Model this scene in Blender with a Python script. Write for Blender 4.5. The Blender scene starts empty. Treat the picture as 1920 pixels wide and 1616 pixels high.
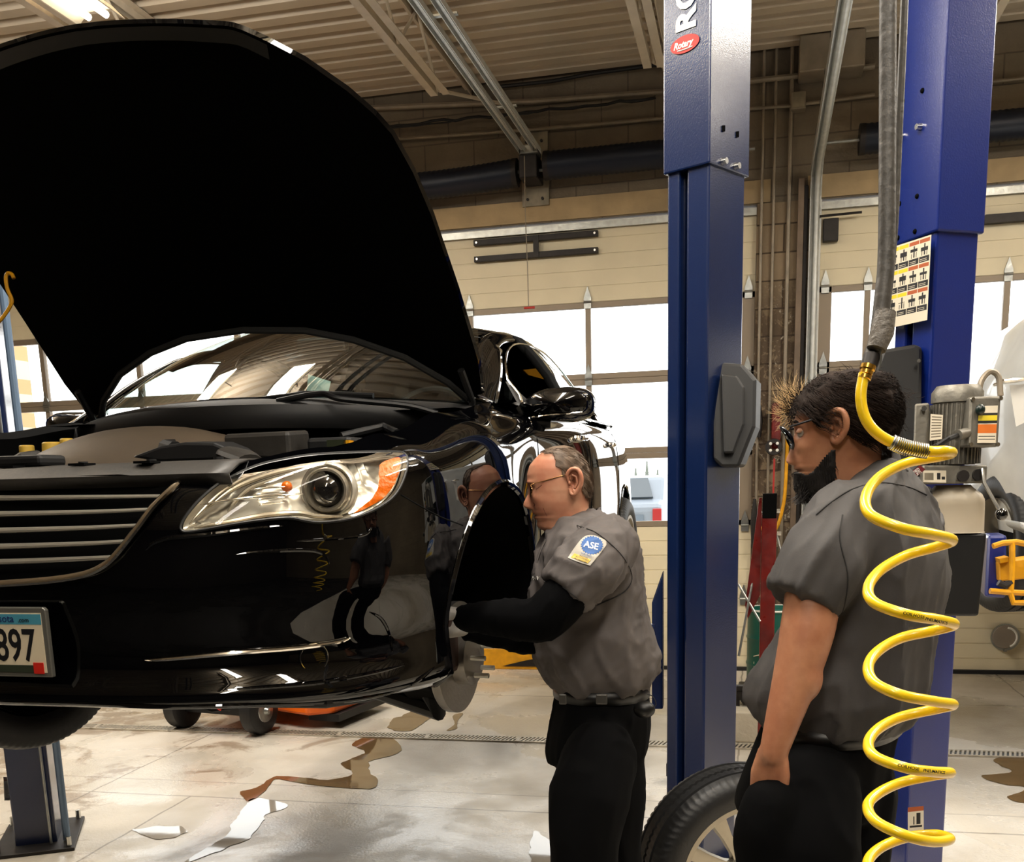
import bpy, bmesh, math, random
import numpy as np
from mathutils import Vector, Matrix, Euler, noise
from mathutils.geometry import delaunay_2d_cdt
random.seed(7)
scn = bpy.context.scene
COL = scn.collection
PI = math.pi
# ---------------------------------------------------------------- camera model (world: X along back wall, Y to the wall, Z up)
FPX, CX, CY, CAMH = 1920.0, 960.0, 1280.0, 1.60
def _nz(v):
    v = np.array(v, float); return v / np.linalg.norm(v)
def _axes(vx=1230, vy=11000, dx=1410):
    down = _nz([vx - CX, vy - CY, FPX])
    yh = CY - ((vx - CX) * (dx - CX) + FPX * FPX) / (vy - CY)
    Y = _nz([dx - CX, yh - CY, FPX]); Z = -down; X = np.cross(Y, Z)
    return np.array([X, Y, Z])
RW = _axes()
def proj(p):
    c = RW.T @ (np.array(p, float) - [0, 0, CAMH]); return CX + FPX * c[0] / c[2], CY + FPX * c[1] / c[2]
def P(px, py, X=None, Y=None, Z=None, D=None):
    """world point where the line of sight through (px,py) meets the plane X=, Y= or Z= (or at optical depth D)"""
    d = RW @ np.array([(px - CX) / FPX, (py - CY) / FPX, 1.0])
    if X is not None: t = X / d[0]
    elif Y is not None: t = Y / d[1]
    elif Z is not None: t = (Z - CAMH) / d[2]
    else: t = D
    return Vector((d[0] * t, d[1] * t, CAMH + d[2] * t))
cam_d = bpy.data.cameras.new('camera'); cam = bpy.data.objects.new('camera', cam_d); COL.objects.link(cam)
cam_d.sensor_fit = 'HORIZONTAL'; cam_d.sensor_width = 36.0; cam_d.lens = 36.0
cam_d.shift_y = (CY - 808.0) / 1920.0; cam_d.clip_start = 0.05; cam_d.clip_end = 300
m = Matrix.Identity(4)
for i in range(3):
    m[i][0] = RW[i][0]; m[i][1] = -RW[i][1]; m[i][2] = -RW[i][2]
m[2][3] = CAMH
cam.matrix_world = m
scn.camera = cam
# ---------------------------------------------------------------- mesh builder
def V(*a): return Vector(a)
def frame_from(d):
    d = Vector(d).normalized()
    up = Vector((0, 0, 1)) if abs(d.z) < 0.92 else Vector((1, 0, 0))
    a = d.cross(up).normalized(); b = a.cross(d).normalized()
    return a, b, d
class MB:
    def __init__(s): s.v = []; s.f = []; s.mi = []
    def add(s, vs, fs, mi=0):
        o = len(s.v); s.v += [tuple(p) for p in vs]
        s.f += [tuple(i + o for i in f) for f in fs]; s.mi += [mi] * len(fs); return s
    def box(s, x0, x1, y0, y1, z0, z1, mi=0, M=None):
        vs = [Vector((x, y, z)) for z in (z0, z1) for y in (y0, y1) for x in (x0, x1)]
        if M is not None: vs = [M @ v for v in vs]
        return s.add(vs, [(0, 2, 3, 1), (4, 5, 7, 6), (0, 1, 5, 4), (2, 6, 7, 3), (0, 4, 6, 2), (1, 3, 7, 5)], mi)
    def tube(s, path, r, n=8, closed=False, cap=True, mi=0, flat=1.0):
        path = [Vector(p) for p in path]; N = len(path)
        rs = r if isinstance(r, (list, tuple)) else [r] * N
        T = []
        for i in range(N):
            if closed: t = path[(i + 1) % N] - path[i - 1]
            else: t = path[min(i + 1, N - 1)] - path[max(i - 1, 0)]
            T.append(t.normalized() if t.length > 1e-9 else Vector((0, 0, 1)))
        a, b, _ = frame_from(T[0]); vs = []
        for i in range(N):
            if i:
                a = (a - T[i] * a.dot(T[i])); a = a.normalized() if a.length > 1e-6 else frame_from(T[i])[0]
            b = T[i].cross(a).normalized()
            for k in range(n):
                w = 2 * PI * k / n
                vs.append(path[i] + a * (math.cos(w) * rs[i]) + b * (math.sin(w) * rs[i] * flat))
        fs = []
        for i in range(N if closed else N - 1):
            j = (i + 1) % N
            for k in range(n):
                l = (k + 1) % n; fs.append((i * n + k, i * n + l, j * n + l, j * n + k))
        if cap and not closed:
            fs.append(tuple(range(n))[::-1]); fs.append(tuple((N - 1) * n + k for k in range(n)))
        return s.add(vs, fs, mi)
    def cyl(s, p0, p1, r, r1=None, n=16, mi=0): return s.tube([p0, p1], [r, r if r1 is None else r1], n, mi=mi)
    def lathe(s, prof, o, d, n=32, mi=0, cap=False, ref=None):
        a, b, d = frame_from(d); o = Vector(o); vs = []
        if ref is not None:
            a = (Vector(ref) - d * Vector(ref).dot(d)).normalized(); b = d.cross(a)
        for r, h in prof:
            for k in range(n):
                w = 2 * PI * k / n; vs.append(o + d * h + a * (math.cos(w) * r) + b * (math.sin(w) * r))
        fs = [(i * n + k, i * n + (k + 1) % n, (i + 1) * n + (k + 1) % n, (i + 1) * n + k) for i in range(len(prof) - 1) for k in range(n)]
        if cap:
            fs.append(tuple(range(n))[::-1]); fs.append(tuple((len(prof) - 1) * n + k for k in range(n)))
        return s.add(vs, fs, mi)
    def prism(s, pts, vec, mi=0):
        pts = [Vector(p) for p in pts]; vec = Vector(vec); n = len(pts)
        vs = pts + [p + vec for p in pts]
        fs = [tuple(range(n)), tuple(range(2 * n - 1, n - 1, -1))] + [(i, i + n, (i + 1) % n + n, (i + 1) % n) for i in range(n)]
        return s.add(vs, fs, mi)
    def ell(s, c, r, M=None, nu=20, nv=12, mi=0):
        c = Vector(c); r = (r, r, r) if not hasattr(r, '__len__') else r; vs = []; fs = []
        for j in range(nv + 1):
            t = PI * j / nv
            for k in range(nu):
                w = 2 * PI * k / nu
                p = Vector((math.sin(t) * math.cos(w) * r[0], math.sin(t) * math.sin(w) * r[1], math.cos(t) * r[2]))
                if M is not None: p = M @ p
                vs.append(c + p)
        for j in range(nv):
            for k in range(nu):
                fs.append((j * nu + k, (j + 1) * nu + k, (j + 1) * nu + (k + 1) % nu, j * nu + (k + 1) % nu))
        return s.add(vs, fs, mi)
    def grid(s, rows, cu=False, cv=False, mi=0, flip=False):
        m_, n = len(rows), len(rows[0]); vs = [p for r in rows for p in r]; fs = []
        for i in range(m_ if cu else m_ - 1):
            for j in range(n if cv else n - 1):
                q = (i * n + j, i * n + (j + 1) % n, ((i + 1) % m_) * n + (j + 1) % n, ((i + 1) % m_) * n + j)
                fs.append(q[::-1] if flip else q)
        return s.add(vs, fs, mi)
    def build(s, name, mats, parent=None, smooth=35, bevel=0, solid=0, subd=0, merge=False, recalc=True):
        me = bpy.data.meshes.new(name); me.from_pydata(s.v, [], s.f)
        if not isinstance(mats, (list, tuple)): mats = [mats]
        for mt in mats: me.materials.append(mt)
        me.polygons.foreach_set('material_index', s.mi)
        if merge or recalc:
            bm = bmesh.new(); bm.from_mesh(me)
            if merge: bmesh.ops.remove_doubles(bm, verts=bm.verts, dist=1e-5)
            if recalc: bmesh.ops.recalc_face_normals(bm, faces=bm.faces)
            bm.to_mesh(me); bm.free()
        if smooth:
            me.polygons.foreach_set('use_smooth', [True] * len(me.polygons)); me.set_sharp_from_angle(angle=math.radians(smooth))
        me.update()
        o = bpy.data.objects.new(name, me); COL.objects.link(o)
        if parent is not None: attach(o, parent)
        if solid:
            md = o.modifiers.new('solid', 'SOLIDIFY'); md.thickness = solid; md.offset = -1
        if bevel:
            md = o.modifiers.new('bevel', 'BEVEL'); md.width = bevel; md.segments = 2; md.limit_method = 'ANGLE'; md.angle_limit = math.radians(40)
        if subd:
            md = o.modifiers.new('sub', 'SUBSURF'); md.levels = subd; md.render_levels = subd
        return o
def attach(o, parent):
    o.parent = parent; o.matrix_parent_inverse = world_of(parent).inverted()
def world_of(o):
    m_ = Matrix.LocRotScale(o.location, o.rotation_euler, o.scale)
    return (world_of(o.parent) @ o.matrix_parent_inverse @ m_) if o.parent else m_
def tag(o, label=None, cat=None, group=None, kind=None):
    if label: o['label'] = label
    if cat: o['category'] = cat
    if group: o['group'] = group
    if kind: o['kind'] = kind
    return o
def thing(name, label, cat, loc=(0, 0, 0), group=None, kind=None):
    o = bpy.data.objects.new(name, None); COL.objects.link(o); o.location = loc; o.empty_display_size = .1
    return tag(o, label, cat, group, kind)
def struct(o): o['kind'] = 'structure'; return o
def dup(root, dloc=(0, 0, 0), label=None, rotz=0):
    r = root.copy(); COL.objects.link(r); r.location = root.location + Vector(dloc); r.rotation_euler = (0, 0, root.rotation_euler.z + rotz)
    if label: r['label'] = label
    for ch in list(root.children):
        c = ch.copy(); COL.objects.link(c); c.parent = r; c.matrix_parent_inverse = ch.matrix_parent_inverse.copy()
        for g in list(ch.children):
            d = g.copy(); COL.objects.link(d); d.parent = c; d.matrix_parent_inverse = g.matrix_parent_inverse.copy()
    return r
def eval_mesh(o):
    dg = bpy.context.evaluated_depsgraph_get(); dg.update()
    me = bpy.data.meshes.new_from_object(o.evaluated_get(dg), depsgraph=dg)
    return me
def remesh(mb, name, mat_, parent=None, voxel=.008, smooth_it=6, fac=.5, disp=None):
    """fuse the overlapping solids of mb into one continuous skin"""
    o = mb.build(name + '_tmp', mat_, smooth=0)
    r = o.modifiers.new('r', 'REMESH'); r.mode = 'VOXEL'; r.voxel_size = voxel; r.use_smooth_shade = True
    if smooth_it:
        sm = o.modifiers.new('s', 'SMOOTH'); sm.factor = fac; sm.iterations = smooth_it
    me = eval_mesh(o); old = o.data
    bpy.data.objects.remove(o); bpy.data.meshes.remove(old)
    me.name = name
    if disp:
        for v in me.vertices: v.co = disp(v.co.copy())
    me.materials.clear(); me.materials.append(mat_)
    me.polygons.foreach_set('material_index', [0] * len(me.polygons))
    me.polygons.foreach_set('use_smooth', [True] * len(me.polygons)); me.update()
    o = bpy.data.objects.new(name, me); COL.objects.link(o)
    if parent is not None: attach(o, parent)
    return o
def text(s_, name, mat_, M, size, parent=None, depth=.0008, align='LEFT', xs=1.0, shear=0, bold=0):
    """lettering as a mesh lying in the local xy plane of matrix M"""
    cu = bpy.data.curves.new(name, 'FONT'); cu.body = s_; cu.size = size; cu.extrude = depth; cu.align_x = align; cu.shear = shear; cu.offset = bold
    cu.resolution_u = 3
    o = bpy.data.objects.new(name + '_t', cu); COL.objects.link(o)
    me = eval_mesh(o); bpy.data.objects.remove(o)
    me.transform(M @ Matrix.Diagonal((xs, 1, 1, 1))); me.materials.clear(); me.materials.append(mat_)
    o = bpy.data.objects.new(name, me); COL.objects.link(o)
    if parent is not None: attach(o, parent)
    return o
def plane_M(o, x, y):
    x = Vector(x).normalized(); z = x.cross(Vector(y)).normalized(); y = z.cross(x)
    m_ = Matrix.Identity(4)
    for i in range(3): m_[i][0] = x[i]; m_[i][1] = y[i]; m_[i][2] = z[i]; m_[i][3] = o[i]
    return m_
def crv(pts, n=60, closed=False):
    """Catmull-Rom through points (any dimension)"""
    pts = [np.array(p, float) for p in pts]; out = []; L = len(pts)
    segs = L if closed else L - 1
    for k in range(n + (0 if closed else 1)):
        u = k / n * segs; i = min(int(u), segs - 1); t = u - i
        g = (lambda j: pts[j % L]) if closed else (lambda j: pts[min(max(j, 0), L - 1)])
        p0, p1, p2, p3 = g(i - 1), g(i), g(i + 1), g(i + 2)
        if not closed and i == 0: p0 = 2 * p1 - p2
        if not closed and i == L - 2: p3 = 2 * p2 - p1
        out.append(.5 * ((2 * p1) + (-p0 + p2) * t + (2 * p0 - 5 * p1 + 4 * p2 - p3) * t * t + (-p0 + 3 * p1 - 3 * p2 + p3) * t ** 3))
    return out
def interp(x, xs, ys): return float(np.interp(x, xs, ys))
# ---------------------------------------------------------------- materials
def srgb(r, g, b):
    f = lambda c: (c / 255 / 12.92) if c / 255 <= .04045 else ((c / 255 + .055) / 1.055) ** 2.4
    return (f(r), f(g), f(b), 1)
def mat(name, col, rough=.5, metal=0, spec=.5, coat=0, bump=0, bscale=40, var=0, vscale=5, var_col=None, rvar=0, emit=0, alpha=1, coat_rough=.03, detail=4, bdist=.01):
    m_ = bpy.data.materials.new(name); m_.use_nodes = True; nt = m_.node_tree; b = nt.nodes['Principled BSDF']
    if len(col) == 3: col = srgb(*col)
    b.inputs['Base Color'].default_value = col; b.inputs['Roughness'].default_value = rough; b.inputs['Metallic'].default_value = metal
    b.inputs['Specular IOR Level'].default_value = spec; b.inputs['Coat Weight'].default_value = coat; b.inputs['Coat Roughness'].default_value = coat_rough
    b.inputs['Alpha'].default_value = alpha
    if emit: b.inputs['Emission Color'].default_value = col; b.inputs['Emission Strength'].default_value = emit
    if var or bump or rvar:
        tc = nt.nodes.new('ShaderNodeTexCoord')
        if var:
            n = nt.nodes.new('ShaderNodeTexNoise'); n.inputs['Scale'].default_value = vscale; n.inputs['Detail'].default_value = detail
            nt.links.new(tc.outputs['Object'], n.inputs['Vector'])
            r = nt.nodes.new('ShaderNodeValToRGB'); r.color_ramp.elements[0].position = .35; r.color_ramp.elements[1].position = .68
            vc = srgb(*var_col) if var_col else tuple(c * (1 - var) for c in col[:3]) + (1,)
            r.color_ramp.elements[0].color = vc; r.color_ramp.elements[1].color = col
            nt.links.new(n.outputs['Fac'], r.inputs['Fac']); nt.links.new(r.outputs['Color'], b.inputs['Base Color'])
        if rvar:
            n = nt.nodes.new('ShaderNodeTexNoise'); n.inputs['Scale'].default_value = vscale * 1.7; n.inputs['Detail'].default_value = 5
            nt.links.new(tc.outputs['Object'], n.inputs['Vector'])
            mr = nt.nodes.new('ShaderNodeMapRange'); mr.inputs['To Min'].default_value = max(0, rough - rvar); mr.inputs['To Max'].default_value = min(1, rough + rvar)
            mr.inputs['From Min'].default_value = .3; mr.inputs['From Max'].default_value = .7
            nt.links.new(n.outputs['Fac'], mr.inputs['Value']); nt.links.new(mr.outputs['Result'], b.inputs['Roughness'])
        if bump:
            n = nt.nodes.new('ShaderNodeTexNoise'); n.inputs['Scale'].default_value = bscale; n.inputs['Detail'].default_value = detail
            nt.links.new(tc.outputs['Object'], n.inputs['Vector'])
            bp = nt.nodes.new('ShaderNodeBump'); bp.inputs['Strength'].default_value = bump; bp.inputs['Distance'].default_value = bdist
            nt.links.new(n.outputs['Fac'], bp.inputs['Height']); nt.links.new(bp.outputs['Normal'], b.inputs['Normal'])
            if coat: nt.links.new(bp.outputs['Normal'], b.inputs['Coat Normal'])
    return m_
def glass(name, tint=(1, 1, 1), refl=1.0, ior=1.45, opac=0.0):
    """thin pane: mostly clear, reflecting by Fresnel"""
    m_ = bpy.data.materials.new(name); m_.use_nodes = True; nt = m_.node_tree; nt.nodes.clear()
    o = nt.nodes.new('ShaderNodeOutputMaterial'); t = nt.nodes.new('ShaderNodeBsdfTransparent'); g = nt.nodes.new('ShaderNodeBsdfGlossy')
    t.inputs['Color'].default_value = (*tint, 1); g.inputs['Roughness'].default_value = .01; g.inputs['Color'].default_value = (refl, refl, refl, 1)
    fr = nt.nodes.new('ShaderNodeFresnel'); fr.inputs['IOR'].default_value = ior
    mx = nt.nodes.new('ShaderNodeMixShader'); nt.links.new(fr.outputs['Fac'], mx.inputs['Fac'])
    nt.links.new(t.outputs[0], mx.inputs[1]); nt.links.new(g.outputs[0], mx.inputs[2]); nt.links.new(mx.outputs[0], o.inputs['Surface'])
    return m_
M = {}
M['galv'] = mat('galvanised steel', (172, 174, 170), .32, .9, bump=.15, bscale=30, var=.25, vscale=18)
M['galvlight'] = mat('bright galvanised steel', (204, 206, 202), .4, .35, bump=.15, bscale=30, var=.18, vscale=18)
M['darksteel'] = mat('dark steel', (48, 44, 42), .5, .5, var=.3, vscale=20)
M['black'] = mat('matt black plastic', (13, 13, 14), .5)
M['rubber'] = mat('rubber', (20, 20, 21), .55, bump=.15, bscale=60)
M['chrome'] = mat('chrome', (235, 232, 226), .07, 1)
M['bolt'] = mat('zinc bolt', (205, 205, 200), .25, 1)
M['white'] = mat('white', (235, 233, 226), .5)
M['yellow'] = mat('yellow paint', (226, 160, 18), .4, var=.25, vscale=14, rvar=.1)
M['red'] = mat('dark red paint', (112, 26, 20), .4, var=.4, vscale=12, rvar=.15)
M['blue'] = mat('glossy blue paint', (13, 30, 68), .26, 0, .6, coat=.35, bump=.18, bscale=190, bdist=.002, coat_rough=.12)
M['joist'] = mat('joist paint', (214, 203, 184), .55, var=.12, vscale=9)
M['conduit'] = mat('painted conduit', (150, 138, 120), .45, .2, var=.3, vscale=8)
M['wire'] = mat('cable black', (16, 15, 15), .6)
# ================================================================ SETTING
WY = 8.56; CEIL = 4.65; XL, XR, YB = -9.0, 6.5, -5.0
def nodes(m_): return m_.node_tree, m_.node_tree.nodes['Principled BSDF']
def ramp(nt, fac, stops):
    r = nt.nodes.new('ShaderNodeValToRGB')
    while len(r.color_ramp.elements) < len(stops): r.color_ramp.elements.new(.5)
    for e, (p, c) in zip(r.color_ramp.elements, stops): e.position = p; e.color = c if len(c) == 4 else srgb(*c)
    nt.links.new(fac, r.inputs['Fac']); return r.outputs['Color']
def math_n(nt, op, a, b=None, c=None):
    n = nt.nodes.new('ShaderNodeMath'); n.operation = op
    for i, x in enumerate((a, b, c)):
        if x is None: continue
        if isinstance(x, (int, float)): n.inputs[i].default_value = x
        else: nt.links.new(x, n.inputs[i])
    return n.outputs[0]
def noise_n(nt, scale, detail=5, vec=None, rough=.55, dist=0):
    n = nt.nodes.new('ShaderNodeTexNoise'); n.inputs['Scale'].default_value = scale; n.inputs['Detail'].default_value = detail
    n.inputs['Roughness'].default_value = rough; n.inputs['Distortion'].default_value = dist
    if vec is not None: nt.links.new(vec, n.inputs['Vector'])
    return n.outputs['Fac']
def mixc(nt, fac, a, b, mode='MIX'):
    n = nt.nodes.new('ShaderNodeMix'); n.data_type = 'RGBA'; n.blend_type = mode
    if isinstance(fac, (int, float)): n.inputs[0].default_value = fac
    else: nt.links.new(fac, n.inputs[0])
    for i, x in ((6, a), (7, b)):
        if isinstance(x, tuple): n.inputs[i].default_value = x
        else: nt.links.new(x, n.inputs[i])
    return n.outputs[2]
# ---- floor: worn cream epoxy over concrete, damp in places
def floor_mat():
    m_ = mat('painted concrete floor', (214, 206, 192), .3); nt, b = nodes(m_)
    tc = nt.nodes.new('ShaderNodeTexCoord').outputs['Object']; sx = nt.nodes.new('ShaderNodeSeparateXYZ'); nt.links.new(tc, sx.inputs[0])
    X, Y = sx.outputs[0], sx.outputs[1]
    base = ramp(nt, noise_n(nt, .9, 6, tc), [(.32, (176, 166, 148)), (.5, (208, 200, 186)), (.7, (222, 216, 204))])
    # brown traffic grime, strongest beneath the left of the bay
    g1 = noise_n(nt, 2.2, 9, tc, .65, .6)
    gx = math_n(nt, 'MULTIPLY_ADD', X, -.085, -.27)
    gr = ramp(nt, math_n(nt, 'ADD', g1, gx), [(.56, (0, 0, 0)), (.62, (255, 255, 255))])
    col = mixc(nt, math_n(nt, 'MULTIPLY', gr, .62), base, srgb(120, 94, 64))
    # wear specks and scuffs
    mp = nt.nodes.new('ShaderNodeMapping'); nt.links.new(tc, mp.inputs[0]); mp.inputs['Scale'].default_value = (9, 34, 1)
    s1 = ramp(nt, noise_n(nt, 1.6, 8, mp.outputs[0], .7), [(.66, (0, 0, 0)), (.72, (255, 255, 255))])
    col = mixc(nt, math_n(nt, 'MULTIPLY', s1, .38), col, srgb(112, 100, 84))
    s2 = ramp(nt, noise_n(nt, 55, 4, tc, .7), [(.7, (0, 0, 0)), (.75, (255, 255, 255))])
    col = mixc(nt, math_n(nt, 'MULTIPLY', s2, .5), col, srgb(96, 88, 76))
    # saw-cut joints
    wob = math_n(nt, 'MULTIPLY_ADD', noise_n(nt, 3, 4, tc), .03, -.015)
    def line(c, at, w=.007, lim=None):
        d = math_n(nt, 'ABSOLUTE', math_n(nt, 'SUBTRACT', math_n(nt, 'ADD', c, wob), at))
        l = math_n(nt, 'LESS_THAN', d, w)
        if lim is not None:
            cc, op, v = lim; l = math_n(nt, 'MULTIPLY', l, math_n(nt, op, cc, v))
        return l
    ls = [line(Y, 4.70), line(Y, 4.96, .004), line(X, -2.88, .006, (Y, 'LESS_THAN', 4.7)), line(X, -3.48, .006, (Y, 'LESS_THAN', 6.0)), line(X, 1.9, .006), line(X, -.05, .006), line(Y, 2.6), line(Y, 7.4)]
    L = ls[0]
    for l in ls[1:]: L = math_n(nt, 'MAXIMUM', L, l)
    col = mixc(nt, math_n(nt, 'MULTIPLY', L, .6), col, srgb(88, 76, 60))
    # unseen floor nearer than the bays, coloured dark to keep car reflections dark
    near_unseen = math_n(nt, 'LESS_THAN', Y, 1.1)
    col = mixc(nt, near_unseen, col, srgb(44, 42, 40))
    nt.links.new(col, b.inputs['Base Color'])
    # damp areas are glossier
    wet = ramp(nt, noise_n(nt, 1.1, 7, tc, .6, .5), [(.42, (20, 20, 20)), (.56, (120, 120, 120)), (.75, (150, 150, 150))])
    nt.links.new(wet, b.inputs['Roughness'])
    rg = nt.nodes.new('ShaderNodeMapRange'); nt.links.new(wet, rg.inputs['Value']); rg.inputs['To Min'].default_value = .10; rg.inputs['To Max'].default_value = .62
    rg.inputs['From Max'].default_value = .25
    nt.links.new(rg.outputs[0], b.inputs['Roughness'])
    bp = nt.nodes.new('ShaderNodeBump'); bp.inputs['Strength'].default_value = .35; bp.inputs['Distance'].default_value = .004
    nt.links.new(math_n(nt, 'ADD', noise_n(nt, 6, 6, tc), noise_n(nt, 70, 3, tc)), bp.inputs['Height']); nt.links.new(bp.outputs[0], b.inputs['Normal'])
    return m_
M['floor'] = floor_mat()
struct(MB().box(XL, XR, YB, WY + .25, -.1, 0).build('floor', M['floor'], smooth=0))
# ---- block walls
def block_mat(name, light, dark, soot=True):
    m_ = mat(name, light, .75); nt, b = nodes(m_)
    tc = nt.nodes.new('ShaderNodeTexCoord').outputs['Object']; sx = nt.nodes.new('ShaderNodeSeparateXYZ'); nt.links.new(tc, sx.inputs[0])
    cb = nt.nodes.new('ShaderNodeCombineXYZ'); nt.links.new(math_n(nt, 'ADD', sx.outputs[0], sx.outputs[1]), cb.inputs[0]); nt.links.new(sx.outputs[2], cb.inputs[1])
    br = nt.nodes.new('ShaderNodeTexBrick'); nt.links.new(cb.outputs[0], br.inputs['Vector'])
    br.inputs['Scale'].default_value = 1; br.inputs['Brick Width'].default_value = .41; br.inputs['Row Height'].default_value = .203
    br.inputs['Mortar Size'].default_value = .006; br.inputs['Mortar Smooth'].default_value = .3
    br.inputs['Color1'].default_value = srgb(*light); br.inputs['Color2'].default_value = tuple(c * .93 for c in srgb(*light)[:3]) + (1,)
    br.inputs['Mortar'].default_value = tuple(c * .55 for c in srgb(*light)[:3]) + (1,)
    st = ramp(nt, noise_n(nt, 1.3, 7, tc, .6), [(.38, (255, 255, 255)), (.62, (0, 0, 0))])
    col = mixc(nt, math_n(nt, 'MULTIPLY', st, .55), br.outputs['Color'], srgb(*dark))
    nt.links.new(col, b.inputs['Base Color'])
    bp = nt.nodes.new('ShaderNodeBump'); bp.inputs['Strength'].default_value = .5; bp.inputs['Distance'].default_value = .006
    nt.links.new(math_n(nt, 'SUBTRACT', noise_n(nt, 60, 3, tc), br.outputs['Fac']), bp.inputs['Height']); nt.links.new(bp.outputs[0], b.inputs['Normal'])
    return m_
M['block'] = block_mat('painted block wall', (124, 112, 94), (78, 68, 54))
M['sideblock'] = block_mat('side block wall', (150, 136, 112), (110, 94, 74)); M['darkwall'] = block_mat('darkened unseen wall', (58, 52, 46), (34, 30, 26))  # front wall is out of view, darkened to cut reflections and fill light
def pilaster_mat():
    m_ = mat('peeling stained blockwork', (132, 112, 86), .8); nt, b = nodes(m_)
    tc = nt.nodes.new('ShaderNodeTexCoord').outputs['Object']; sx = nt.nodes.new('ShaderNodeSeparateXYZ'); nt.links.new(tc, sx.inputs[0])
    cb = nt.nodes.new('ShaderNodeCombineXYZ'); nt.links.new(sx.outputs[0], cb.inputs[0]); nt.links.new(sx.outputs[2], cb.inputs[1])
    br = nt.nodes.new('ShaderNodeTexBrick'); nt.links.new(cb.outputs[0], br.inputs['Vector'])
    br.inputs['Scale'].default_value = 1; br.inputs['Brick Width'].default_value = .41; br.inputs['Row Height'].default_value = .203; br.inputs['Mortar Size'].default_value = .006
    br.inputs['Color1'].default_value = srgb(140, 122, 98); br.inputs['Color2'].default_value = srgb(122, 104, 80); br.inputs['Mortar'].default_value = srgb(74, 60, 44)
    f = noise_n(nt, 7, 10, tc, .72, .4)
    pat = ramp(nt, f, [(.42, (0, 0, 0)), (.46, (255, 255, 255)), (.56, (255, 255, 255)), (.6, (0, 0, 0))])
    low = ramp(nt, math_n(nt, 'MULTIPLY', sx.outputs[2], .25), [(.0, (255, 255, 255)), (.68, (255, 255, 255)), (.78, (0, 0, 0))])
    col = mixc(nt, math_n(nt, 'MULTIPLY', math_n(nt, 'MULTIPLY', pat, low), .75), br.outputs['Color'], srgb(64, 48, 34))
    ch = ramp(nt, noise_n(nt, 14, 8, tc, .7), [(.60, (0, 0, 0)), (.64, (255, 255, 255))])
    col = mixc(nt, math_n(nt, 'MULTIPLY', math_n(nt, 'MULTIPLY', ch, low), .8), col, srgb(206, 196, 176))
    nt.links.new(col, b.inputs['Base Color'])
    bp = nt.nodes.new('ShaderNodeBump'); bp.inputs['Strength'].default_value = .8; bp.inputs['Distance'].default_value = .012
    nt.links.new(math_n(nt, 'SUBTRACT', f, br.outputs['Fac']), bp.inputs['Height']); nt.links.new(bp.outputs[0], b.inputs['Normal'])
    return m_
M['pilaster'] = pilaster_mat()
DOORS = [(-7.74, -4.02), (-3.60, .12 - .12), (.47, 4.13)]; DT = 3.585
w = MB()
w.box(XL, XR, WY, WY + .25, DT + .02, CEIL + .3)
for a, b_ in ((XL, DOORS[0][0]), (DOORS[0][1], DOORS[1][0]), (DOORS[2][1], XR)): w.box(a, b_, WY, WY + .25, 0, DT + .02)
struct(w.build('wall_back', M['block'], smooth=0))
struct(MB().box(DOORS[1][1], DOORS[2][0], WY - .02, WY + .25, 0, DT + .02).build('wall_pier', M['pilaster'], smooth=0))
struct(MB().box(XL - .2, XL, YB, WY + .25, 0, CEIL + .3).build('wall_left', M['sideblock'], smooth=0))
struct(MB().box(XR, XR + .2, YB, WY + .25, 0, CEIL + .3).build('wall_right', M['sideblock'], smooth=0))
struct(MB().box(XL - .2, XR + .2, YB - .2, YB, 0, CEIL + .3).build('wall_front', M['darkwall'], smooth=0))
# concrete lintel (light band) over the doors
M['lintel'] = mat('painted concrete lintel', (190, 166, 126), .7, bump=.2, bscale=30, var=.35, vscale=2.6)
for i, (a, b_) in enumerate(DOORS):
    struct(MB().box(a - .1, b_ + .1, WY - .012, WY + .05, DT + .03, DT + .19).build('trim_%d' % (i + 1), M['lintel'], smooth=0))
# ---- ceiling: ribbed steel deck
M['deck'] = mat('painted steel deck', (206, 192, 170), .5, var=.10, vscale=2.5, bump=.05, bscale=20)
pr = []; y = YB; per = .2
while y < WY + .2:
    pr += [(y, CEIL), (y + .10, CEIL), (y + .12, CEIL + .076), (y + .18, CEIL + .076)]; y += per
vs = []; fs = []
for (yy, zz) in pr: vs += [(XL, yy, zz), (XR, yy, zz)]
for i in range(len(pr) - 1): fs.append((2 * i, 2 * i + 1, 2 * i + 3, 2 * i + 2))
struct(MB().add(vs, fs).box(XL, XR, YB, WY + .2, CEIL + .12, CEIL + .2).build('ceiling', M['deck'], smooth=0, recalc=False))
sc_ = MB()
for i in range(26):
    x = -5.2 + (i * 1.37) % 6.6; yy = YB + per * (int((i * 7) % 17) + 68) + .03
    if yy < WY - .1: sc_.cyl((x, yy, CEIL + .01), (x, yy, CEIL - .05), .004, n=6)
tag(sc_.build('deck_screws', M['darksteel']), 'thin dark screw tips poking down through the ribbed ceiling deck', 'screw', kind='stuff')
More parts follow.
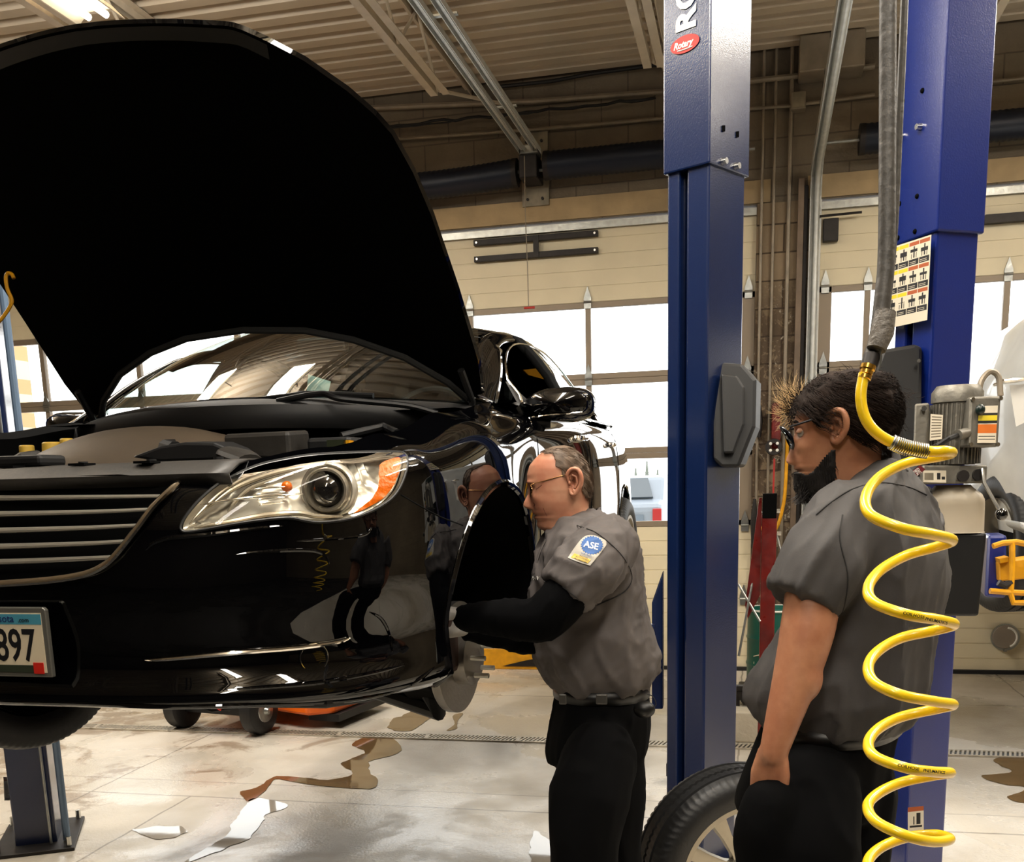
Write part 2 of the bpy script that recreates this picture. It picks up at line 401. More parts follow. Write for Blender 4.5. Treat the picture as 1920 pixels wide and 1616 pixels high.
# ---- open-web joists
def joist(x, y0, y1, label):
    t = thing('bar_joist', label, 'roof joist', (x, y1, 4.3), 'open web joists under the roof deck')
    for s_ in (-1, 1):
        MB().box(x + s_ * .018, x + s_ * .072, y0, y1, 4.28, 4.286).box(x + s_ * .018, x + s_ * .024, y0, y1, 4.286, 4.33).build('bottom_chord', M['joist'], t, smooth=0)
        MB().box(x + s_ * .018, x + s_ * .072, y0, WY, 4.634, 4.64).box(x + s_ * .018, x + s_ * .024, y0, WY, 4.59, 4.634).build('top_chord', M['joist'], t, smooth=0)
    wb = []; yy = y1 - .06; k = 0
    while yy > y0 + .5:
        MB().cyl((x, yy, 4.29), (x, yy - .42, 4.64), .011, n=8).build('web_bar', M['joist'], t)
        MB().cyl((x, yy - .42, 4.64), (x, yy - .84, 4.29), .011, n=8).build('web_bar', M['joist'], t)
        yy -= .84
    MB().cyl((x, y1 - .04, 4.3), (x + .25, WY, 4.5), .013, n=8).build('end_brace', M['joist'], t)
joist(-2.19, -2.0, 7.60, 'cream steel roof joist left of the paired galvanised door rails')
joist(P(1222, 125, Z=4.3).x + .02, -2.0, 7.55, 'cream steel roof joist just left of the front blue lift post')
joist(-3.95, -2.0, 7.6, 'cream steel roof joist emerging above the right of the raised hood')
joist(-5.75, -2.0, 7.6, 'yellowed steel roof joist in the top left corner')
joist(1.35, -2.0, 7.6, 'steel roof joist above the right hand door')
# ---- sectional overhead doors
M['doorskin'] = mat('cream door panel', (228, 216, 184), .45, bump=.04, bscale=60, var=.08, vscale=3)
M['rail'] = mat('door rail', (138, 124, 106), .45, .2)
M['pane'] = glass('door pane', (.97, .98, .98), 1.0)
SH = DT / 6
def door(i, x0, x1, glassrows=(2, 3, 4)):
    t = struct(thing('door_%d' % i, None, None, ((x0 + x1) / 2, WY + .04, 0)))
    Y0, Y1 = WY + .03, WY + .075
    for r in range(6):
        z1 = DT - r * SH; z0 = z1 - SH
        if r + 1 in glassrows:
            fr = MB().box(x0, x1, Y0, Y1, z1 - .045, z1 - .0005).box(x0, x1, Y0, Y1, z0 + .0005, z0 + .045)
            c = (x0 + x1) / 2; st = [c + k * .98 for k in (-1.5, -.5, .5, 1.5)]
            fr.box(x0, x0 + .10, Y0, Y1, z0, z1).box(x1 - .10, x1, Y0, Y1, z0, z1)
            f = fr.build('window_frame', M['rail'], t, smooth=0, bevel=.003)
            for s_ in st:
                MB().box(s_ - .022, s_ + .022, Y0 - .004, Y1, z0 + .03, z1 - .03).build('mullion', M['rail'], t, smooth=0, bevel=.003)
            MB().box(x0 + .09, x1 - .09, Y0 + .02, Y0 + .024, z0 + .03, z1 - .03).build('window_pane', M['pane'], t, smooth=0)
        else:
            p = MB(); nr = 5
            for k in range(nr):
                a = z0 + SH * k / nr; b_ = z0 + SH * (k + 1) / nr
                p.box(x0, x1, Y0 + .004, Y1, a + .004, b_ - .004)
            p.box(x0, x1, Y0 + .009, Y1 - .003, z0 + .001, z1 - .001)
            p.build('door_panel', M['doorskin'], t, smooth=0)
        # hinges: pointed leaves at the section joints
        if r:
            for s_ in [x0 + .05, x1 - .05] + [(x0 + x1) / 2 + k * .98 for k in (-1.5, -.5, .5, 1.5)]:
                h = [(s_ - .028, z1 - .05), (s_ + .028, z1 - .05), (s_ + .03, z1 + .03), (s_, z1 + .12), (s_ - .03, z1 + .03)]
                MB().prism([(a, Y0 - .014, b_) for a, b_ in h], (0, .012, 0)).cyl((s_ - .03, Y0 - .016, z1), (s_ + .03, Y0 - .016, z1), .009, n=8).build('door_hinge', M['galv'], t, smooth=30)
    MB().box(x0, x1, Y0 - .03, Y1, -.0, .03).build('bottom_seal', M['rubber'], t, smooth=0)
    MB().box(x0, x1, Y0 - .03, Y0, DT - .05, DT - .0).build('top_rail', M['galv'], t, smooth=0)
    return t
door(1, *DOORS[0]); D2 = door(2, *DOORS[1]); D3 = door(3, *DOORS[2])
# black reinforcing bracket on door 2 (two bars joined by a short post), centre fixed
bx = -1.715
b0 = P(888, 448, Y=WY); b1 = P(1121, 430, Y=WY)
Lx, Rx = b0.x, b1.x; zt = (b0.z + b1.z) / 2 - .03; zb = P(1003, 478, Y=WY).z
t = thing('door_operator_bracket', 'black double bar bracket bolted to the cream centre door above its windows', 'bracket', (bx, WY, zb))
for z in (zt, zb):
    MB().box(Lx, Rx, WY - .012, WY + .03, z - .022, z + .022).build('crossbar', M['darksteel'], t, smooth=0, bevel=.003)
    for x in (Lx + .025, Rx - .025): MB().cyl((x, WY - .02, z), (x, WY - .01, z), .009, n=8).build('bolt', M['bolt'], t)
MB().box(bx - .022, bx + .022, WY - .02, WY - .008, zb - .02, zt + .02).build('post', M['darksteel'], t, smooth=0)
# ---- torsion springs over doors (big dark blue tubes) and centre plates
M['spring'] = mat('dark navy spring steel', (16, 24, 40), .42, .3)
def spring(x0, x1, z, sag, label, grp=None):
    t = thing('torsion_spring', label, 'door spring', ((x0 + x1) / 2, WY - .2, z), grp)
    n = int((x1 - x0) / .02); sp = MB(); pts = []
    for k in range(n + 1):
        u = k / n; pts.append((x0 + (x1 - x0) * u, WY - .19, z - sag * math.sin(PI * u)))
    sp.tube(pts, [.098 + (.006 if k % 2 else 0) for k in range(n + 1)], 20)
    sp.build('coil', M['spring'], t, smooth=180)
    for x in (x0, x1):
        MB().cyl((x - .02, WY - .19, z), (x + .02, WY - .19, z), .104, n=20).build('winding_cone', M['darksteel'], t)
    return t
zs = 3.94
spring(-3.3, -1.83, zs, .03, 'dark navy torsion spring left of the centre plate over the middle door')
spring(-1.58, -.12, zs + .03, .0, 'dark navy torsion spring right of the centre plate over the middle door')
spring(.73, 2.1, zs, .0, 'dark torsion spring over the left end of the right hand door')
spring(-7.4, -6.0, zs, .0, 'torsion spring over the far left door')
MB_ = MB().cyl((-3.5, WY - .19, zs), (-.02, WY - .19, zs + .01), .014, n=8)
tag(MB_.build('torsion_shaft', M['galv']), 'thin steel shaft running through the springs over the middle door', 'shaft')
tag(MB().cyl((.46, WY - .19, zs), (4.1, WY - .19, zs), .013, n=8).build('torsion_shaft', M['galv']), 'thin steel shaft running through the spring over the right hand door', 'shaft')
M['plate'] = mat('steel anchor plate', (150, 140, 120), .5, .3, var=.4, vscale=10)
t = thing('anchor_plate', 'tall painted steel plate bolted over the middle door behind its springs', 'plate', (-1.71, WY, 4.0))
pl = MB().box(-1.815, -1.60, WY - .03, WY - .001, 3.73, 4.27).build('plate', M['plate'], t, smooth=0)
for x, z in ((-1.77, 3.78), (-1.65, 3.78), (-1.77, 4.2), (-1.65, 4.2)): MB().cyl((x, WY - .04, z), (x, WY - .03, z), .012, n=6).build('bolt', M['darksteel'], t)
MB().box(-1.78, -1.64, WY - .3, WY - .03, 3.87, 4.04).box(-1.76, -1.66, WY - .25, WY - .03, 4.04, 4.1).build('bearing_bracket', M['darksteel'], t, smooth=0, bevel=.01)
# ---- paired opener rails
def rail_thing(name, label, cat, x, pts, w=.05):
    t = thing(name, label, cat, pts[-1])
    return t
t = thing('opener_rail', 'paired galvanised rails running under the roof towards the middle door', 'door rail', (-1.69, WY - .3, 4.07))
for s_, nm in ((-1, 'rail'), (1, 'rail')):
    x = -1.69 + s_ * .055
    r = MB().box(x - .026, x + .026, -1.0, 8.3, 4.07, 4.075).box(x - .026, x - .022, -1.0, 8.3, 4.04, 4.07).box(x + .022, x + .026, -1.0, 8.3, 4.04, 4.07)
    r.box(x - .008, x + .008, -1.0, 8.3, 4.055, 4.066).build(nm, M['galvlight'], t, smooth=0)
for yy in (7.35, 5.9, 4.4): MB().box(-1.79, -1.59, yy, yy + .03, 4.075, 4.085).build('hanger', M['galv'], t, smooth=0)
MB().box(-1.76, -1.62, 8.22, 8.36, 4.03, 4.09).build('end_bracket', M['galv'], t, smooth=0, bevel=.005)
cord = MB().tube([P(983, 292, Y=8.2), P(985, 400, Y=8.2), P(989, 500, Y=8.2), P(991, 574, Y=8.2)], .0035, 6)
t2 = thing('release_cord', 'thin release cord with a red handle hanging in front of the middle door', 'cord', P(983, 292, Y=8.2))
cord.build('cord', M['conduit'], t2)
c = P(992, 577, Y=8.2); MB().cyl(c + V(-.04, 0, 0), c + V(.045, 0, 0), .009, n=10).build('handle', mat('red grip', (190, 60, 50), .5), t2)
# ---- right door: galvanised track rising beside the pier and turning back under the roof
t = thing('door_track', 'galvanised door track left of the right hand door bending up toward the camera', 'door track', (.42, WY - .1, 0))
def ang(path, w, name, mt, dirx=1):
    """angle iron swept along a path in a plane of constant x"""
    rows = []
    pth = [Vector(p) for p in path]
    for i, p in enumerate(pth):
        tt = (pth[min(i + 1, len(pth) - 1)] - pth[max(i - 1, 0)]).normalized(); nrm = Vector((0, -tt.z, tt.y))
        rows.append([p, p + nrm * w, p + nrm * w + Vector((dirx * .005, 0, 0)), p + Vector((dirx * .005, 0, 0)) + nrm * .005, p + Vector((dirx * w, 0, 0)) + nrm * .005, p + Vector((dirx * w, 0, 0))])
    return MB().grid(rows, cv=True).build(name, mt, t, smooth=0)
pA = [(.385, WY - .03, 0.02), (.385, WY - .03, 3.2), (.385, WY - .03, 3.62), (.385, WY - .08, 3.75), (.385, WY - .2, 3.83), (.385, WY - .4, 3.85), (.385, 6.0, 4.02), (.385, 2.0, 4.2)]
ang(pA, .085, 'angle_iron', M['galvlight'])
pB = [(.36 + 0 * k, y_ - .06, z_ - .01) for k, (x_, y_, z_) in enumerate(pA)]
MB().tube([(.435, y_ - .035, z_ - .02) for x_, y_, z_ in pA], .024, 10).build('roller_track', M['galvlight'], t, smooth=60)
for k in range(12):
    y_ = 7.9 - k * .45; MB().box(.382, .3845, y_ - .008, y_ + .008, 3.85 + (8.16 - y_) * .078 - .0, 3.85 + (8.16 - y_) * .078 + .03).build('slot', M['black'], t, smooth=0)
MB().box(.30, .42, 6.1, 6.12, 4.03, CEIL).build('hanger', M['galv'], t, smooth=0)
# vertical steel channel / door jamb covers
M['jamb'] = mat('brown jamb steel', (118, 100, 82), .5, .2, var=.3, vscale=8)
struct(MB().box(.30, .345, WY - .07, WY - .02, 0, 3.75).build('trim_5', M['jamb'], smooth=0, bevel=.004))
struct(MB().box(.345, .375, WY - .05, WY - .02, 0, 3.7).build('trim_6', M['darksteel'], smooth=0, bevel=.004))
struct(MB().box(.455, .475, WY - .02, WY + .03, 0, 3.6).build('trim_7', M['white'], smooth=0))
tt_ = thing('door_roller_bracket', 'small dark bracket with a rod at the top left corner of the right hand door', 'bracket', (.52, WY, 3.4))
MB().box(.49, .60, WY - .03, WY + .03, 3.30, 3.46).build('plate', M['darksteel'], tt_, smooth=0, bevel=.004)
MB().cyl((.46, WY - .05, 3.475), (.76, WY - .05, 3.48), .009, n=8).build('rod', M['darksteel'], tt_)
# dark strut bars across the right door top
b0 = P(1850, 412, Y=WY)
tag(MB().box(1.62, 4.0, WY - .03, WY + .03, b0.z - .03, b0.z + .03).build('door_strut', M['darksteel'], smooth=0), 'dark horizontal strut bar near the top of the right hand door', 'strut')
# ---- conduits and cables on the wall
def cond(pix, label, r=.013, Y=WY - .05, mt='conduit', nm='conduit'):
    pts = [P(a, b_, Y=Y) for a, b_ in pix]
    tag(MB().tube(pts, r, 8).build(nm, M[mt]), label, 'cable' if nm != 'conduit' else 'conduit')
cond([(640, 272), (730, 262), (1000, 243), (1243, 222)], 'thin straight conduit crossing the block wall just above the springs')
cond([(640, 205), (1000, 190), (1243, 172)], 'thick pale conduit crossing the block wall left of the front lift post', .02)
def wavy(pix, seed, amp=.015):
    random.seed(seed); return [(a, b_ + random.uniform(-1, 1) * amp * 200) for a, b_ in pix]
cond(wavy([(700 + k * 22, 241 - k * 2.35) for k in range(25)], 3), 'bundle of loose black cable sagging along the thick conduit', .011, WY - .09, 'wire', 'cable')
cond(wavy([(690 + k * 30, 243 - k * 3.2) for k in range(19)], 5), 'second loose black cable tangled along the wall conduit', .006, WY - .1, 'wire', 'cable')
cond([(930, 163), (1036, 152), (1110, 138), (1243, 120)], 'dark cable line where the block wall meets the roof deck', .014, WY - .06, 'wire', 'cable')
cond([(1405, 152), (1500, 142), (1640, 124)], 'thick pale conduit running right from the front lift post', .02)
cond([(1405, 204), (1480, 199), (1640, 178)], 'thin conduit running through the junction box right of the front lift post', .012)
cond([(1845, 155), (1920, 147)], 'conduit end at the far right edge of the wall', .012)
for k, (px, lab) in enumerate(((1424, 'vertical conduit on the stained pier nearest the front lift post'), (1446, 'second vertical conduit on the stained pier'), (1463, 'vertical conduit beside the pale column on the pier'))):
    x = P(px, 600, Y=WY - .05).x
    if k == 2: x = .235
    tag(MB().cyl((x, WY - .045, 1.0 if k else .4), (x, WY - .045, CEIL), .011 + .004 * (k == 2), n=8).build('conduit', M['conduit']), lab, 'conduit')
bx0 = P(1483, 176, Y=WY - .06); bx1 = P(1510, 206, Y=WY - .06)
t = thing('junction_box', 'small grey junction box on the wall right of the front lift post', 'junction box', bx1)
MB().box(bx0.x, bx1.x, WY - .1, WY - .001, bx1.z, bx0.z).build('box', M['conduit'], t, smooth=0, bevel=.006)
MB().box(bx0.x + .01, bx1.x - .01, WY - .106, WY - .1, bx1.z + .01, bx0.z - .01).build('cover', M['plate'], t, smooth=0)
h0 = P(1500, 66, Y=WY - .25); h1 = P(1622, 122, Y=WY - .25)
tag(MB().box(h0.x, h1.x, WY - .25, WY - .001, h1.z, h0.z).build('duct_box', M['conduit'], smooth=0, bevel=.01), 'dim grey sheet metal box high on the wall under the deck', 'duct box')
e0 = P(1340 + 0, 60, Y=WY)
# round vent hatch low on the right door
v = P(1884, 1194, Y=WY + .02)
t = thing('door_exhaust_port', 'round grey exhaust port cover low on the right hand door', 'exhaust port', v)
MB().cyl(v + V(0, -.03, 0), v + V(0, .0, 0), .105, n=40).build('rim', M['galv'], t, smooth=30)
MB().cyl(v + V(-.006, -.04, .006), v + V(-.006, -.03, .006), .092, n=40).build('flap', mat('grey flap', (150, 140, 128), .5, .4), t, smooth=30, bevel=.003)
MB().box(v.x - .01, v.x + .01, v.y - .05, v.y - .02, v.z - .11, v.z - .085).build('latch', M['galv'], t, smooth=0)
MB().tube([v + V(.078 * math.sin(a), -.042, .078 * math.cos(a)) for a in [.1 + k * .26 for k in range(11)]], .009, 6).build('reflective_arc', M['white'], t)
# ---- trench drain
M['grate'] = mat('drain grate', (196, 186, 168), .45, .3, var=.3, vscale=30)
gx0 = -7.4; seg = .6; gy = 6.08
def grate():
    t = thing('drain_grate', 'cast drain grate section in the trench drain across the floor', 'drain grate', (0, gy, 0), 'slotted grates of the trench drain across the floor')
    g = MB(); w_ = .062
    g.box(0, seg, gy - w_, gy - w_ + .014, .001, .009).box(0, seg, gy + w_ - .014, gy + w_, .001, .009).box(0, .012, gy - w_, gy + w_, .001, .009).box(seg - .012, seg, gy - w_, gy + w_, .001, .009)
    for k in range(1, 24):
        x = k * seg / 24
        g.prism([(x - .0065 - .012, gy - w_ + .01, .002), (x + .0065 - .012, gy - w_ + .01, .002), (x + .0065 + .012, gy + w_ - .01, .002), (x - .0065 + .012, gy + w_ - .01, .002)], (0, 0, .0065))
    g.build('slotted_grate', M['grate'], t, smooth=0)
    MB().box(.004, seg - .004, gy - w_ + .006, gy + w_ - .006, .0006, .0012).build('trough', M['black'], t, smooth=0)
    t.location = (0, gy, 0); return t
g0 = grate(); g0.location.x = gx0
for k in range(1, 19): dup(g0, (k * seg, 0, 0))
# ---- puddles
M['puddle'] = mat('muddy water', (112, 86, 54), .04, 0, .6, bump=.03, bscale=6)
M['wetfilm'] = mat('clear water film', (168, 160, 148), .03, 0, .6, bump=.02, bscale=5)
def puddle(pix, label, mt='puddle', jag=.012, n=90):
    c = crv([tuple(P(a, b_, Z=.0)[:2]) for a, b_ in pix], n, True)[:-0 or None]
    pts = []
    for q in c[:n]:
        nv = noise.noise_vector(Vector((q[0] * 14, q[1] * 14, 3)))
        pts.append(Vector((q[0] + nv.x * jag * 1.6, q[1] + nv.y * jag * 2.2, .0008)))
    vs, es, fs, *_ = delaunay_2d_cdt([Vector((p.x, p.y)) for p in pts], [(i, (i + 1) % len(pts)) for i in range(len(pts))], [], 1, 1e-6)
    mb = MB(); mb.add([(v_.x, v_.y, .0028) for v_ in vs], fs)
    cen = sum(pts, Vector()) / len(pts)
    o = mb.build('puddle', M[mt], smooth=0); tag(o, label, 'puddle'); return o
puddle([(690, 1382), (735, 1384), (752, 1410), (700, 1425), (690, 1440), (706, 1462), (700, 1478), (640, 1478), (560, 1468), (520, 1460), (500, 1480), (470, 1502), (448, 1484), (480, 1478), (505, 1462), (530, 1455), (600, 1462), (650, 1458), (660, 1446), (638, 1432), (660, 1422), (686, 1410), (668, 1402), (664, 1392)], 'winding brown puddle on the near side of the trench drain')
puddle([(828, 1306), (868, 1296), (858, 1310), (800, 1352), (770, 1370), (735, 1369), (732, 1352), (765, 1338), (790, 1320)], 'broad brown wet streak beyond the drain under the bumper corner')
puddle([(868, 1338), (858, 1352), (856, 1366), (838, 1370), (852, 1358), (850, 1342)], 'tiny hook shaped puddle beyond the drain', jag=.004)
puddle([(470, 1500), (500, 1500), (540, 1512), (500, 1530), (470, 1570), (400, 1600), (340, 1620), (420, 1570), (440, 1540)], 'clear glossy puddle running down to the bottom edge left of centre', 'wetfilm')
puddle([(250, 1556), (330, 1550), (352, 1560), (300, 1575)], 'small clear puddle right of the left lift post base', 'wetfilm')
puddle([(1000, 1400 + 160), (1035, 1580), (1040, 1620), (1000, 1620)], 'bright wet patch by the older man\'s legs', 'wetfilm')
puddle([(1860, 1425), (1935, 1422), (1935, 1500), (1890, 1495), (1925, 1478), (1870, 1468), (1845, 1455), (1900, 1448)], 'brown puddle near the drain at the right edge')
# ---- fluorescent strip fixtures on the deck (lamps of the place, plus added upward lights)
M['tube'] = mat('fluorescent tube', (255, 246, 226), .4, emit=9)
M['tray'] = mat('fixture tray', (236, 226, 204), .4)
def fixture(x, y, L, label, z=4.16, power=60, ang=0):
    t = thing('strip_light', label, 'strip light', (x, y, z), 'twin tube strip lights hung under the roof')
    MB().prism([(x - .15, y, z), (x - .08, y, z + .07), (x + .08, y, z + .07), (x + .15, y, z), (x + .14, y, z), (x + .07, y, z + .06), (x - .07, y, z + .06), (x - .14, y, z)], (0, L, 0)).build('reflector', M['tray'], t, smooth=0)
    for s_ in (-1, 1):
        MB().cyl((x + s_ * .055, y + .03, z + .02), (x + s_ * .055, y + L - .03, z + .02), .018, n=12).build('tube_lamp', M['tube'], t)
    for q in (.2, L - .2): MB().cyl((x, y + q, z + .06), (x, y + q, CEIL), .006, n=6).build('hanger', M['darksteel'], t)
    ld = bpy.data.lights.new('tube_and_uplight', 'AREA'); ld.shape = 'RECTANGLE'; ld.size = .22; ld.size_y = L; ld.energy = power; ld.color = (1.0, .94, .85)
    added_uplight = ld.copy(); added_uplight.energy = power * .8; added_uplight.size = .3; u2 = bpy.data.objects.new('tube_and_uplight', added_uplight); COL.objects.link(u2); u2.location = (x, y + L / 2, z + .16); u2.rotation_euler = (PI, 0, 0)  # upward light added above the opaque tray to brighten the ceiling
    u2.parent = t; u2.matrix_parent_inverse = Matrix.Translation(-Vector((x, y, z)))
    lo = bpy.data.objects.new('tube_and_uplight', ld); COL.objects.link(lo); lo.location = (x, y + L / 2, z - .02)
    lo.parent = t; lo.matrix_parent_inverse = Matrix.Translation(-Vector((x, y, z)))
    return t
# ================================================================ THE BLACK SEDAN ON THE LIFT
_s = .022; _c = math.sqrt(1 - _s * _s); LIFT = .92
CARM = Matrix(((_c, _s, 0, -1.62), (-_s, _c, 0, 1.88), (0, 0, 1, LIFT), (0, 0, 0, 1))); CARI = CARM.inverted()
def cray(px, py):
    o = CARI @ Vector((0, 0, CAMH)); d = CARI.to_3x3() @ (P(px, py, D=1.0) - Vector((0, 0, CAMH))); return o, d
def CP(px, py, x=None, y=None, z=None):
    o, d = cray(px, py)
    t = (x - o.x) / d.x if x is not None else (y - o.y) / d.y if y is not None else (z - o.z) / d.z
    return o + d * t
def cproj(p): return proj(CARM @ Vector(p))
def cb(mb, name, mt, parent, **k):
    mb.v = [tuple(CARM @ Vector(v)) for v in mb.v]; return mb.build(name, mt, parent, **k)
M['paint'] = mat('black car paint', (3, 3, 4), .25, 0, .0, coat=1.0, coat_rough=.012)
M['paint'].node_tree.nodes['Principled BSDF'].inputs['Coat IOR'].default_value = 1.5
M['bayplastic'] = mat('dusty black plastic', (44, 40, 35), .5, bump=.1, bscale=50, var=.4, vscale=9)
M['covergrey'] = mat('dusty engine cover', (86, 74, 60), .5, var=.35, vscale=3.5, bump=.05, bscale=30)
M['satin'] = mat('satin chrome', (232, 226, 212), .28, .8)
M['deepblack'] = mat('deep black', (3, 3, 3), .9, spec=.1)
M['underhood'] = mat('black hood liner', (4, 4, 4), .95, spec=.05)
M['hl_chrome'] = mat('headlamp reflector', (206, 200, 186), .3, .55, bump=.25, bscale=26, detail=1, bdist=.02)
M['hl_trim'] = mat('headlamp bezel', (176, 166, 148), .25, .7)
M['hl_lens'] = glass('headlamp lens', (.97, .97, .95), 1.0, 1.22)
M['amber'] = mat('amber reflector', (244, 112, 0), .3, 0, .5, coat=.3, bump=.3, bscale=90, emit=0)
M['wsglass'] = glass('windshield glass', (.62, .74, .72), 1.0, 1.65)
M['sglass'] = glass('side glass', (.5, .58, .56), 1.0, 1.5)
M['seat'] = mat('dark seat fabric', (28, 27, 27), .8)
car = thing('sedan', 'glossy black sedan raised on the lift with its hood open and a front wheel off', 'car', CARM @ Vector((0, 2.4, 0)))
# ---- plan curve and cross sections
PLAN = crv([(0, 0), (.3, .012), (.5, .05), (.66, .13), (.79, .265), (.865, .42), (.905, .62), (.92, .96), (.925, 1.5), (.920, 2.4), (.893, 3.3), (.862, 3.9), (.815, 4.4), (.71, 4.72), (.5, 4.83), (0, 4.87)], 600)
PLAN = np.array(PLAN); PLAN[0, 0] = 0
ARC = np.concatenate([[0], np.cumsum(np.linalg.norm(np.diff(PLAN, axis=0), axis=1))]); QMAX = ARC[-1]
TAN = np.gradient(PLAN, axis=0); TAN /= np.linalg.norm(TAN, axis=1)[:, None]
NOUT = np.stack([TAN[:, 1], -TAN[:, 0]], 1); NOUT[0] = (0, -1)
def q_at_x(x): return float(np.interp(x, PLAN[:250, 0][:np.argmax(PLAN[:, 0])], ARC[:np.argmax(PLAN[:, 0])][:250]))
def q_at_y(y): return float(np.interp(y, PLAN[:, 1], ARC))
SECQ = [0, q_at_x(.5), q_at_x(.79), q_at_y(.5), q_at_y(.97), q_at_y(1.45), q_at_y(2.5), q_at_y(3.75), q_at_y(4.4), QMAX]
SEC = [
 [(.07, .213), (.0, .238), (.035, .325), (.02, .46), (.015, .57), (.045, .67), (.11, .715)],
 [(.07, .211), (.0, .238), (.035, .325), (.0, .46), (.005, .58), (.04, .67), (.11, .725)],
 [(.07, .196), (.0, .228), (.035, .315), (.0, .46), (.005, .62), (.035, .72), (.12, .765)],
 [(.05, .185), (.0, .225), (.012, .33), (.0, .48), (.005, .64), (.035, .755), (.15, .80)],
 [(.03, .20), (.0, .24), (.0, .35), (-.014, .52), (-.012, .68), (.03, .82), (.17, .872)],
 [(.06, .19), (.014, .24), (.006, .38), (.002, .56), (.005, .72), (.028, .85), (.16, .925)],
 [(.06, .19), (.012, .25), (.004, .40), (.0, .58), (.003, .75), (.022, .87), (.085, .93)],
 [(.05, .20), (.010, .25), (.0, .40), (-.004, .58), (.002, .76), (.028, .89), (.13, .955)],
 [(.06, .22), (.02, .28), (.0, .42), (.0, .60), (.02, .78), (.08, .93), (.22, .985)],
 [(.05, .24), (.01, .30), (.0, .44), (.0, .60), (.03, .78), (.09, .95), (.30, 1.0)]]
NT = 60
SECC = np.array([crv(s, NT) for s in SEC])                      # (station, NT+1, 2)
def sec(q, t):
    """blend of the neighbouring cross sections, smoothed along the body"""
    i = min(max(int(np.searchsorted(SECQ, q) - 1), 0), len(SECQ) - 2); u = (q - SECQ[i]) / (SECQ[i + 1] - SECQ[i]); u = min(max(u, 0), 1); u = u * u * (3 - 2 * u)
    k = t * NT; j = min(int(k), NT - 1); f = k - j
    a = SECC[i, j] * (1 - f) + SECC[i, j + 1] * f; b = SECC[i + 1, j] * (1 - f) + SECC[i + 1, j + 1] * f
    return a * (1 - u) + b * u
def S(q, t, off=0.0):
    q = min(max(q, 0), QMAX)
    p = np.array([np.interp(q, ARC, PLAN[:, 0]), np.interp(q, ARC, PLAN[:, 1])]); n = np.array([np.interp(q, ARC, NOUT[:, 0]), np.interp(q, ARC, NOUT[:, 1])]); n /= np.linalg.norm(n)
    o, z = sec(q, t); p = p - n * (o - off)
    return Vector((p[0], p[1], z))
QS = np.linspace(0, q_at_y(4.4), 330); TS = np.linspace(0, 1, 91)
TAB = np.array([[tuple(S(q, t)) for t in TS] for q in QS])
_w = (np.array(CARM)[:3, :3] @ TAB.reshape(-1, 3).T).T + np.array(CARM)[:3, 3] - np.array([0, 0, CAMH])
_cc = _w @ RW
PXT = np.stack([CX + FPX * _cc[:, 0] / _cc[:, 2], CY + FPX * _cc[:, 1] / _cc[:, 2]], 1).reshape(len(QS), len(TS), 2)
YZT = TAB[:, :, 1:3]
def inv(tab, target, qlo=0, qhi=None):
    target = np.array(target, float); hi = len(QS) if qhi is None else int(np.searchsorted(QS, qhi)); lo = int(np.searchsorted(QS, qlo))
    d = ((tab[lo:hi] - target) ** 2).sum(2); i, j = np.unravel_index(int(d.argmin()), d.shape); i += lo
    i = min(max(i, 1), len(QS) - 2); j = min(max(j, 1), len(TS) - 2); a, b = float(i), float(j)
    for _ in range(3):
        dq = (tab[i + 1, j] - tab[i - 1, j]) / 2; dt = (tab[i, j + 1] - tab[i, j - 1]) / 2
        J = np.stack([dq, dt], 1); r = target - tab[i, j]
        try: st = np.linalg.solve(J, r)
        except Exception: st = np.zeros(2)
        a, b = i + float(np.clip(st[0], -2, 2)), j + float(np.clip(st[1], -2, 2))
        break
    return float(np.interp(a, range(len(QS)), QS)), float(np.clip(np.interp(b, range(len(TS)), TS), 0, 1))
QF = q_at_y(1.5)
def ipx(px, py): return inv(PXT, (px, py), 0, QF)
def onbody(px, py, off=0.0): return S(*ipx(px, py), off)
TV = .78
def inside(p, poly):
    x, y = p; c = False; j = len(poly) - 1
    for i in range(len(poly)):
        xi, yi = poly[i]; xj, yj = poly[j]
        if (yi > y) != (yj > y) and x < (xj - xi) * (y - yi) / (yj - yi) + xi: c = not c
        j = i
    return c
def cdt_patch(outer, holes, step_u, step_v, keep_holes=False):
    """triangulate a region of (q, t*TV) with exact outlines; returns list of (q,t) and triangles"""
    pts = []; edges = []
    for lp in [outer] + holes:
        o = len(pts); pts += [Vector(p) for p in lp]; edges += [(o + i, o + (i + 1) % len(lp)) for i in range(len(lp))]
    us = [p[0] for p in outer]; vs_ = [p[1] for p in outer]
    u = min(us) + step_u(min(us)) / 2
    while u < max(us):
        v = min(vs_) + step_v / 2
        while v < max(vs_):
            if inside((u, v), outer) and not any(inside((u, v), h) for h in holes):
                if all(abs(p.x - u) > step_u(u) * .3 or abs(p.y - v) > step_v * .3 for p in pts[:sum(len(l) for l in [outer] + holes)]): pts.append(Vector((u, v)))
            v += step_v
        u += step_u(u)
    vv, ee, ff, *_ = delaunay_2d_cdt(pts, edges, [], 0, 1e-7)
    tri = []
    for f in ff:
        c = sum((vv[i] for i in f), Vector((0, 0))) / len(f)
        if inside(c, outer) and not any(inside(c, h) for h in holes): tri.append(tuple(f))
    return [(p.x, p.y / TV) for p in vv], tri
def U(l): return [(q, t * TV) for q, t in l]
HL = [(339, 990), (344, 975), (358, 955), (378, 933), (408, 908), (445, 888), (487, 871), (530, 861), (580, 853), (640, 849), (700, 847), (742, 847), (757, 850), (763, 860), (762, 878), (752, 908), (736, 932), (712, 950), (682, 964), (655, 973), (622, 978), (590, 979), (565, 975), (540, 971), (500, 974), (450, 981), (400, 990), (365, 996), (346, 997)]
HLs = [tuple(p) for p in crv(HL, 110, True)][:110]
HLq = [ipx(*p) for p in HLs]
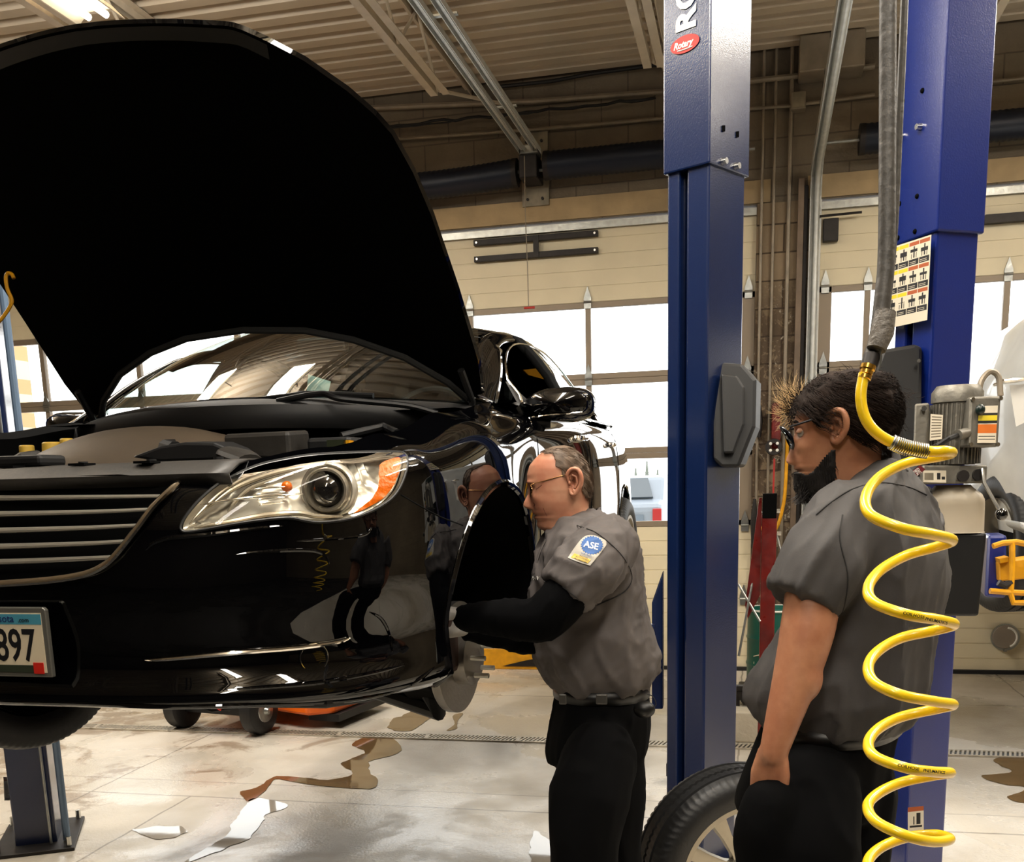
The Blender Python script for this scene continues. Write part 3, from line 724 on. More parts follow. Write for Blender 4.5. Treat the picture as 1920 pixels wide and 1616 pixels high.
GRF = [(336, 903), (326, 914), (291, 949), (262, 988), (241, 1015), (220, 1041), (198, 1060), (163, 1076), (96, 1087), (0, 1094)]
GRq = [ipx(*p) for p in crv(GRF, 40)]
t0_ = GRq[-1][1]
GRq += [(q_, t0_ - .004) for q_ in (GRq[-1][0] * .7, GRq[-1][0] * .35, 0.0)]
hole_g = U([(0.0, 1.0)] + [(GRq[0][0], 1.0)] + GRq)
AC = (.945, .30)
def arch(cy, hw, hh, zb=.1, n=34):
    l = []
    for k in range(n + 1):
        a = PI * k / n; l.append((cy - hw * math.cos(a), AC[1] + hh * math.sin(a)))
    return l
def arch_q(cy, hw, hh):
    l = [inv(YZT, p, q_at_y(.35)) for p in arch(cy, hw, hh)]
    return [(l[0][0] + .012, 0.0)] + [(l[0][0] + .006, l[0][1] * .5)] + l + [(l[-1][0] - .006, l[-1][1] * .5), (l[-1][0] - .012, 0.0)]
AF = arch_q(.945, .415, .375); AR = arch_q(3.74, .385, .345)
# outer boundary with the arches cut from below
def bottom_path():
    b = [(q, 0.0) for q in np.arange(0, AF[0][0], .04)] + AF
    b += [(q, 0.0) for q in np.arange(AF[-1][0] + .06, AR[0][0] - .02, .08)] + AR + [(q, 0.0) for q in np.arange(AR[-1][0] + .06, QMAX - .04, .08)] + [(QMAX, 0.0)]
    return b
top = [(QMAX, 1.0)] + [(q, 1.0) for q in np.arange(QMAX - .08, QF, -.08)] + [(q, 1.0) for q in np.arange(QF, GRq[0][0] + .02, -.03)]
outer = U(bottom_path() + [(QMAX, t) for t in (.25, .5, .75)] + top + GRq)
outer = [outer[0]] + outer[1:]
qt, tri = cdt_patch(outer, [U(HLq)], lambda u: .018 if u < q_at_y(.6) else (.026 if u < QF else .07), .02)
def mirror_add(mb, pts, fs, mi=0):
    mb.add([tuple(p) for p in pts], fs, mi); mb.add([(-p[0], p[1], p[2]) for p in pts], [f[::-1] for f in fs], mi)
body = MB(); mirror_add(body, [S(q, t) for q, t in qt], tri)
body.v = [(0.0 if abs(v[0]) < .0006 else v[0], v[1], v[2]) for v in body.v]
body_o = cb(body, 'body_shell', M['paint'], car, smooth=50, merge=True)
# lip round the wheel openings
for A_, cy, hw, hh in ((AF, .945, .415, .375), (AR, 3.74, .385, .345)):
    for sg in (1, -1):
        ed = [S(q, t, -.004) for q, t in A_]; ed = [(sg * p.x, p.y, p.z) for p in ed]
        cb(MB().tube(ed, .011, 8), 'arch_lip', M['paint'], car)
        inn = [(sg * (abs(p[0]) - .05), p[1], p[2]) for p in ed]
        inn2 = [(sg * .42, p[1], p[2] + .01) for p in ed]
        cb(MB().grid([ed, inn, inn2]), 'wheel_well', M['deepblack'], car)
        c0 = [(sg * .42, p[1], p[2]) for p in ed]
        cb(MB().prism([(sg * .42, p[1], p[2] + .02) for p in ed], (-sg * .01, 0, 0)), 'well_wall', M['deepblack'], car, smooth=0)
# panel gaps: fender/bumper, doors
def gap(pix, w=.0022, name='panel_gap'):
    pts = [onbody(*p, off=-.0008) for p in pix]
    cb(MB().tube([tuple(p) for p in crv([tuple(p) for p in pts], 24)], w, 6), name, M['deepblack'], car)
gap([(752, 928), (790, 950), (828, 970), (868, 985)])
def ygap(y, z0, z1, bow=0):
    l = []
    for k in range(15):
        z = z0 + (z1 - z0) * k / 14; q, t = inv(YZT, (y + bow * math.sin(PI * k / 14), z), q_at_y(1.2)); l.append(S(q, t, -.0008))
    for sg in (1, -1): cb(MB().tube([(sg * p.x, p.y, p.z) for p in l], .003, 6), 'panel_gap', M['deepblack'], car)
ygap(1.47, .24, .90, -.04); ygap(2.42, .24, .90, .01); ygap(3.38, .5, .92, .03)
# ---- crease lines and highlights on the fascia: slim raised ridges of body colour
def ridge(pix, r, off=-.002, mt='paint', name='body_crease', n=30, taper=True):
    pts = [onbody(*p, off=off) for p in pix]; c = crv([tuple(p) for p in pts], n)
    rr = [max(.0006, r * (math.sin(PI * k / n) ** .35 if taper else 1)) for k in range(len(c))]
    return cb(MB().tube([tuple(p) for p in c], rr, 8), name, M[mt], car)
ridge([(270, 1034), (285, 1020), (310, 1010), (345, 1006), (400, 1001), (480, 991), (560, 983)], .006)
ridge([(520, 1016), (600, 1012), (680, 1004), (700, 985)], .004)
ridge([(420, 1042), (500, 1034), (580, 1032), (610, 1042), (618, 1060)], .005)
ridge([(400, 1296), (500, 1289), (600, 1280), (700, 1262), (770, 1244)], .006)
ridge([(0, 1316), (150, 1319), (300, 1323), (500, 1320), (640, 1313), (720, 1300), (780, 1278), (815, 1250)], .007, off=.0)
ridge([(690, 1145), (715, 1160), (730, 1190), (737, 1225)], .005)
# chrome strip and fog lamp
ridge([(273, 1237), (320, 1235), (450, 1223), (560, 1214), (630, 1204), (655, 1196)], .0055, off=.004, mt='chrome', name='chrome_strip')
fq = ipx(588, 1232); fc = S(*fq, .002); fn = (S(fq[0], fq[1], .05) - S(*fq)).normalized()
fo = cb(MB().lathe([(.0, -.02), (.025, -.018), (.0295, .0), (.031, .003), (.033, .0)], fc, fn, 32), 'fog_lamp', M['black'], car)
f2 = MB().tube([fc + (frame_from(fn)[0] * math.cos(a) + frame_from(fn)[1] * math.sin(a)) * .0315 + fn * .003 for a in [k * 2 * PI / 32 for k in range(32)]], .0014, 6, closed=True)
f2.v = [tuple(CARM @ Vector(v)) for v in f2.v]; f2.build('fog_lamp_ring', M['chrome'], fo)
# ---- grille
fr = [S(q, t, .006) for q, t in GRq]; fr = [(-p.x, p.y, p.z) for p in fr] + [tuple(p) for p in fr[::-1]]
gf = cb(MB().tube([(x, y - .002, z) for x, y, z in fr], .0085, 8, flat=.7), 'grille_frame', M['chrome'], car)
bars = [((0, 934), (180, 932), (308, 930)), ((0, 964), (170, 960), (285, 955)), ((0, 995), (160, 990), (261, 985)), ((0, 1025), (150, 1020), (238, 1015)), ((0, 1054), (130, 1049), (208, 1045))]
for i, b_ in enumerate(bars):
    pts = [CP(b_[0][0], b_[0][1], x=.03)] if 0 else []
    a0 = onbody(*b_[0], off=-.012); a1 = onbody(*b_[1], off=-.012); a2 = onbody(*b_[2], off=-.006)
    c0 = Vector((0, a0.y - .003, a0.z + .001))
    half = [tuple(p) for p in crv([tuple(c0), tuple(a0), tuple(a1), tuple(a2)], 16)]
    full = [(-x, y, z) for x, y, z in half[::-1][:-1]] + half
    rr = [.0066 - .0036 * abs(x) / .5 for x, y, z in full]
    cb(MB().tube(full, rr, 8), 'grille_bar', M['satin'], car)
gp = [(0, .06, .715), (.33, .07, .715), (.46, .10, .7), (.40, .08, .6), (.3, .06, .52), (0, .05, .47)]
cb(MB().prism([(x, y, z) for x, y, z in gp] + [(-x, y, z) for x, y, z in gp[::-1][1:-1]], (0, .02, 0)), 'grille_backing', M['deepblack'], car, smooth=0)
# ---- licence plate
p0 = CP(90, 1139, y=-.012); p1 = CP(92, 1270, y=-.012); pz0, pz1 = p1.z, p0.z; pr_ = (p0.x + p1.x) / 2
pc = MB().prism([(pr_ - .325, 0, pz0), (pr_, 0, pz0), (pr_, 0, pz1 - .006), (pr_ - .006, 0, pz1), (pr_ - .319, 0, pz1), (pr_ - .325, 0, pz1 - .006)], (0, -.012, 0))
fr_o = cb(pc, 'plate_frame', mat('plate frame', (120, 118, 110), .3, .5), car, smooth=0, bevel=.002)
def sub(mb, name, mt, par, **k): return cb(mb, name, mt, par, **k)
M['platewhite'] = mat('plate white', (214, 200, 172), .4); M['platesky'] = mat('plate blue', (70, 140, 160), .4)
px0, px1 = pr_ - .312, pr_ - .011
sub(MB().box(px0, px1, -.0135, -.012, pz0 + .010, pz1 - .012), 'plate_face', M['platewhite'], fr_o, smooth=0)
sub(MB().box(px0, px1, -.0142, -.0134, pz1 - .036, pz1 - .014), 'plate_band', M['platesky'], fr_o, smooth=0)
sub(MB().box(px0, px1 - .03, -.0142, -.0134, pz0 + .010, pz0 + .026), 'plate_lower_band', mat('plate green', (40, 48, 34), .5), fr_o, smooth=0)
sub(MB().box(px1 - .031, px1 - .006, -.015, -.0134, pz0 + .008, pz0 + .032), 'registration_sticker', mat('red sticker', (196, 36, 24), .4), fr_o, smooth=0)
ink = mat('plate ink', (14, 14, 18), .5)
def ctext(s_, name, mt, x, y, z, size, par, xs=1, align='RIGHT', bold=0):
    Mx = CARM @ plane_M((x, y, z), (1, 0, 0), (0, 0, 1)); return text(s_, name, mt, Mx, size, par, .0004, align, xs, bold=bold)
ctext('897', 'plate_digits', ink, px1 - .019, -.0145, pz0 + .036, .098, fr_o, .70, bold=.0012)
ctext('Minnesota', 'plate_words', mat('plate navy', (24, 40, 92), .5), px1 - .066, -.0150, pz1 - .031, .023, fr_o, 1.0)
ctext('.com', 'plate_words', ink, px1 - .029, -.0150, pz1 - .031, .014, fr_o, 1.0)
# ---- headlamp (viewer's right; mirrored lamp is outside the frame but built too)
def headlamp(sg):
    def mk(mb, name, mt, par, **k):
        if sg < 0: mb.v = [(-v[0], v[1], v[2]) for v in mb.v]
        return cb(mb, name, mt, par, **k)
    qt2, tr2 = cdt_patch(U(HLq), [], lambda u: .014, .014)
    lens = mk(MB().add([tuple(S(q, t, .003)) for q, t in qt2], tr2), 'headlamp', M['hl_lens'], car, smooth=60)
    # bucket behind the lens
    cen = np.mean(np.array(HLq), axis=0)
    def dist_in(q, t):
        return min(math.hypot(q - a, (t - b) * TV) for a, b in HLq)
    def depth(q, t):
        d = dist_in(q, t); return -.010 - .055 * min(1, d / .045) ** .8
    pts = []
    for q, t in qt2:
        dd = depth(q, t) - .006; w = .006 * math.sin(q * 210) * min(1, dist_in(q, t) / .02) if q > ipx(640, 918)[0] else .0045 * math.sin(t * TV * 420) * min(1, dist_in(q, t) / .03)
        pts.append(tuple(S(q, t, dd + w)))
    mk(MB().add(pts, tr2), 'lamp_bowl', M['hl_chrome'], lens, smooth=60)
    edge = [S(q, t, .001) for q, t in HLq]; edge2 = [S(q, t, -.012) for q, t in HLq]
    mk(MB().grid([edge, edge2], cv=True), 'lamp_rim', M['hl_trim'], lens)
    mk(MB().tube([tuple(S(q, t, .001)) for q, t in HLq], .0035, 6, closed=True), 'lamp_seal', M['black'], lens)
    # projector
    pq = ipx(626, 919); c = S(*pq, -.03); nrm = Vector((.18, -1, .02)).normalized()
    mk(MB().lathe([(.050, -.02), (.049, .012), (.0455, .022), (.041, .022), (.037, .012), (.034, .006)], c, nrm, 40), 'projector_ring', M['hl_trim'], lens, smooth=40)
    mk(MB().lathe([(.0355, .0), (.034, .012), (.028, .022), (.018, .029), (.008, .032), (.0005, .033)], c, nrm, 40), 'projector_lens', mat('projector glass', (22, 20, 20), .04, 0, .8, coat=1), lens, smooth=80)
    mk(MB().lathe([(.062, -.02), (.060, .0), (.056, .006), (.052, .002)], c, nrm, 40), 'projector_shroud', M['hl_chrome'], lens, smooth=40)
    # amber side reflector
    am = [(714, 872), (735, 860), (752, 858), (751, 880), (742, 906), (724, 930), (698, 948), (664, 962), (680, 950), (702, 930), (712, 906)]
    aq = [ipx(*p) for p in crv(am, 44, True)][:44]
    qa, ta = cdt_patch(U(aq), [], lambda u: .01, .01)
    mk(MB().add([tuple(S(q, t, -.003 + .0012 * math.sin(t * 190))) for q, t in qa], ta), 'amber_reflector', M['amber'], lens, smooth=60)
    # inner bezels: slim bright strips along the outline, one a modelled light reflection
    def strip(pix, r, off, mt='hl_trim', nm='lamp_bezel_and_glint'):
        cpts = [tuple(S(*ipx(*p), off)) for p in crv(pix, 30)]
        mk(MB().tube(cpts, [max(.0008, r * math.sin(PI * (k + .5) / 31) ** .4) for k in range(31)], 8), nm, M[mt], lens)
    strip([(380, 956), (430, 920), (480, 898), (540, 881), (600, 873), (622, 872)], .006, -.02)
    strip([(352, 984), (372, 962), (410, 926), (460, 896), (520, 876), (590, 864), (680, 858)], .004, -.012)
    strip([(360, 990), (430, 978), (500, 966), (560, 962), (600, 968), (650, 968)], .006, -.018)
    strip([(424, 960), (440, 940), (470, 915), (520, 898), (560, 889)], .005, -.035)
    strip([(374, 946), (440, 936), (500, 930), (570, 926)], .0026, -.006, 'chrome')  # light reflection across the lamp, built as a chrome bar
    strip([(634, 867), (700, 862), (745, 857)], .002, -.006, 'chrome')
    for k in range(4): strip([(470 + 6 * k, 918 + 10 * k), (500, 915 + 10 * k), (540, 912 + 10 * k)], .0022, -.03, 'chrome')
    b_ = S(*ipx(548, 912), -.045); mk(MB().ell(b_, (.012, .012, .012)), 'bulb', M['amber'], lens)
    strip([(655, 966), (700, 950), (735, 920), (752, 880), (756, 856)], .003, -.008, 'chrome')
headlamp(1); headlamp(-1)
# ---- hood, hinged at the cowl and raised 42 degrees
PHI = math.radians(42)
hh = [(0, 1.245), (.1, 1.24), (.23, 1.225), (.34, 1.205), (.40, 1.19), (.46, 1.145), (.53, 1.085), (.61, 1.0), (.66, .935), (.69, .88), (.715, .77), (.73, .64), (.742, .40), (.75, .15), (.735, .02), (.68, .005), (.63, .075), (.51, .175), (.36, .245), (.21, .285), (0, .30)]
ho = [tuple(p) for p in crv(hh[:6], 14)][:-1] + hh[5:14] + hh[14:]
ho = [(x, l) for x, l in ho]; ho_full = ho + [(-x, l) for x, l in ho[::-1][1:-1]]
def hoodpt(x, l, up=0):
    crown = .045 * (1 - (x / .78) ** 2) * min(1, l / .5) + .05 * math.sin(min(1, max(0, l / 1.25)) * PI) * .6
    crown -= .05 * max(0, (l - 1.0) / .25) ** 2
    y = 1.45 - l * math.cos(PHI) + math.sin(PHI) * 0; z = .94 + l * math.sin(PHI)
    n = Vector((0, math.sin(PHI), math.cos(PHI))); return Vector((x + .012, y, z)) + n * (crown + up)
gridp = [(x * .07, l * .07) for x in range(-11, 12) for l in range(0, 19)]
pts2 = [Vector(p) for p in ho_full]; nb = len(pts2); ed = [(i, (i + 1) % nb) for i in range(nb)]
for g_ in gridp:
    if inside(g_, ho_full) and min((p - Vector(g_)).length for p in pts2[:nb]) > .02: pts2.append(Vector(g_))
vv, ee, ff, *_ = delaunay_2d_cdt(pts2, ed, [], 0, 1e-7)
ff = [tuple(f) for f in ff if inside(sum((vv[i] for i in f), Vector((0, 0))) / len(f), ho_full)]
hm = MB(); n0 = len(vv)
hm.add([hoodpt(p.x, p.y, .008) for p in vv], ff); hm.add([hoodpt(p.x * .992, .62 + (p.y - .62) * .992, -.004) for p in vv], [f[::-1] for f in ff], 1)
hm.add([hoodpt(x, l, .008) for x, l in ho_full] + [hoodpt(x * .992, .62 + (l - .62) * .992, -.004) for x, l in ho_full], [(i, (i + 1) % nb, (i + 1) % nb + nb, i + nb) for i in range(nb)], 0)
hood = cb(hm, 'hood', [M['paint'], M['underhood']], car, smooth=40)
seal = [(x, l - .012) for x, l in ho if l > 1.0]; seal = [(-x, l) for x, l in seal[::-1][:-1]] + seal if 0 else seal
M['seal'] = mat('grey rubber seal', (34, 34, 32), .6)
e1 = [hoodpt(x * .985, l - .012, -.006) for x, l in ho[:15]]; e2 = [hoodpt(x * .96, l - .05, -.009) for x, l in ho[:15]]
for sg in (1, -1):
    f1 = [Vector((sg * (p.x - .012) + .012, p.y, p.z)) for p in e1]; f2_ = [Vector((sg * (p.x - .012) + .012, p.y, p.z)) for p in e2]
    sub(MB().grid([f1, f2_]), 'front_seal', M['seal'], hood)
    sub(MB().tube([hoodpt(sg * x, l + .004, -.012) for x, l in ho[-6:]], .011, 8), 'cowl_seal', M['seal'], hood)
    sub(MB().tube([(sg * .70, 1.42, .86), hoodpt(sg * .70, .02, -.03), hoodpt(sg * .69, .14, -.03)], .012, 8), 'hood_hinge', M['black'], hood)
# under-hood labels
def hquad(pix, name, mt, off=-.012):
    pl_n = Vector((0, math.sin(PHI), math.cos(PHI))); p0_ = hoodpt(-.3, .7, off); pts_ = []
    for a, b_ in pix:
        o, d = cray(a, b_); pts_.append(o + d * ((p0_ - o).dot(pl_n) / d.dot(pl_n)))
    sub(MB().prism(pts_, pl_n * -.0015), name, mt, hood, smooth=0)
lab = mat('underhood label', (196, 190, 172), .5)
hquad([(2, 226), (12, 225), (30, 240), (28, 252), (0, 302), (-22, 330), (-34, 300)], 'emission_label', lab)
hquad([(18, 226), (32, 198), (39, 202), (26, 232)], 'small_label', lab)
hquad([(2, 272), (12, 262), (16, 268), (4, 282)], 'barcode', M['black'], -.0145)
# ---- greenhouse
def lerp(a, b, t): return Vector(a) * (1 - t) + Vector(b) * t
def Wb(u): return Vector((.73 * u, 1.13 + .34 * u * u, .955 - .025 * u * u))
def Wt(u): return Vector((.565 * u, 1.93 + .10 * u * u, 1.295 - .055 * u * u))
def Wp(u, v):
    p = lerp(Wb(u), Wt(u), v); p += Vector((0, -.35, 1)).normalized() * (.045 * 4 * v * (1 - v)) * .55; return p
NU = 25
cb(MB().grid([[Wp(-1 + 2 * i / (NU - 1), j / 11) for j in range(12)] for i in range(NU)]), 'windshield', M['wsglass'], car, smooth=80)
# rail curve and belt curve
RL = crv([(.745, 1.44, .93), (.715, 1.66, 1.055), (.66, 1.9, 1.165), (.635, 2.12, 1.225), (.63, 2.4, 1.252), (.635, 2.7, 1.245), (.65, 3.0, 1.185), (.675, 3.3, 1.09), (.70, 3.6, 1.0), (.715, 3.85, .95)], 60)
def rail(y):
    ys = [p[1] for p in RL]; return Vector((np.interp(y, ys, [p[0] for p in RL]), y, np.interp(y, ys, [p[2] for p in RL])))
def beltp(y): return Vector((.842 - .055 * max(0, y - 2.2) / 1.65, y, .925 + .03 * max(0, (y - 2.0)) / 1.85))
# roof
rt = []
for j in range(22):
    y = 1.93 + (3.30 - 1.93) * j / 21; row = []
    for i in range(NU):
        u = -1 + 2 * i / (NU - 1); yy = y + .10 * u * u * (1 - j / 21); R_ = rail(yy + .0)
        e = .565 + (R_.x - .03 - .565) * min(1, j / 3)
        zc = 1.295 + .03 * math.sin(PI * min(1, j / 21)) - .11 * (j / 21) ** 2.2
        row.append(Vector((e * u, yy, zc + (R_.z + .012 - zc) * abs(u) ** 2.6)))
    rt.append(row)
cb(MB().grid(rt), 'roof', M['paint'], car, smooth=80)
# rear window and parcel
rw0 = rt[-1]; rw1 = [Vector((.68 * (-1 + 2 * i / (NU - 1)), 4.08 - .25 * (-1 + 2 * i / (NU - 1)) ** 2, .985)) for i in range(NU)]
cb(MB().grid([[lerp(a, b_, j / 8) + Vector((0, 0, .02 * math.sin(PI * j / 8))) for a, b_ in zip(rw0, rw1)] for j in range(9)]), 'rear_window', M['sglass'], car, smooth=80)
dk = [[Vector((x_ * u, y_ + dy * (1 - abs(u) ** 2), z_)) for u in [k / 8 for k in range(-8, 9)]] for x_, y_, dy, z_ in ((.72, 3.80, .3, .975), (.73, 4.1, .2, .985), (.72, 4.35, .1, .99), (.62, 4.62, .03, .985))]
cb(MB().grid(dk), 'trunk_lid', M['paint'], car)
for sg in (1, -1):
    # A pillar + roof rail + C pillar as one flared strip on each side
    rows = []
    for k in range(61):
        p = Vector(RL[k]); nx = Vector((.9, 0, .45)).normalized()
        y = p.y; tn = (Vector(RL[min(k + 1, 60)]) - Vector(RL[max(k - 1, 0)])).normalized(); side = tn.cross(Vector((1, 0, 0)))
        wd = .028 + .012 * (1 - min(1, abs(y - 1.5) / .4)) + (.05 * max(0, (y - 3.1)) / .75)
        dn = Vector((.10, .10, -1)).normalized() if y > 1.9 else Vector((.30, .9, -.45)).normalized()
        up_ = Vector((-1, -.1, .25)).normalized() if y > 1.95 else Vector((-.75, -.65, .15)).normalized()
        rows.append([Vector((sg * q_.x, q_.y, q_.z)) for q_ in (p + up_ * .06 + Vector((0, 0, -.004)), p + up_ * .03 + Vector((0, 0, .006)), p, p + dn * wd * .6 + Vector((.012, 0, 0)), p + dn * wd * 1.2 + Vector((.014, 0, 0)))])
    cb(MB().grid(rows), 'roof_rail', M['paint'], car, smooth=80, solid=.006)
    # side glass surface between belt and rail
    def gl(y, v, off=0):
        a = beltp(y); b_ = rail(y); p = lerp(a, b_, v); p.x += .03 * math.sin(PI * v) + off; return Vector((sg * p.x, p.y, p.z))
    def pane(y0, y1, name, mt):
        rows = []
        for k in range(19):
            y = y0 + (y1 - y0) * k / 18; rows.append([gl(y, v, -.008) for v in [j / 8 for j in range(9)]])
        return cb(MB().grid(rows), name, mt, car, smooth=80)
    pane(2.46, 3.25, 'rear_door_glass', M['sglass'])
    # front window is wound down: only the door frame edges are there
    rows = [[gl(y, v, .004) for v in (0, .25, .5, .75, 1)] for y in (2.30, 2.34, 2.40, 2.46)]
    cb(MB().grid(rows), 'centre_pillar', M['deepblack'], car, solid=.02)
    rows = [[gl(y, v, .004) for v in (0, .25, .5, .75, 1)] for y in np.linspace(3.22, 3.85, 8)]
    cb(MB().grid(rows), 'quarter_panel', M['paint'], car, solid=.01)
    rows = [[gl(y, v, .0) for v in (0, .33, .66, 1)] for y in (1.46, 1.56, 1.66, 1.74)]
    # chrome window surround
    lp = [gl(1.50, .0, .014)] + [gl(y, .0, .014) for y in np.linspace(1.7, 3.25, 10)] + [gl(y, 1 - .12, .016) for y in np.linspace(3.25, 1.75, 22)] + [gl(1.62, .8, .016), gl(1.55, .45, .015)]
    cb(MB().tube(lp, .0042, 6, closed=True), 'window_chrome', M['chrome'], car)
    # belt shelf between the wrap and the glass
    rows = []
    for y in np.linspace(1.44, 3.9, 20):
        q_ = q_at_y(y); a = S(q_, 1.0); a = Vector((sg * a.x, a.y, a.z)); b_ = Vector((sg * (beltp(y).x - .02), y, beltp(y).z)); rows.append([a, b_])
    cb(MB().grid(rows), 'belt_strip', M['paint'], car)
    # door handles
    for y in (2.2, 3.17):
        q_, t_ = inv(YZT, (y, .835), q_at_y(1.2)); c = S(q_, t_, .022); d0 = S(q_at_y(y - .09), t_, .012); d1 = S(q_at_y(y + .09), t_, .012)
        hnd = MB().tube([(sg * p[0], p[1], p[2]) for p in crv([tuple(S(q_at_y(y - .09), t_, .0)), tuple(S(q_at_y(y - .08), t_, .02)), tuple(c), tuple(S(q_at_y(y + .08), t_, .02)), tuple(S(q_at_y(y + .09), t_, .0))], 14)], .011, 8)
        cb(hnd, 'door_handle', M['chrome'], car)
    # mirror
    mc = CP(1048, 762, y=1.66); mw, mh = .118, .058
    mi_ = MB()
    rows = []
    prof = [(-1, .0), (-.92, .55), (-.7, .85), (-.3, 1.0), (.2, 1.0), (.6, .92), (.85, .72), (.97, .4), (1, .0)]
    nn = 22
    for k in range(nn):
        a = 2 * PI * k / nn; row = []
        for j, sc2 in enumerate((0.02, .45, .78, .95, 1.0, 1.0)):
            yy = (-.085, -.075, -.05, -.02, .02, .05)[j]
            cx_ = math.copysign(abs(math.cos(a)) ** .62, math.cos(a)) * mw * sc2; cz_ = math.copysign(abs(math.sin(a)) ** .75, math.sin(a)) * mh * sc2 * (1 - .18 * (cx_ / mw < 0) * abs(cx_ / mw))
            row.append(Vector((sg * (mc.x + cx_), mc.y + yy, mc.z + cz_ + .006)))
        rows.append(row)
    mo = cb(mi_.grid(rows, cu=True), 'side_mirror', M['paint'], car, smooth=60)
    sub(MB().prism([(sg * (mc.x + .108 * math.cos(a)), mc.y + .045, mc.z + .052 * math.sin(a) + .006) for a in [2 * PI * k / 24 for k in range(24)]], (0, .004, 0)), 'mirror_glass', M['chrome'], mo)
    sub(MB().tube([(sg * (mc.x - .11), mc.y - .03, mc.z - .035), (sg * (mc.x - .02), mc.y - .075, mc.z - .032), (sg * (mc.x + .09), mc.y - .055, mc.z - .026)], .003, 6), 'mirror_trim', M['chrome'], mo)
    sub(MB().tube([(sg * .80, 1.60, .925), (sg * (mc.x - .12), 1.64, mc.z - .05), (sg * (mc.x - .03), 1.66, mc.z - .055)], [.03, .026, .02], 10, flat=.7), 'mirror_arm', M['black'], mo)
    # sail triangle
    cb(MB().prism([gl(1.50, .05, .006), gl(1.70, .05, .006), gl(1.62, .75, .006)], (-.008 * sg, 0, 0)), 'mirror_sail', M['black'], car, smooth=0)
# ---- cabin
cab = MB().box(-.74, .74, 1.62, 3.9, .26, .30); cb(cab, 'cabin_floor', M['deepblack'], car, smooth=0)
dash = MB().grid([[Vector((x, y, z)) for (y, z) in ((1.20, .90), (1.34, .935 - .03 * (x / .7) ** 2), (1.55, .93), (1.75, .90 + .03 * math.exp(-((x - .38) / .2) ** 2)), (1.86, .84), (1.88, .5))] for x in np.linspace(-.72, .72, 15)])
cb(dash, 'dashboard', M['deepblack'], car)
sw = MB(); swc = Vector((.37, 1.98, .865)); nrm = Vector((0, -.9, .42)).normalized(); a_, b__, _ = frame_from(nrm)
sw.tube([swc + (a_ * math.cos(k * 2 * PI / 36) + b__ * math.sin(k * 2 * PI / 36)) * .185 for k in range(36)], .014, 8, closed=True); sw.tube([swc - a_ * .18, swc, swc + a_ * .18], .02, 8); sw.tube([swc, swc - b__ * .18], .02, 8)
cb(sw, 'steering_wheel', M['black'], car)
for sx in (-.37, .37):
    cb(MB().box(sx - .25, sx + .25, 2.1, 2.65, .45, .58).prism([(sx - .25, 2.55, .55), (sx - .25, 2.72, .55), (sx - .2, 2.88, 1.02), (sx - .2, 2.80, 1.02)], (.45, 0, 0)), 'front_seat', M['seat'], car, smooth=0, bevel=.03)
    cb(MB().box(sx - .12, sx + .12, 2.80, 2.88, 1.03, 1.15), 'headrest', M['seat'], car, smooth=0, bevel=.03)
cb(MB().box(-.6, .6, 3.35, 3.55, .5, .92), 'rear_seat', M['seat'], car, smooth=0, bevel=.03)
cb(MB().box(-.10, .10, 1.86, 1.90, 1.17, 1.225), 'rear_view_mirror', M['black'], car, smooth=0, bevel=.01)
# papers behind the glass
ws1 = [CP(578, 702, y=1.36), CP(620, 715, y=1.38), CP(615, 738, y=1.36), CP(575, 735, y=1.34)]
cb(MB().prism(ws1, (0, .002, 0)), 'windshield_paper', mat('paper', (176, 196, 190), .6), car, smooth=0)
# ---- cowl, wipers
cw = MB().grid([[Wb(u) + Vector((0, dy, dz)) for dy, dz in ((.03, .0), (-.04, -.012), (-.10, -.03), (-.13, -.10))] for u in np.linspace(-1, 1, 21)])
cb(cw, 'cowl', M['black'], car, solid=.004)
def wiper(pix, ys, label=None):
    pts = [CP(a, b_, y=yy) for (a, b_), yy in zip(pix, ys)]
    w0 = cb(MB().tube([tuple(p) for p in crv([tuple(p) for p in pts], 20)], .009, 8), 'wiper', M['black'], car); return w0
wiper([(300, 770), (330, 762), (390, 757), (440, 758)], [1.42, 1.34, 1.24, 1.18]); wiper([(385, 760), (460, 752), (545, 742), (580, 738), (700, 742)], [1.22, 1.16, 1.13, 1.15, 1.16])
wiper([(520, 752), (600, 738), (640, 748), (760, 760), (820, 775)], [1.10, 1.1, 1.08, 1.16, 1.2])
# ---- engine bay
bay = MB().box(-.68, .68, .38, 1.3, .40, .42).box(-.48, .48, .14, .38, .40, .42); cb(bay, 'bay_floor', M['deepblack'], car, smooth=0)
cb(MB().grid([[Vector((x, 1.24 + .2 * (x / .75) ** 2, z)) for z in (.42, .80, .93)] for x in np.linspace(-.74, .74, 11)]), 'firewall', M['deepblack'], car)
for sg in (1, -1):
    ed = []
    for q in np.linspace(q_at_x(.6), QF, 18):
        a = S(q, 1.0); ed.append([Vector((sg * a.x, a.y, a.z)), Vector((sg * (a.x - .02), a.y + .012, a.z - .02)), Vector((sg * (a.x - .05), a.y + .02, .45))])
    cb(MB().grid(ed), 'inner_fender', M['deepblack'], car)
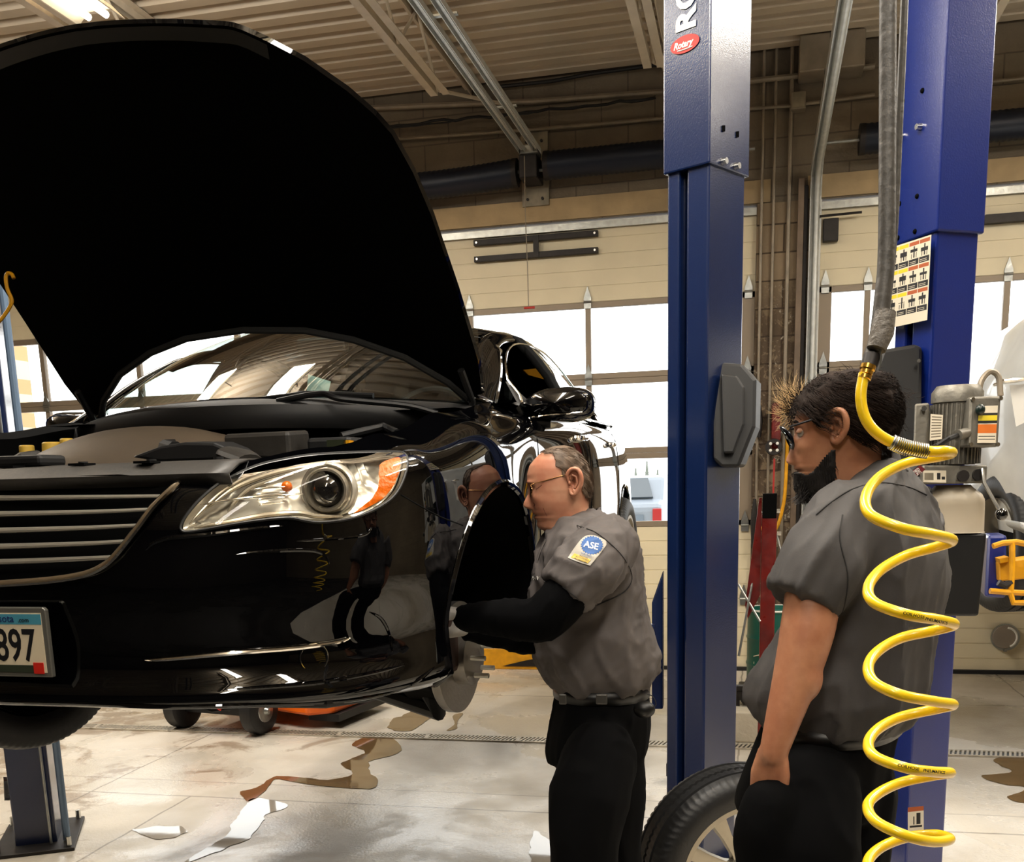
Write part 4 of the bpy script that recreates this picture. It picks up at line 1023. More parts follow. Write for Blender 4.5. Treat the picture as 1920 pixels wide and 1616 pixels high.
# radiator support cover (dusty plastic, with openings)
def cpz(pix, z): return [CP(a, b_, z=z) for a, b_ in pix]
rs = [[Vector((x, y, z)) for y, z in ((.062 + .05 * (x / .5) ** 2, .688), (.05 + .05 * (x / .5) ** 2, .712), (.10 + .05 * (x / .5) ** 2, .735), (.20, .742), (.36 + .04 * (x / .5) ** 2, .745), (.40, .735))] for x in np.linspace(-.56, .56, 23)]
rc = cb(MB().grid(rs), 'radiator_cover', M['bayplastic'], car, smooth=60, solid=.006)
for x in (-.36, -.2, .02, .2, .36): sub(MB().box(x - .02, x + .02, .11, .15, .737, .742), 'clip_recess', M['deepblack'], rc, smooth=0)
for x in (-.45, -.28, -.1, .1, .28, .45): sub(MB().cyl((x, .27, .742), (x, .27, .75), .011, n=12), 'push_pin', M['black'], rc)
cb(MB().box(-.3, -.08, .13, .22, .742, .775).box(-.05, .08, .15, .24, .74, .765), 'hood_latch', M['black'], car, smooth=0, bevel=.008)
# big dusty engine cover, a low dome
def dome(pxl, name, mt, z0, zt, ylo, yhi, xl, xr, pw=2.4, parent=None, tilt=0):
    rows = []
    for i in range(17):
        u = -1 + 2 * i / 16; row = []
        for j in range(13):
            v = -1 + 2 * j / 12; h = (1 - abs(u) ** pw) * (1 - abs(v) ** pw)
            row.append(Vector((xl + (xr - xl) * (u + 1) / 2, ylo + (yhi - ylo) * (v + 1) / 2, z0 + (zt - z0) * max(0, h) ** .6 + tilt * v)))
        rows.append(row)
    return cb(MB().grid(rows), name, M[mt], car, smooth=80)
dome(None, 'engine_cover', 'covergrey', .68, .86, .50, 1.12, -.47, .30, 2.2, tilt=.02)
# scoop of the air intake
ip = [(245, 857), (262, 850), (300, 836), (345, 829), (400, 830), (430, 842), (448, 856), (420, 862), (300, 866)]
iy = [CP(a, b_, y=.42) for a, b_ in ip]
cb(MB().prism(iy, (0, .10, .005)), 'air_intake_scoop', M['black'], car, smooth=0, bevel=.008)
cb(MB().tube([CP(430, 850, y=.44), CP(455, 858, y=.40), CP(470, 864, y=.36)], [.035, .04, .03], 12, flat=.5), 'intake_duct', M['bayplastic'], car)
# air box
A0, A1, A2, A3 = CP(418, 814, y=.55), CP(541, 808, y=.55), CP(545, 862, y=.55), CP(420, 862, y=.55); B1, B2 = CP(580, 806, y=.72), CP(585, 860, y=.72); B0 = A0 + (B1 - A1); T0, T1 = CP(440, 800, y=.66), CP(568, 797, y=.74)
ax = MB().add([A3, A2, B2, A3 + (B2 - A2), A0, A1, B1, A0 + (B1 - A1)], [(0, 1, 5, 4), (1, 2, 6, 5), (2, 3, 7, 6), (3, 0, 4, 7), (4, 5, 6, 7), (0, 3, 2, 1)])
cb(ax, 'air_box', M['bayplastic'], car, smooth=0, bevel=.010)
cb(MB().tube([(.05, .8, .80), (.1, .62, .79), (.17, .55, .78)], .022, 10), 'hose', M['black'], car)
cb(MB().tube([CP(640, 818, y=1.0), CP(720, 800, y=1.1), CP(745, 812, y=1.0)], .012, 8), 'hose', M['black'], car)
cb(MB().box(.50, .62, .62, .84, .66, .80), 'fuse_box', M['black'], car, smooth=0, bevel=.01)
q0 = CP(627, 834, y=.55); fl = cb(MB().box(q0.x - .02, q0.x + .03, .55, .6, q0.z - .02, q0.z + .012), 'fuse_label', mat('dark green label', (30, 36, 12), .5), car, smooth=0)
q0 = CP(653, 832, y=.56); cb(MB().box(q0.x - .008, q0.x + .006, .55, .58, q0.z - .008, q0.z + .008), 'connector', M['yellow'], car, smooth=0)
q0 = CP(668, 836, y=.56); cb(MB().box(q0.x - .012, q0.x + .012, .55, .58, q0.z - .012, q0.z + .008), 'cable_loom', M['red'], car, smooth=0)
cap = mat('yellow reservoir cap', (206, 170, 70), .45)
for (a, b_, r, h) in ((98, 832, .03, .03), (50, 838, .022, .035), (14, 866, .045, .02), (125, 824, .02, .02)):
    p = CP(a, b_, y=.75); cb(MB().cyl(p + V(0, 0, -h), p + V(0, 0, h * .15), r, r * .92, 20), 'reservoir_cap', cap, car, bevel=.004)
cb(MB().tube([CP(15, 872, y=.6), CP(40, 856, y=.62), CP(70, 852, y=.66), CP(76, 860, y=.7)], .012, 8), 'hose', M['bayplastic'], car)
cb(MB().box(-.66, -.42, .60, .95, .62, .76), 'battery_box', M['black'], car, smooth=0, bevel=.01)
# ---- underbody
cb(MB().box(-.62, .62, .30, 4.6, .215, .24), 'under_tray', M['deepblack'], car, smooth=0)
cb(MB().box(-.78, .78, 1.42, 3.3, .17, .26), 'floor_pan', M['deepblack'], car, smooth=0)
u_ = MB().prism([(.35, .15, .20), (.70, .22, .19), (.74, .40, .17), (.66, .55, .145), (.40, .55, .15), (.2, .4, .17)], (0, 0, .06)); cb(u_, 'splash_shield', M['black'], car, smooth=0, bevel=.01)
# ---- brakes and wheels
TIRE = mat('tyre', (20, 20, 21), .5, bump=.1, bscale=70); M['tire'] = TIRE
M['alloy'] = mat('alloy wheel', (176, 168, 152), .32, .8, var=.15, vscale=10)
M['rotor'] = mat('brake rotor', (150, 146, 140), .35, .9, bump=.1, bscale=90)
M['rust'] = mat('rusty hub', (74, 48, 36), .7, .3, var=.5, vscale=20)
def tire_mesh(R=.335, r=.225, w=.215, n=264):
    """tyre with shoulder, sidewall, circumferential grooves and cut tread blocks (axis x)"""
    mb = MB(); h = w / 2
    prof = [(r, -h * .80), (r + .012, -h * .92), (r + .05, -h), (R - .035, -h * .96), (R - .012, -h * .84), (R - .004, -h * .70)]
    gr = []
    for g in (-.46, 0, .46): gr += [(R, h * (g - .07)), (R - .008, h * (g - .05)), (R - .008, h * (g + .05)), (R, h * (g + .07))]
    prof = prof + gr + [(a, -b_) for a, b_ in prof[::-1]]
    rows = []
    for i, (rr, x) in enumerate(prof):
        row = []; tread = 3 < i < len(prof) - 4
        for k in range(n):
            a = 2 * PI * k / n + (.05 * abs(x) / h if tread else 0); cut = .004 if (tread and k % 3 == 0 and abs(abs(x) / h - .5) > .12) else 0
            row.append((x, (rr - cut) * math.cos(a), (rr - cut) * math.sin(a)))
        rows.append(row)
    return mb.grid(rows, cv=True)
def wheel_mesh(R=.235, ns=10, w=.2):
    """alloy rim (axis x, face toward +x): barrel, lip, paired spokes"""
    mb = MB(); h = w / 2
    mb.lathe([(R - .015, -h), (R - .02, -h * .5), (R - .03, h * .5), (R - .012, h * .8), (R + .004, h * .93), (R + .004, h), (R - .012, h), (R - .02, h * .8)], (0, 0, 0), (1, 0, 0), 64)
    for k in range(ns):
        a = 2 * PI * k / ns; da = .085
        rows = []
        for rr, ww, xx in ((.045, .024, h * .62), (.09, .017, h * .72), (.15, .019, h * .74), (R - .02, .030, h * .80)):
            row = []
            for (u, dx) in ((-1, -.022), (-.8, .0), (.0, .004), (.8, .0), (1, -.022)):
                row.append((xx + dx, rr * math.cos(a) - u * ww * math.sin(a), rr * math.sin(a) + u * ww * math.cos(a)))
            rows.append(row)
        mb.grid(rows)
    mb.lathe([(.07, h * .40), (.068, h * .66), (.05, h * .74), (.034, h * .74), (.032, h * .80), (.0005, h * .82)], (0, 0, 0), (1, 0, 0), 32)
    for k in range(5):
        a = 2 * PI * k / 5 + .3; mb.cyl((h * .6, .052 * math.cos(a), .052 * math.sin(a)), (h * .78, .052 * math.cos(a), .052 * math.sin(a)), .009, n=6)
    return mb
def place_wheel(Mx, parent, name='wheel'):
    t_ = tire_mesh(); t_.v = [tuple(Mx @ Vector(v)) for v in t_.v]; o = t_.build('tyre', TIRE, parent, smooth=50)
    w_2 = wheel_mesh(); w_2.v = [tuple(Mx @ Vector(v)) for v in w_2.v]; w_2.build('alloy_rim', M['alloy'], parent, smooth=40)
RX = Matrix.Rotation(PI, 4, 'Z')
cb(MB().lathe([(.245, 0), (.24, .02), (.001, .02)], (-.64, .91, .205), Vector((-1, .36, 0)), 32), 'splash_disc', M['deepblack'], car)
place_wheel(CARM @ Matrix.Translation((-.70, .93, .205)) @ Matrix.Rotation(math.radians(-20), 4, 'Z') @ RX, car)
place_wheel(CARM @ Matrix.Translation((-.80, 3.74, .24)) @ RX, car)
place_wheel(CARM @ Matrix.Translation((.80, 3.74, .24)), car)
hc = CP(893, 1232, x=.80); hx, hy, hz = hc
hub = cb(MB().lathe([(.02, -.10), (.165, -.03), (.168, -.025), (.168, .0), (.1, .002), (.085, .004), (.082, .045), (.035, .05), (.0005, .05)], (hx - .05, hy, hz), Vector((1, -.10, 0)), 48), 'brake_rotor', M['rotor'], car, smooth=40)
for k in range(5):
    a = 2 * PI * k / 5 + .5; o_ = Vector((hx, hy + .056 * math.cos(a), hz + .056 * math.sin(a)))
    sub(MB().cyl(o_, o_ + V(.045, -.004, 0), .0075, n=10), 'wheel_stud', mat('bright stud', (226, 222, 210), .4, .2), hub)
cb(MB().box(hx - .16, hx - .03, hy - .20, hy - .06, hz - .03, hz + .16), 'brake_caliper', M['rust'], car, smooth=0, bevel=.02)
cb(MB().tube([(hx - .16, hy, hz - .06), (hx - .12, hy - .02, hz - .16), (hx - .4, hy + .1, hz - .12)], [.05, .035, .03], 10), 'control_arm', M['black'], car)
cb(MB().cyl((hx - .14, hy, hz), (hx - .24, hy, .68), .035, .05, 16), 'strut', M['black'], car)
tr = [CP(822, 1186, x=.72), CP(832, 1180, x=.72), CP(842, 1205, x=.72), CP(835, 1250, x=.72), (CP(822, 1292, x=.72)), CP(808, 1286, x=.72), CP(812, 1240, x=.72)]
cb(MB().prism(tr, (-.03, .02, 0)), 'torn_liner', mat('oily red brown rubber', (52, 20, 18), .3), car, smooth=0, bevel=.004)
cb(MB().prism([CP(770, 1268, x=.7), CP(812, 1296, x=.7), CP(832, 1318, x=.7), (CP(842, 1300, x=.7)), CP(870, 1300, x=.68), CP(850, 1260, x=.7), CP(800, 1240, x=.7)], (-.12, .03, 0)), 'lower_bracket', M['deepblack'], car, smooth=0, bevel=.006)
# ================================================================ LIFT POSTS
def lift_post(name_label, A, B, C, zE, zTop, grp=None, mt='blue', lower_inset=.012, base=True):
    """blue column seen corner-on: A left edge, B near corner, C right edge (plan points); wider extension above zE"""
    A, B, C = [Vector((p[0], p[1], 0)) for p in (A, B, C)]; Dd = A + C - B
    cen = (A + B + C + Dd) / 4
    t = thing('lift_post', name_label, 'lift post', cen, grp)
    def poly(ins):
        r = []
        for p in (A, B, C, Dd): d = (cen - p).normalized(); r.append(p + d * ins)
        return r
    up = poly(0)
    MB().prism([p + V(0, 0, zE) for p in up], (0, 0, zTop - zE)).build('upper_column', M[mt], t, smooth=0, bevel=.006)
    a, b, c, d = poly(lower_inset * 1.4)
    # lower column: plain sheet on the right, open channel with lips on the left
    u = (a - b).normalized(); w = (c - b).normalized(); Lu = (a - b).length; Lw = (c - b).length
    th = .008
    pts = [b, c, c + u * Lu, a, a - u * Lu * .12 * 1, a - u * Lu * .12 + w * .05, a - u * Lu * .12 + w * .05 - u * Lu * .34 * 1, a - u * Lu * .46 * 1 + w * .0]
    pts = [b, c, d, a, a - u * Lu * .30, a - u * Lu * .30 + w * .06, b + u * Lu * .52 + w * .06, b + u * Lu * .52]
    MB().prism(pts, (0, 0, zE + .04)).build('column', M[mt], t, smooth=0, bevel=.008)
    MB().prism([b + u * Lu * .54 + w * .045, b + u * Lu * .68 + w * .045, b + u * Lu * .68 + w * .058, b + u * Lu * .54 + w * .058], (0, 0, zE)).build('slide_channel', M[mt], t, smooth=0)
    if base:
        e = .10
        MB().prism([cen + (p - cen) * 1.75 for p in (A, B, C, Dd)], (0, 0, .016)).build('base_plate', M['darksteel'], t, smooth=0, bevel=.003)
        for p in (A, B, C, Dd):
            q = cen + (p - cen) * 1.5; MB().cyl(q + V(0, 0, .016), q + V(0, 0, .06), .012, n=6).build('anchor_bolt', M['bolt'], t)
    def bolt(px, py, r=.011):
        # on the right face B-C
        n = (C - B).cross(V(0, 0, 1)).normalized(); o = P(px, py, D=1) - V(0, 0, CAMH); k = (B - V(0, 0, CAMH)).dot(n) / o.dot(n); q = V(0, 0, CAMH) + o * k
        if n.dot(o) > 0: n = -n
        return q, n
    return t, bolt, (A, B, C, Dd)
zE = 1.6 + (2.85 - 1.555) * .84
_A, _B, _C = [P(a, b_, Z=zE) for a, b_ in ((1243, 328), (1330, 305), (1405, 333))]
post1, bolt1, c1 = lift_post('tall blue lift post with red oval decal between the two men', _A, _B, _C, zE, 4.45, 'posts of the car lifts')
for (a, b_, hole) in ((1355, 241, 1), (1381, 252, 1), (1355, 303, 0), (1379, 312, 0)):
    q, n = bolt1(a, b_)
    (MB().box(q.x - .009, q.x + .009, q.y - .004, q.y + .006, q.z - .009, q.z + .009) if hole else MB().cyl(q, q + n * .018, .013, .011, 12)).build('bolt_hole' if hole else 'bolt', M['deepblack'] if hole else M['bolt'], post1, smooth=30)
# decals on the left face
fn = (_A - _B); fn.z = 0; fnn = V(0, 0, 1).cross(fn).normalized()
if fnn.y > 0: fnn = -fnn
def onface(p0, n, px, py, off=.002):
    o = V(0, 0, CAMH); d = P(px, py, D=1) - o; return o + d * ((p0 - o).dot(n) / d.dot(n)) + n * off
p_a = onface(_B, fnn, 1303, 62, .002); p_top = onface(_B, fnn, 1300, 0, .002)
xdir = V(0, 0, 1); ydir = fn.normalized()
hgt = (onface(_B, fnn, 1270, 60) - onface(_B, fnn, 1305, 60)).length
text('ROTARY', 'vertical_lettering', M['white'], plane_M(onface(_B, fnn, 1304, 52, .003), xdir, ydir), hgt * 1.38, post1, .001, 'LEFT', 1.02, bold=.004)
oc = onface(_B, fnn, 1285, 83, .003); hx_ = -fn.normalized()
rx = (onface(_B, fnn, 1312, 83) - onface(_B, fnn, 1260, 83)).length / 2; rz = abs(onface(_B, fnn, 1285, 67).z - onface(_B, fnn, 1285, 100).z) / 2
til = math.radians(0)
ov = MB().prism([oc + hx_ * (rx * math.cos(a)) + V(0, 0, rz * math.sin(a) + 0 * rx * math.cos(a)) for a in [2 * PI * k / 36 for k in range(36)]], fnn * .001).build('oval_decal', mat('decal red', (170, 34, 26), .35), post1, smooth=0)
text('Rotary', 'oval_script', M['white'], plane_M(oc - hx_ * rx * .78 - V(0, 0, rz * .32) + fnn * .0015, hx_, V(0, 0, 1)), rz * 1.05, ov, .0006, 'LEFT', .95, shear=.3, bold=.0008)
MB().tube([oc + hx_ * (rx * k) + V(0, 0, -rz * .42 - rz * .2 * (1 - k * k)) + fnn * .002 for k in (-.5, -.25, 0, .25, .55)], .0018, 6).build('oval_swoosh', M['white'], ov)
# black plastic bumper pad on the right face
pd = thing('door_guard_pad', 'black plastic guard pad fixed to the right side of the front blue post', 'guard pad', P(1375, 780, D=4.0))
Dp = 3.86
f0 = [P(a, b_, D=Dp) for a, b_ in ((1340, 678), (1392, 682), (1418, 712), (1416, 800), (1386, 876), (1352, 876), (1337, 862), (1335, 690))]
MB().prism(f0, (.02, .20, 0)).build('pad', M['black'], pd, smooth=0, bevel=.012)
f1 = [P(a, b_, D=Dp - .03) for a, b_ in ((1352, 700), (1382, 704), (1396, 726), (1396, 795), (1376, 850), (1356, 850))]
MB().prism(f1, (.0, .03, 0)).build('raised_panel', M['black'], pd, smooth=0, bevel=.008)
# left post: mirror image across the car
cxm = -1.62
Lft = [Vector((2 * cxm - p.x, p.y, 0)) for p in (_C, _B, _A)]
tgt = P(112, 1585, Z=0); shift = V(tgt.x - max(p.x for p in Lft) - .0, tgt.y - Lft[2].y, 0)
Lft = [p + shift for p in Lft]
post2, bolt2, c2 = lift_post('blue lift post at the left edge standing on its steel base plate', Lft[0], Lft[1], Lft[2], zE, 4.45, 'posts of the car lifts')
e_ = Lft[2]
MB().cyl(e_ + V(.02, .03, .02), e_ + V(.02, .03, 4.3), .017, n=10).build('hydraulic_pipe', mat('painted pale blue pipe', (110, 132, 158), .3, .3), post2)
MB().cyl(e_ + V(-.02, -.03, .02), e_ + V(-.02, -.03, 4.3), .006, n=8).build('lift_cable', M['galv'], post2)
for (a, b_) in ((1, 1),):
    q = onface(Lft[1], (Lft[0] - Lft[1]).cross(V(0, 0, 1)).normalized() * 1, 26, 1482, 0); fL = (Lft[0] - Lft[1]).normalized(); nL = fL.cross(V(0, 0, 1)); nL = nL if nL.y < 0 else -nL
    nR = (Lft[2] - Lft[1]).normalized(); nn_ = nR.cross(V(0, 0, 1)); nn_ = nn_ if nn_.y < 0 else -nn_
    def lface(px, py, off): return onface(Lft[1], nL, px, py, off)
def decal(par, corners, n, base_m, rows):
    """flat sign: base quad plus small coloured quads given in 0..1 coordinates"""
    c = corners  # bl, br, tr, tl
    def at(u, v, off): return (c[0] * (1 - u) + c[1] * u) * (1 - v) + (c[3] * (1 - u) + c[2] * u) * v + n * off
    us = sorted({0.0, 1.0} | {round(min(max(r[i], 0), 1), 4) for r in rows for i in (0, 2)}); vs_ = sorted({0.0, 1.0} | {round(min(max(r[i], 0), 1), 4) for r in rows for i in (1, 3)})
    mb = MB(); mats = [base_m]; mb.add([at(u, v, .0008) for u in us for v in vs_], [])
    for i in range(len(us) - 1):
        for j in range(len(vs_) - 1):
            cu, cv = (us[i] + us[i + 1]) / 2, (vs_[j] + vs_[j + 1]) / 2; mt_ = base_m
            for r in rows:
                if r[0] <= cu <= r[2] and r[1] <= cv <= r[3]: mt_ = M[r[4]] if r[4] in M else r[4]
            if mt_ not in mats: mats.append(mt_)
            k = len(vs_); mb.f.append((i * k + j, (i + 1) * k + j, (i + 1) * k + j + 1, i * k + j + 1)); mb.mi.append(mats.index(mt_))
    return mb.build('warning_sticker', mats, par, smooth=0, recalc=False), at
M['ink'] = mat('print black', (24, 24, 24), .5); M['pyellow'] = mat('print yellow', (222, 200, 40), .5); M['porange'] = mat('print orange', (170, 84, 42), .5)
M['paper'] = mat('sticker paper', (218, 208, 186), .5)
cor = [lface(14, 1500, .012), lface(42, 1500, .012), lface(42, 1456, .012), lface(12, 1456, .012)]
decal(post2, cor, nL, M['paper'], [(0, .82, 1, 1, 'porange'), (.55, .3, .8, .75, 'ink'), (.12, .18, .9, .26, 'ink'), (.35, .3, .42, .62, 'ink'), (.05, .02, .95, .12, 'ink')])
# rear right-hand post with the power unit
K = .93
zE3 = 1.6 + (2.35 - 1.555) * K
A3, B3, C3 = [P(a, b_, Z=zE3) for a, b_ in ((1674, 463), (1757, 432), (1846, 438))]
M['blue2'] = mat('blue paint toned lit', (12, 34, 108), .28, 0, .6, coat=.35, bump=.18, bscale=190, bdist=.002, coat_rough=.12)  # same blue as the other posts, with stronger light put into the colour
post3, bolt3, c3 = lift_post('wide blue lift post behind the younger man carrying the power unit', A3, B3, C3, zE3, 4.4, 'posts of the car lifts', 'blue2')
n3 = V(0, 0, 1).cross(A3 - B3).normalized(); n3.z = 0; n3 = n3 if n3.y < 0 else -n3
for (a, b_, h) in ((1730, 170, 1), (1694, 190, 1), (1726, 238, 0), (1691, 256, 0), (1720, 368, 1), (1687, 382, 1), (1716, 434, 1), (1684, 446, 1)):
    q = onface(B3, n3, a, b_, 0); (MB().ell(q, (.008, .008, .008)) if h else MB().cyl(q, q + n3 * .016, .011, .009, 12)).build('bolt_hole' if h else 'bolt', M['deepblack'] if h else M['bolt'], post3)
cor = [onface(B3, n3, 1668, 617, .016), onface(B3, n3, 1747, 600, .016), onface(B3, n3, 1755, 440, .016), onface(B3, n3, 1674, 466, .016)]
rows = [(.02, .01, .98, .10, 'paper')]
for r in range(3):
    for c_ in range(4):
        u0 = .03 + c_ * .24; v0 = .12 + (2 - r) * .29
        rows.append((u0, v0 + .235, u0 + .225, v0 + .28, 'pyellow' if c_ < 2 else 'porange'))
        rows.append((u0, v0 + .005, u0 + .225, v0 + .075, 'ink'))
        random.seed(r * 7 + c_)
        rows.append((u0 + .03, v0 + .13 + .03 * random.random(), u0 + .19, v0 + .165 + .03 * random.random(), 'ink')); rows.append((u0 + .10, v0 + .09, u0 + .13, v0 + .225, 'ink'))
        rows.append((u0 + .05, v0 + .085, u0 + .065, v0 + .14, 'ink')); rows.append((u0 + .16, v0 + .085, u0 + .175, v0 + .15, 'ink'))
        for q_ in (.02, .04): rows.append((u0 + .02, v0 + q_, u0 + .17, v0 + q_ + .006, 'paper'))
decal(post3, cor, n3, M['paper'], rows)
cor = [onface(B3, n3, a, b_, .016) for a, b_ in ((1710, 1560), (1740, 1557), (1740, 1510), (1710, 1513))]
decal(post3, cor, n3, M['paper'], [(0, .82, 1, 1, 'porange'), (.55, .3, .8, .75, 'ink'), (.12, .18, .9, .26, 'ink'), (.35, .3, .42, .62, 'ink')])
pd2 = thing('door_guard_pad', 'black plastic guard pad on the left of the rear blue post behind his head', 'guard pad', P(1690, 700, D=3.2))
f0 = [P(a, b_, D=3.35) for a, b_ in ((1655, 655), (1715, 645), (1730, 650), (1728, 850), (1690, 870), (1655, 860), (1640, 800), (1642, 690))]
MB().prism(f0, (.0, .10, 0)).build('pad', M['black'], pd2, smooth=0, bevel=.012)
q = P(1722, 677, D=3.33); MB().cyl(q, q + V(0, -.01, 0), .006, n=10).build('bolt', M['bolt'], pd2)
# ---- power unit
Dq = 3.12
def PP(a, b_, d=0): return P(a, b_, D=Dq + d)
M['cast'] = mat('cast aluminium', (128, 124, 114), .45, .5, bump=.15, bscale=60, var=.2, vscale=20)
M['tank'] = mat('cream tank', (170, 158, 138), .45, var=.2, vscale=4)
pu = thing('power_unit', 'grey motor and cream tank hydraulic power unit mounted beside the rear blue post', 'power unit', PP(1800, 1100))
cx_m = (PP(1742, 850) + PP(1850, 850)) / 2 + V(0, .06, 0); rm = (PP(1742, 850) - PP(1836, 850)).length / 2
zt_, zb_ = PP(1790, 735).z, PP(1790, 870).z
MB().lathe([(rm * .3, zt_ + .022), (rm * .8, zt_ + .02), (rm * .98, zt_), (rm * .98, zt_ - .03), (rm * .9, zt_ - .03), (rm * .9, zb_), (rm * .8, zb_)], (cx_m.x, cx_m.y, 0), (0, 0, 1), 40).build('motor_housing', M['cast'], pu, smooth=40)
fin = MB()
for k in range(36):
    a = 2 * PI * k / 36; d = V(math.cos(a), math.sin(a), 0); s_ = V(-math.sin(a), math.cos(a), 0) * .002; o = V(cx_m.x, cx_m.y, 0)
    fin.prism([o + d * rm * .88 - s_, o + d * rm * 1.0 - s_, o + d * rm * 1.0 + s_, o + d * rm * .88 + s_], (0, 0, zt_ - .035 - zb_)); 
fin.v = [(x, y, z + zb_) for x, y, z in fin.v]; fin.build('cooling_fins', M['cast'], pu, smooth=0)
cp_ = [PP(1715, 757, -.0), PP(1742, 755, .0), PP(1742, 836, .0), PP(1712, 838, .0)]
MB().prism(cp_, (.01, .05, 0)).build('capacitor_box', M['cast'], pu, smooth=0, bevel=.006)
q = PP(1732, 766, -.01); MB().cyl(q + V(0, .01, 0), q + V(0, -.008, 0), .008, n=10).build('screw', M['bolt'], pu)
cor = [PP(a, b_, -.035) for a, b_ in ((1743, 826), (1766, 823), (1768, 778), (1745, 776))]
decal(pu, cor, V(0, -1, 0), M['paper'], [(.1, .1 + .11 * k, .9, .15 + .11 * k, 'plate') for k in range(8)])
tb = [PP(1820, 744, -.07), PP(1878, 742, -.05), PP(1872, 838, -.05), PP(1816, 838, -.07)]
tbo = MB().prism(tb, (-.03, .10, 0)).build('terminal_box', M['cast'], pu, smooth=0, bevel=.006)
ntb = (tb[1] - tb[0]).cross(V(0, 0, 1)).normalized(); ntb = ntb if ntb.y < 0 else -ntb
M['lorange'] = mat('label orange', (214, 110, 30), .5)
cor = [PP(a, b_, -.072 + .002) for a, b_ in ((1832, 830), (1869, 830), (1872, 754), (1848, 757))]
cor = [tb[3] * .74 + tb[2] * .26, tb[3] * .12 + tb[2] * .88, tb[0] * .12 + tb[1] * .88, tb[0] * .74 + tb[1] * .26]
cor = [cor[0] + V(0, 0, .012), cor[1] + V(0, 0, .012), cor[2] - V(0, 0, .018), cor[3] - V(0, 0, .018)]
decal(pu, [c_ + ntb * .002 for c_ in cor], ntb, M['paper'], [(0, .92, 1, 1, 'ink'), (0, .55, 1, .68, 'pyellow'), (0, .68, 1, .74, 'ink'), (0, .48, 1, .55, 'ink'), (0, .24, 1, .46, 'lorange'), (.05, .08, .95, .10, 'ink'), (.05, .15, .95, .17, 'ink')])
for i_, c_ in enumerate(tb):
    q = c_ * .9 + sum(tb, Vector()) / 4 * .1; MB().cyl(q, q + ntb * .006, .0065, n=10).build('screw', M['bolt'], pu)
q = PP(1838, 768, -.08); MB().ell(q, (.014, .014, .016)).build('start_button', mat('dark green button', (12, 30, 26), .35), pu)
q0, q1 = PP(1812, 812, -.06), PP(1795, 816, -.09); MB().cyl(q0, q1, .016, n=12).build('cable_gland', M['cast'], pu)
MB().tube([q1, PP(1780, 822, -.10), PP(1760, 834, -.08), PP(1735, 846, .0), PP(1700, 850, .1)], .008, 8).build('power_cable', M['wire'], pu)
zt2, zb2 = PP(1790, 840).z, PP(1790, 872).z
MB().cyl((cx_m.x, cx_m.y, zt2), (cx_m.x, cx_m.y, zb2), rm * .8, n=28).build('motor_end', M['cast'], pu)
pb = [PP(1730, 872, .0), PP(1852, 872, .0), PP(1850, 906, .0), PP(1728, 908, .0)]
MB().prism(pb, (0, .13, 0)).build('valve_block', M['cast'], pu, smooth=0, bevel=.006)
for (a, b_) in ((1804, 892), (1833, 890)): q = PP(a, b_, -.0); MB().cyl(q + V(0, .01, 0), q + V(0, -.022, 0), .017, n=16).build('valve_plug', M['darksteel'], pu)
cor = [PP(a, b_, -.006) for a, b_ in ((1731, 904), (1774, 905), (1774, 882), (1731, 882))]
decal(pu, cor, V(0, -1, 0), M['paper'], [(.05, .2, .45, .8, 'plate'), (.6, .25, .75, .8, 'ink'), (.8, .25, .95, .5, 'ink')])
tc = (PP(1738, 960) + PP(1850, 960)) / 2 + V(0, .09, 0); rt_ = (PP(1738, 960) - PP(1850, 960)).length / 2
z0t, z1t = PP(1790, 1001).z, PP(1790, 910).z
rows = []
for (sc2, zz) in ((.55, z1t), (.62, z1t - .008), (.9, z1t - .028), (.99, z1t - .045), (1, z1t - .06), (1.02, z0t + .004), (1.05, z0t)):
    rows.append([V(tc.x + rt_ * sc2 * math.copysign(abs(math.cos(a)) ** .55, math.cos(a)), tc.y + rt_ * .85 * sc2 * math.copysign(abs(math.sin(a)) ** .55, math.sin(a)), zz) for a in [2 * PI * k / 40 for k in range(40)]])
MB().grid(rows, cv=True).build('oil_tank', M['tank'], pu, smooth=50)
zb3 = PP(1790, 1162).z
MB().prism([V(tc.x - rt_ * 1.0, tc.y - rt_ * .8, zb3), V(tc.x + rt_ * .92, tc.y - rt_ * .8, zb3), V(tc.x + rt_ * 1.02, tc.y - rt_ * .8, z0t), V(tc.x - rt_ * 1.02, tc.y - rt_ * .8, z0t)], (0, rt_ * 1.5, 0)).build('lower_tank_cover', M['black'], pu, smooth=0, bevel=.008)
q0, q1 = PP(1842, 880, -.03), PP(1878, 964, -.06)
MB().tube([q0 + V(0, .03, 0), q0, PP(1845, 905, -.04), q1], .0055, 8).build('release_lever', M['bolt'], pu)
MB().ell(q1, .018).build('lever_knob', mat('glossy black knob', (8, 8, 8), .08, coat=1), pu)
q0, q1 = PP(1745, 905, -.02), PP(1736, 924, -.03); MB().ell(q1, .02).build('filler_cap', M['black'], pu)
ct = [PP(a, b_, .06) for a, b_ in ((1835, 746), (1840, 715), (1856, 697), (1872, 706), (1876, 742))]
MB().tube([tuple(p) for p in crv([tuple(p) for p in ct], 20)], .009, 8).build('conduit_loop', M['conduit'], pu)
rl = [PP(a, b_, -.03) for a, b_ in ((1691, 898), (1725, 872), (1735, 880), (1702, 908))]
rlo = MB().prism(rl, (0, -.002, 0)).build('inspection_label', mat('dark red label', (92, 22, 26), .4), pu, smooth=0)
xd = (rl[1] - rl[0]).normalized(); hL = (rl[3] - rl[0]).length; yd = (rl[0] - rl[3]).normalized()
text('QUALIFIED', 'label_text', M['white'], plane_M(rl[3] + yd * hL * .55 + xd * .006 + V(0, -.004, 0), xd, yd), .0125, rlo, .0003, xs=.85)
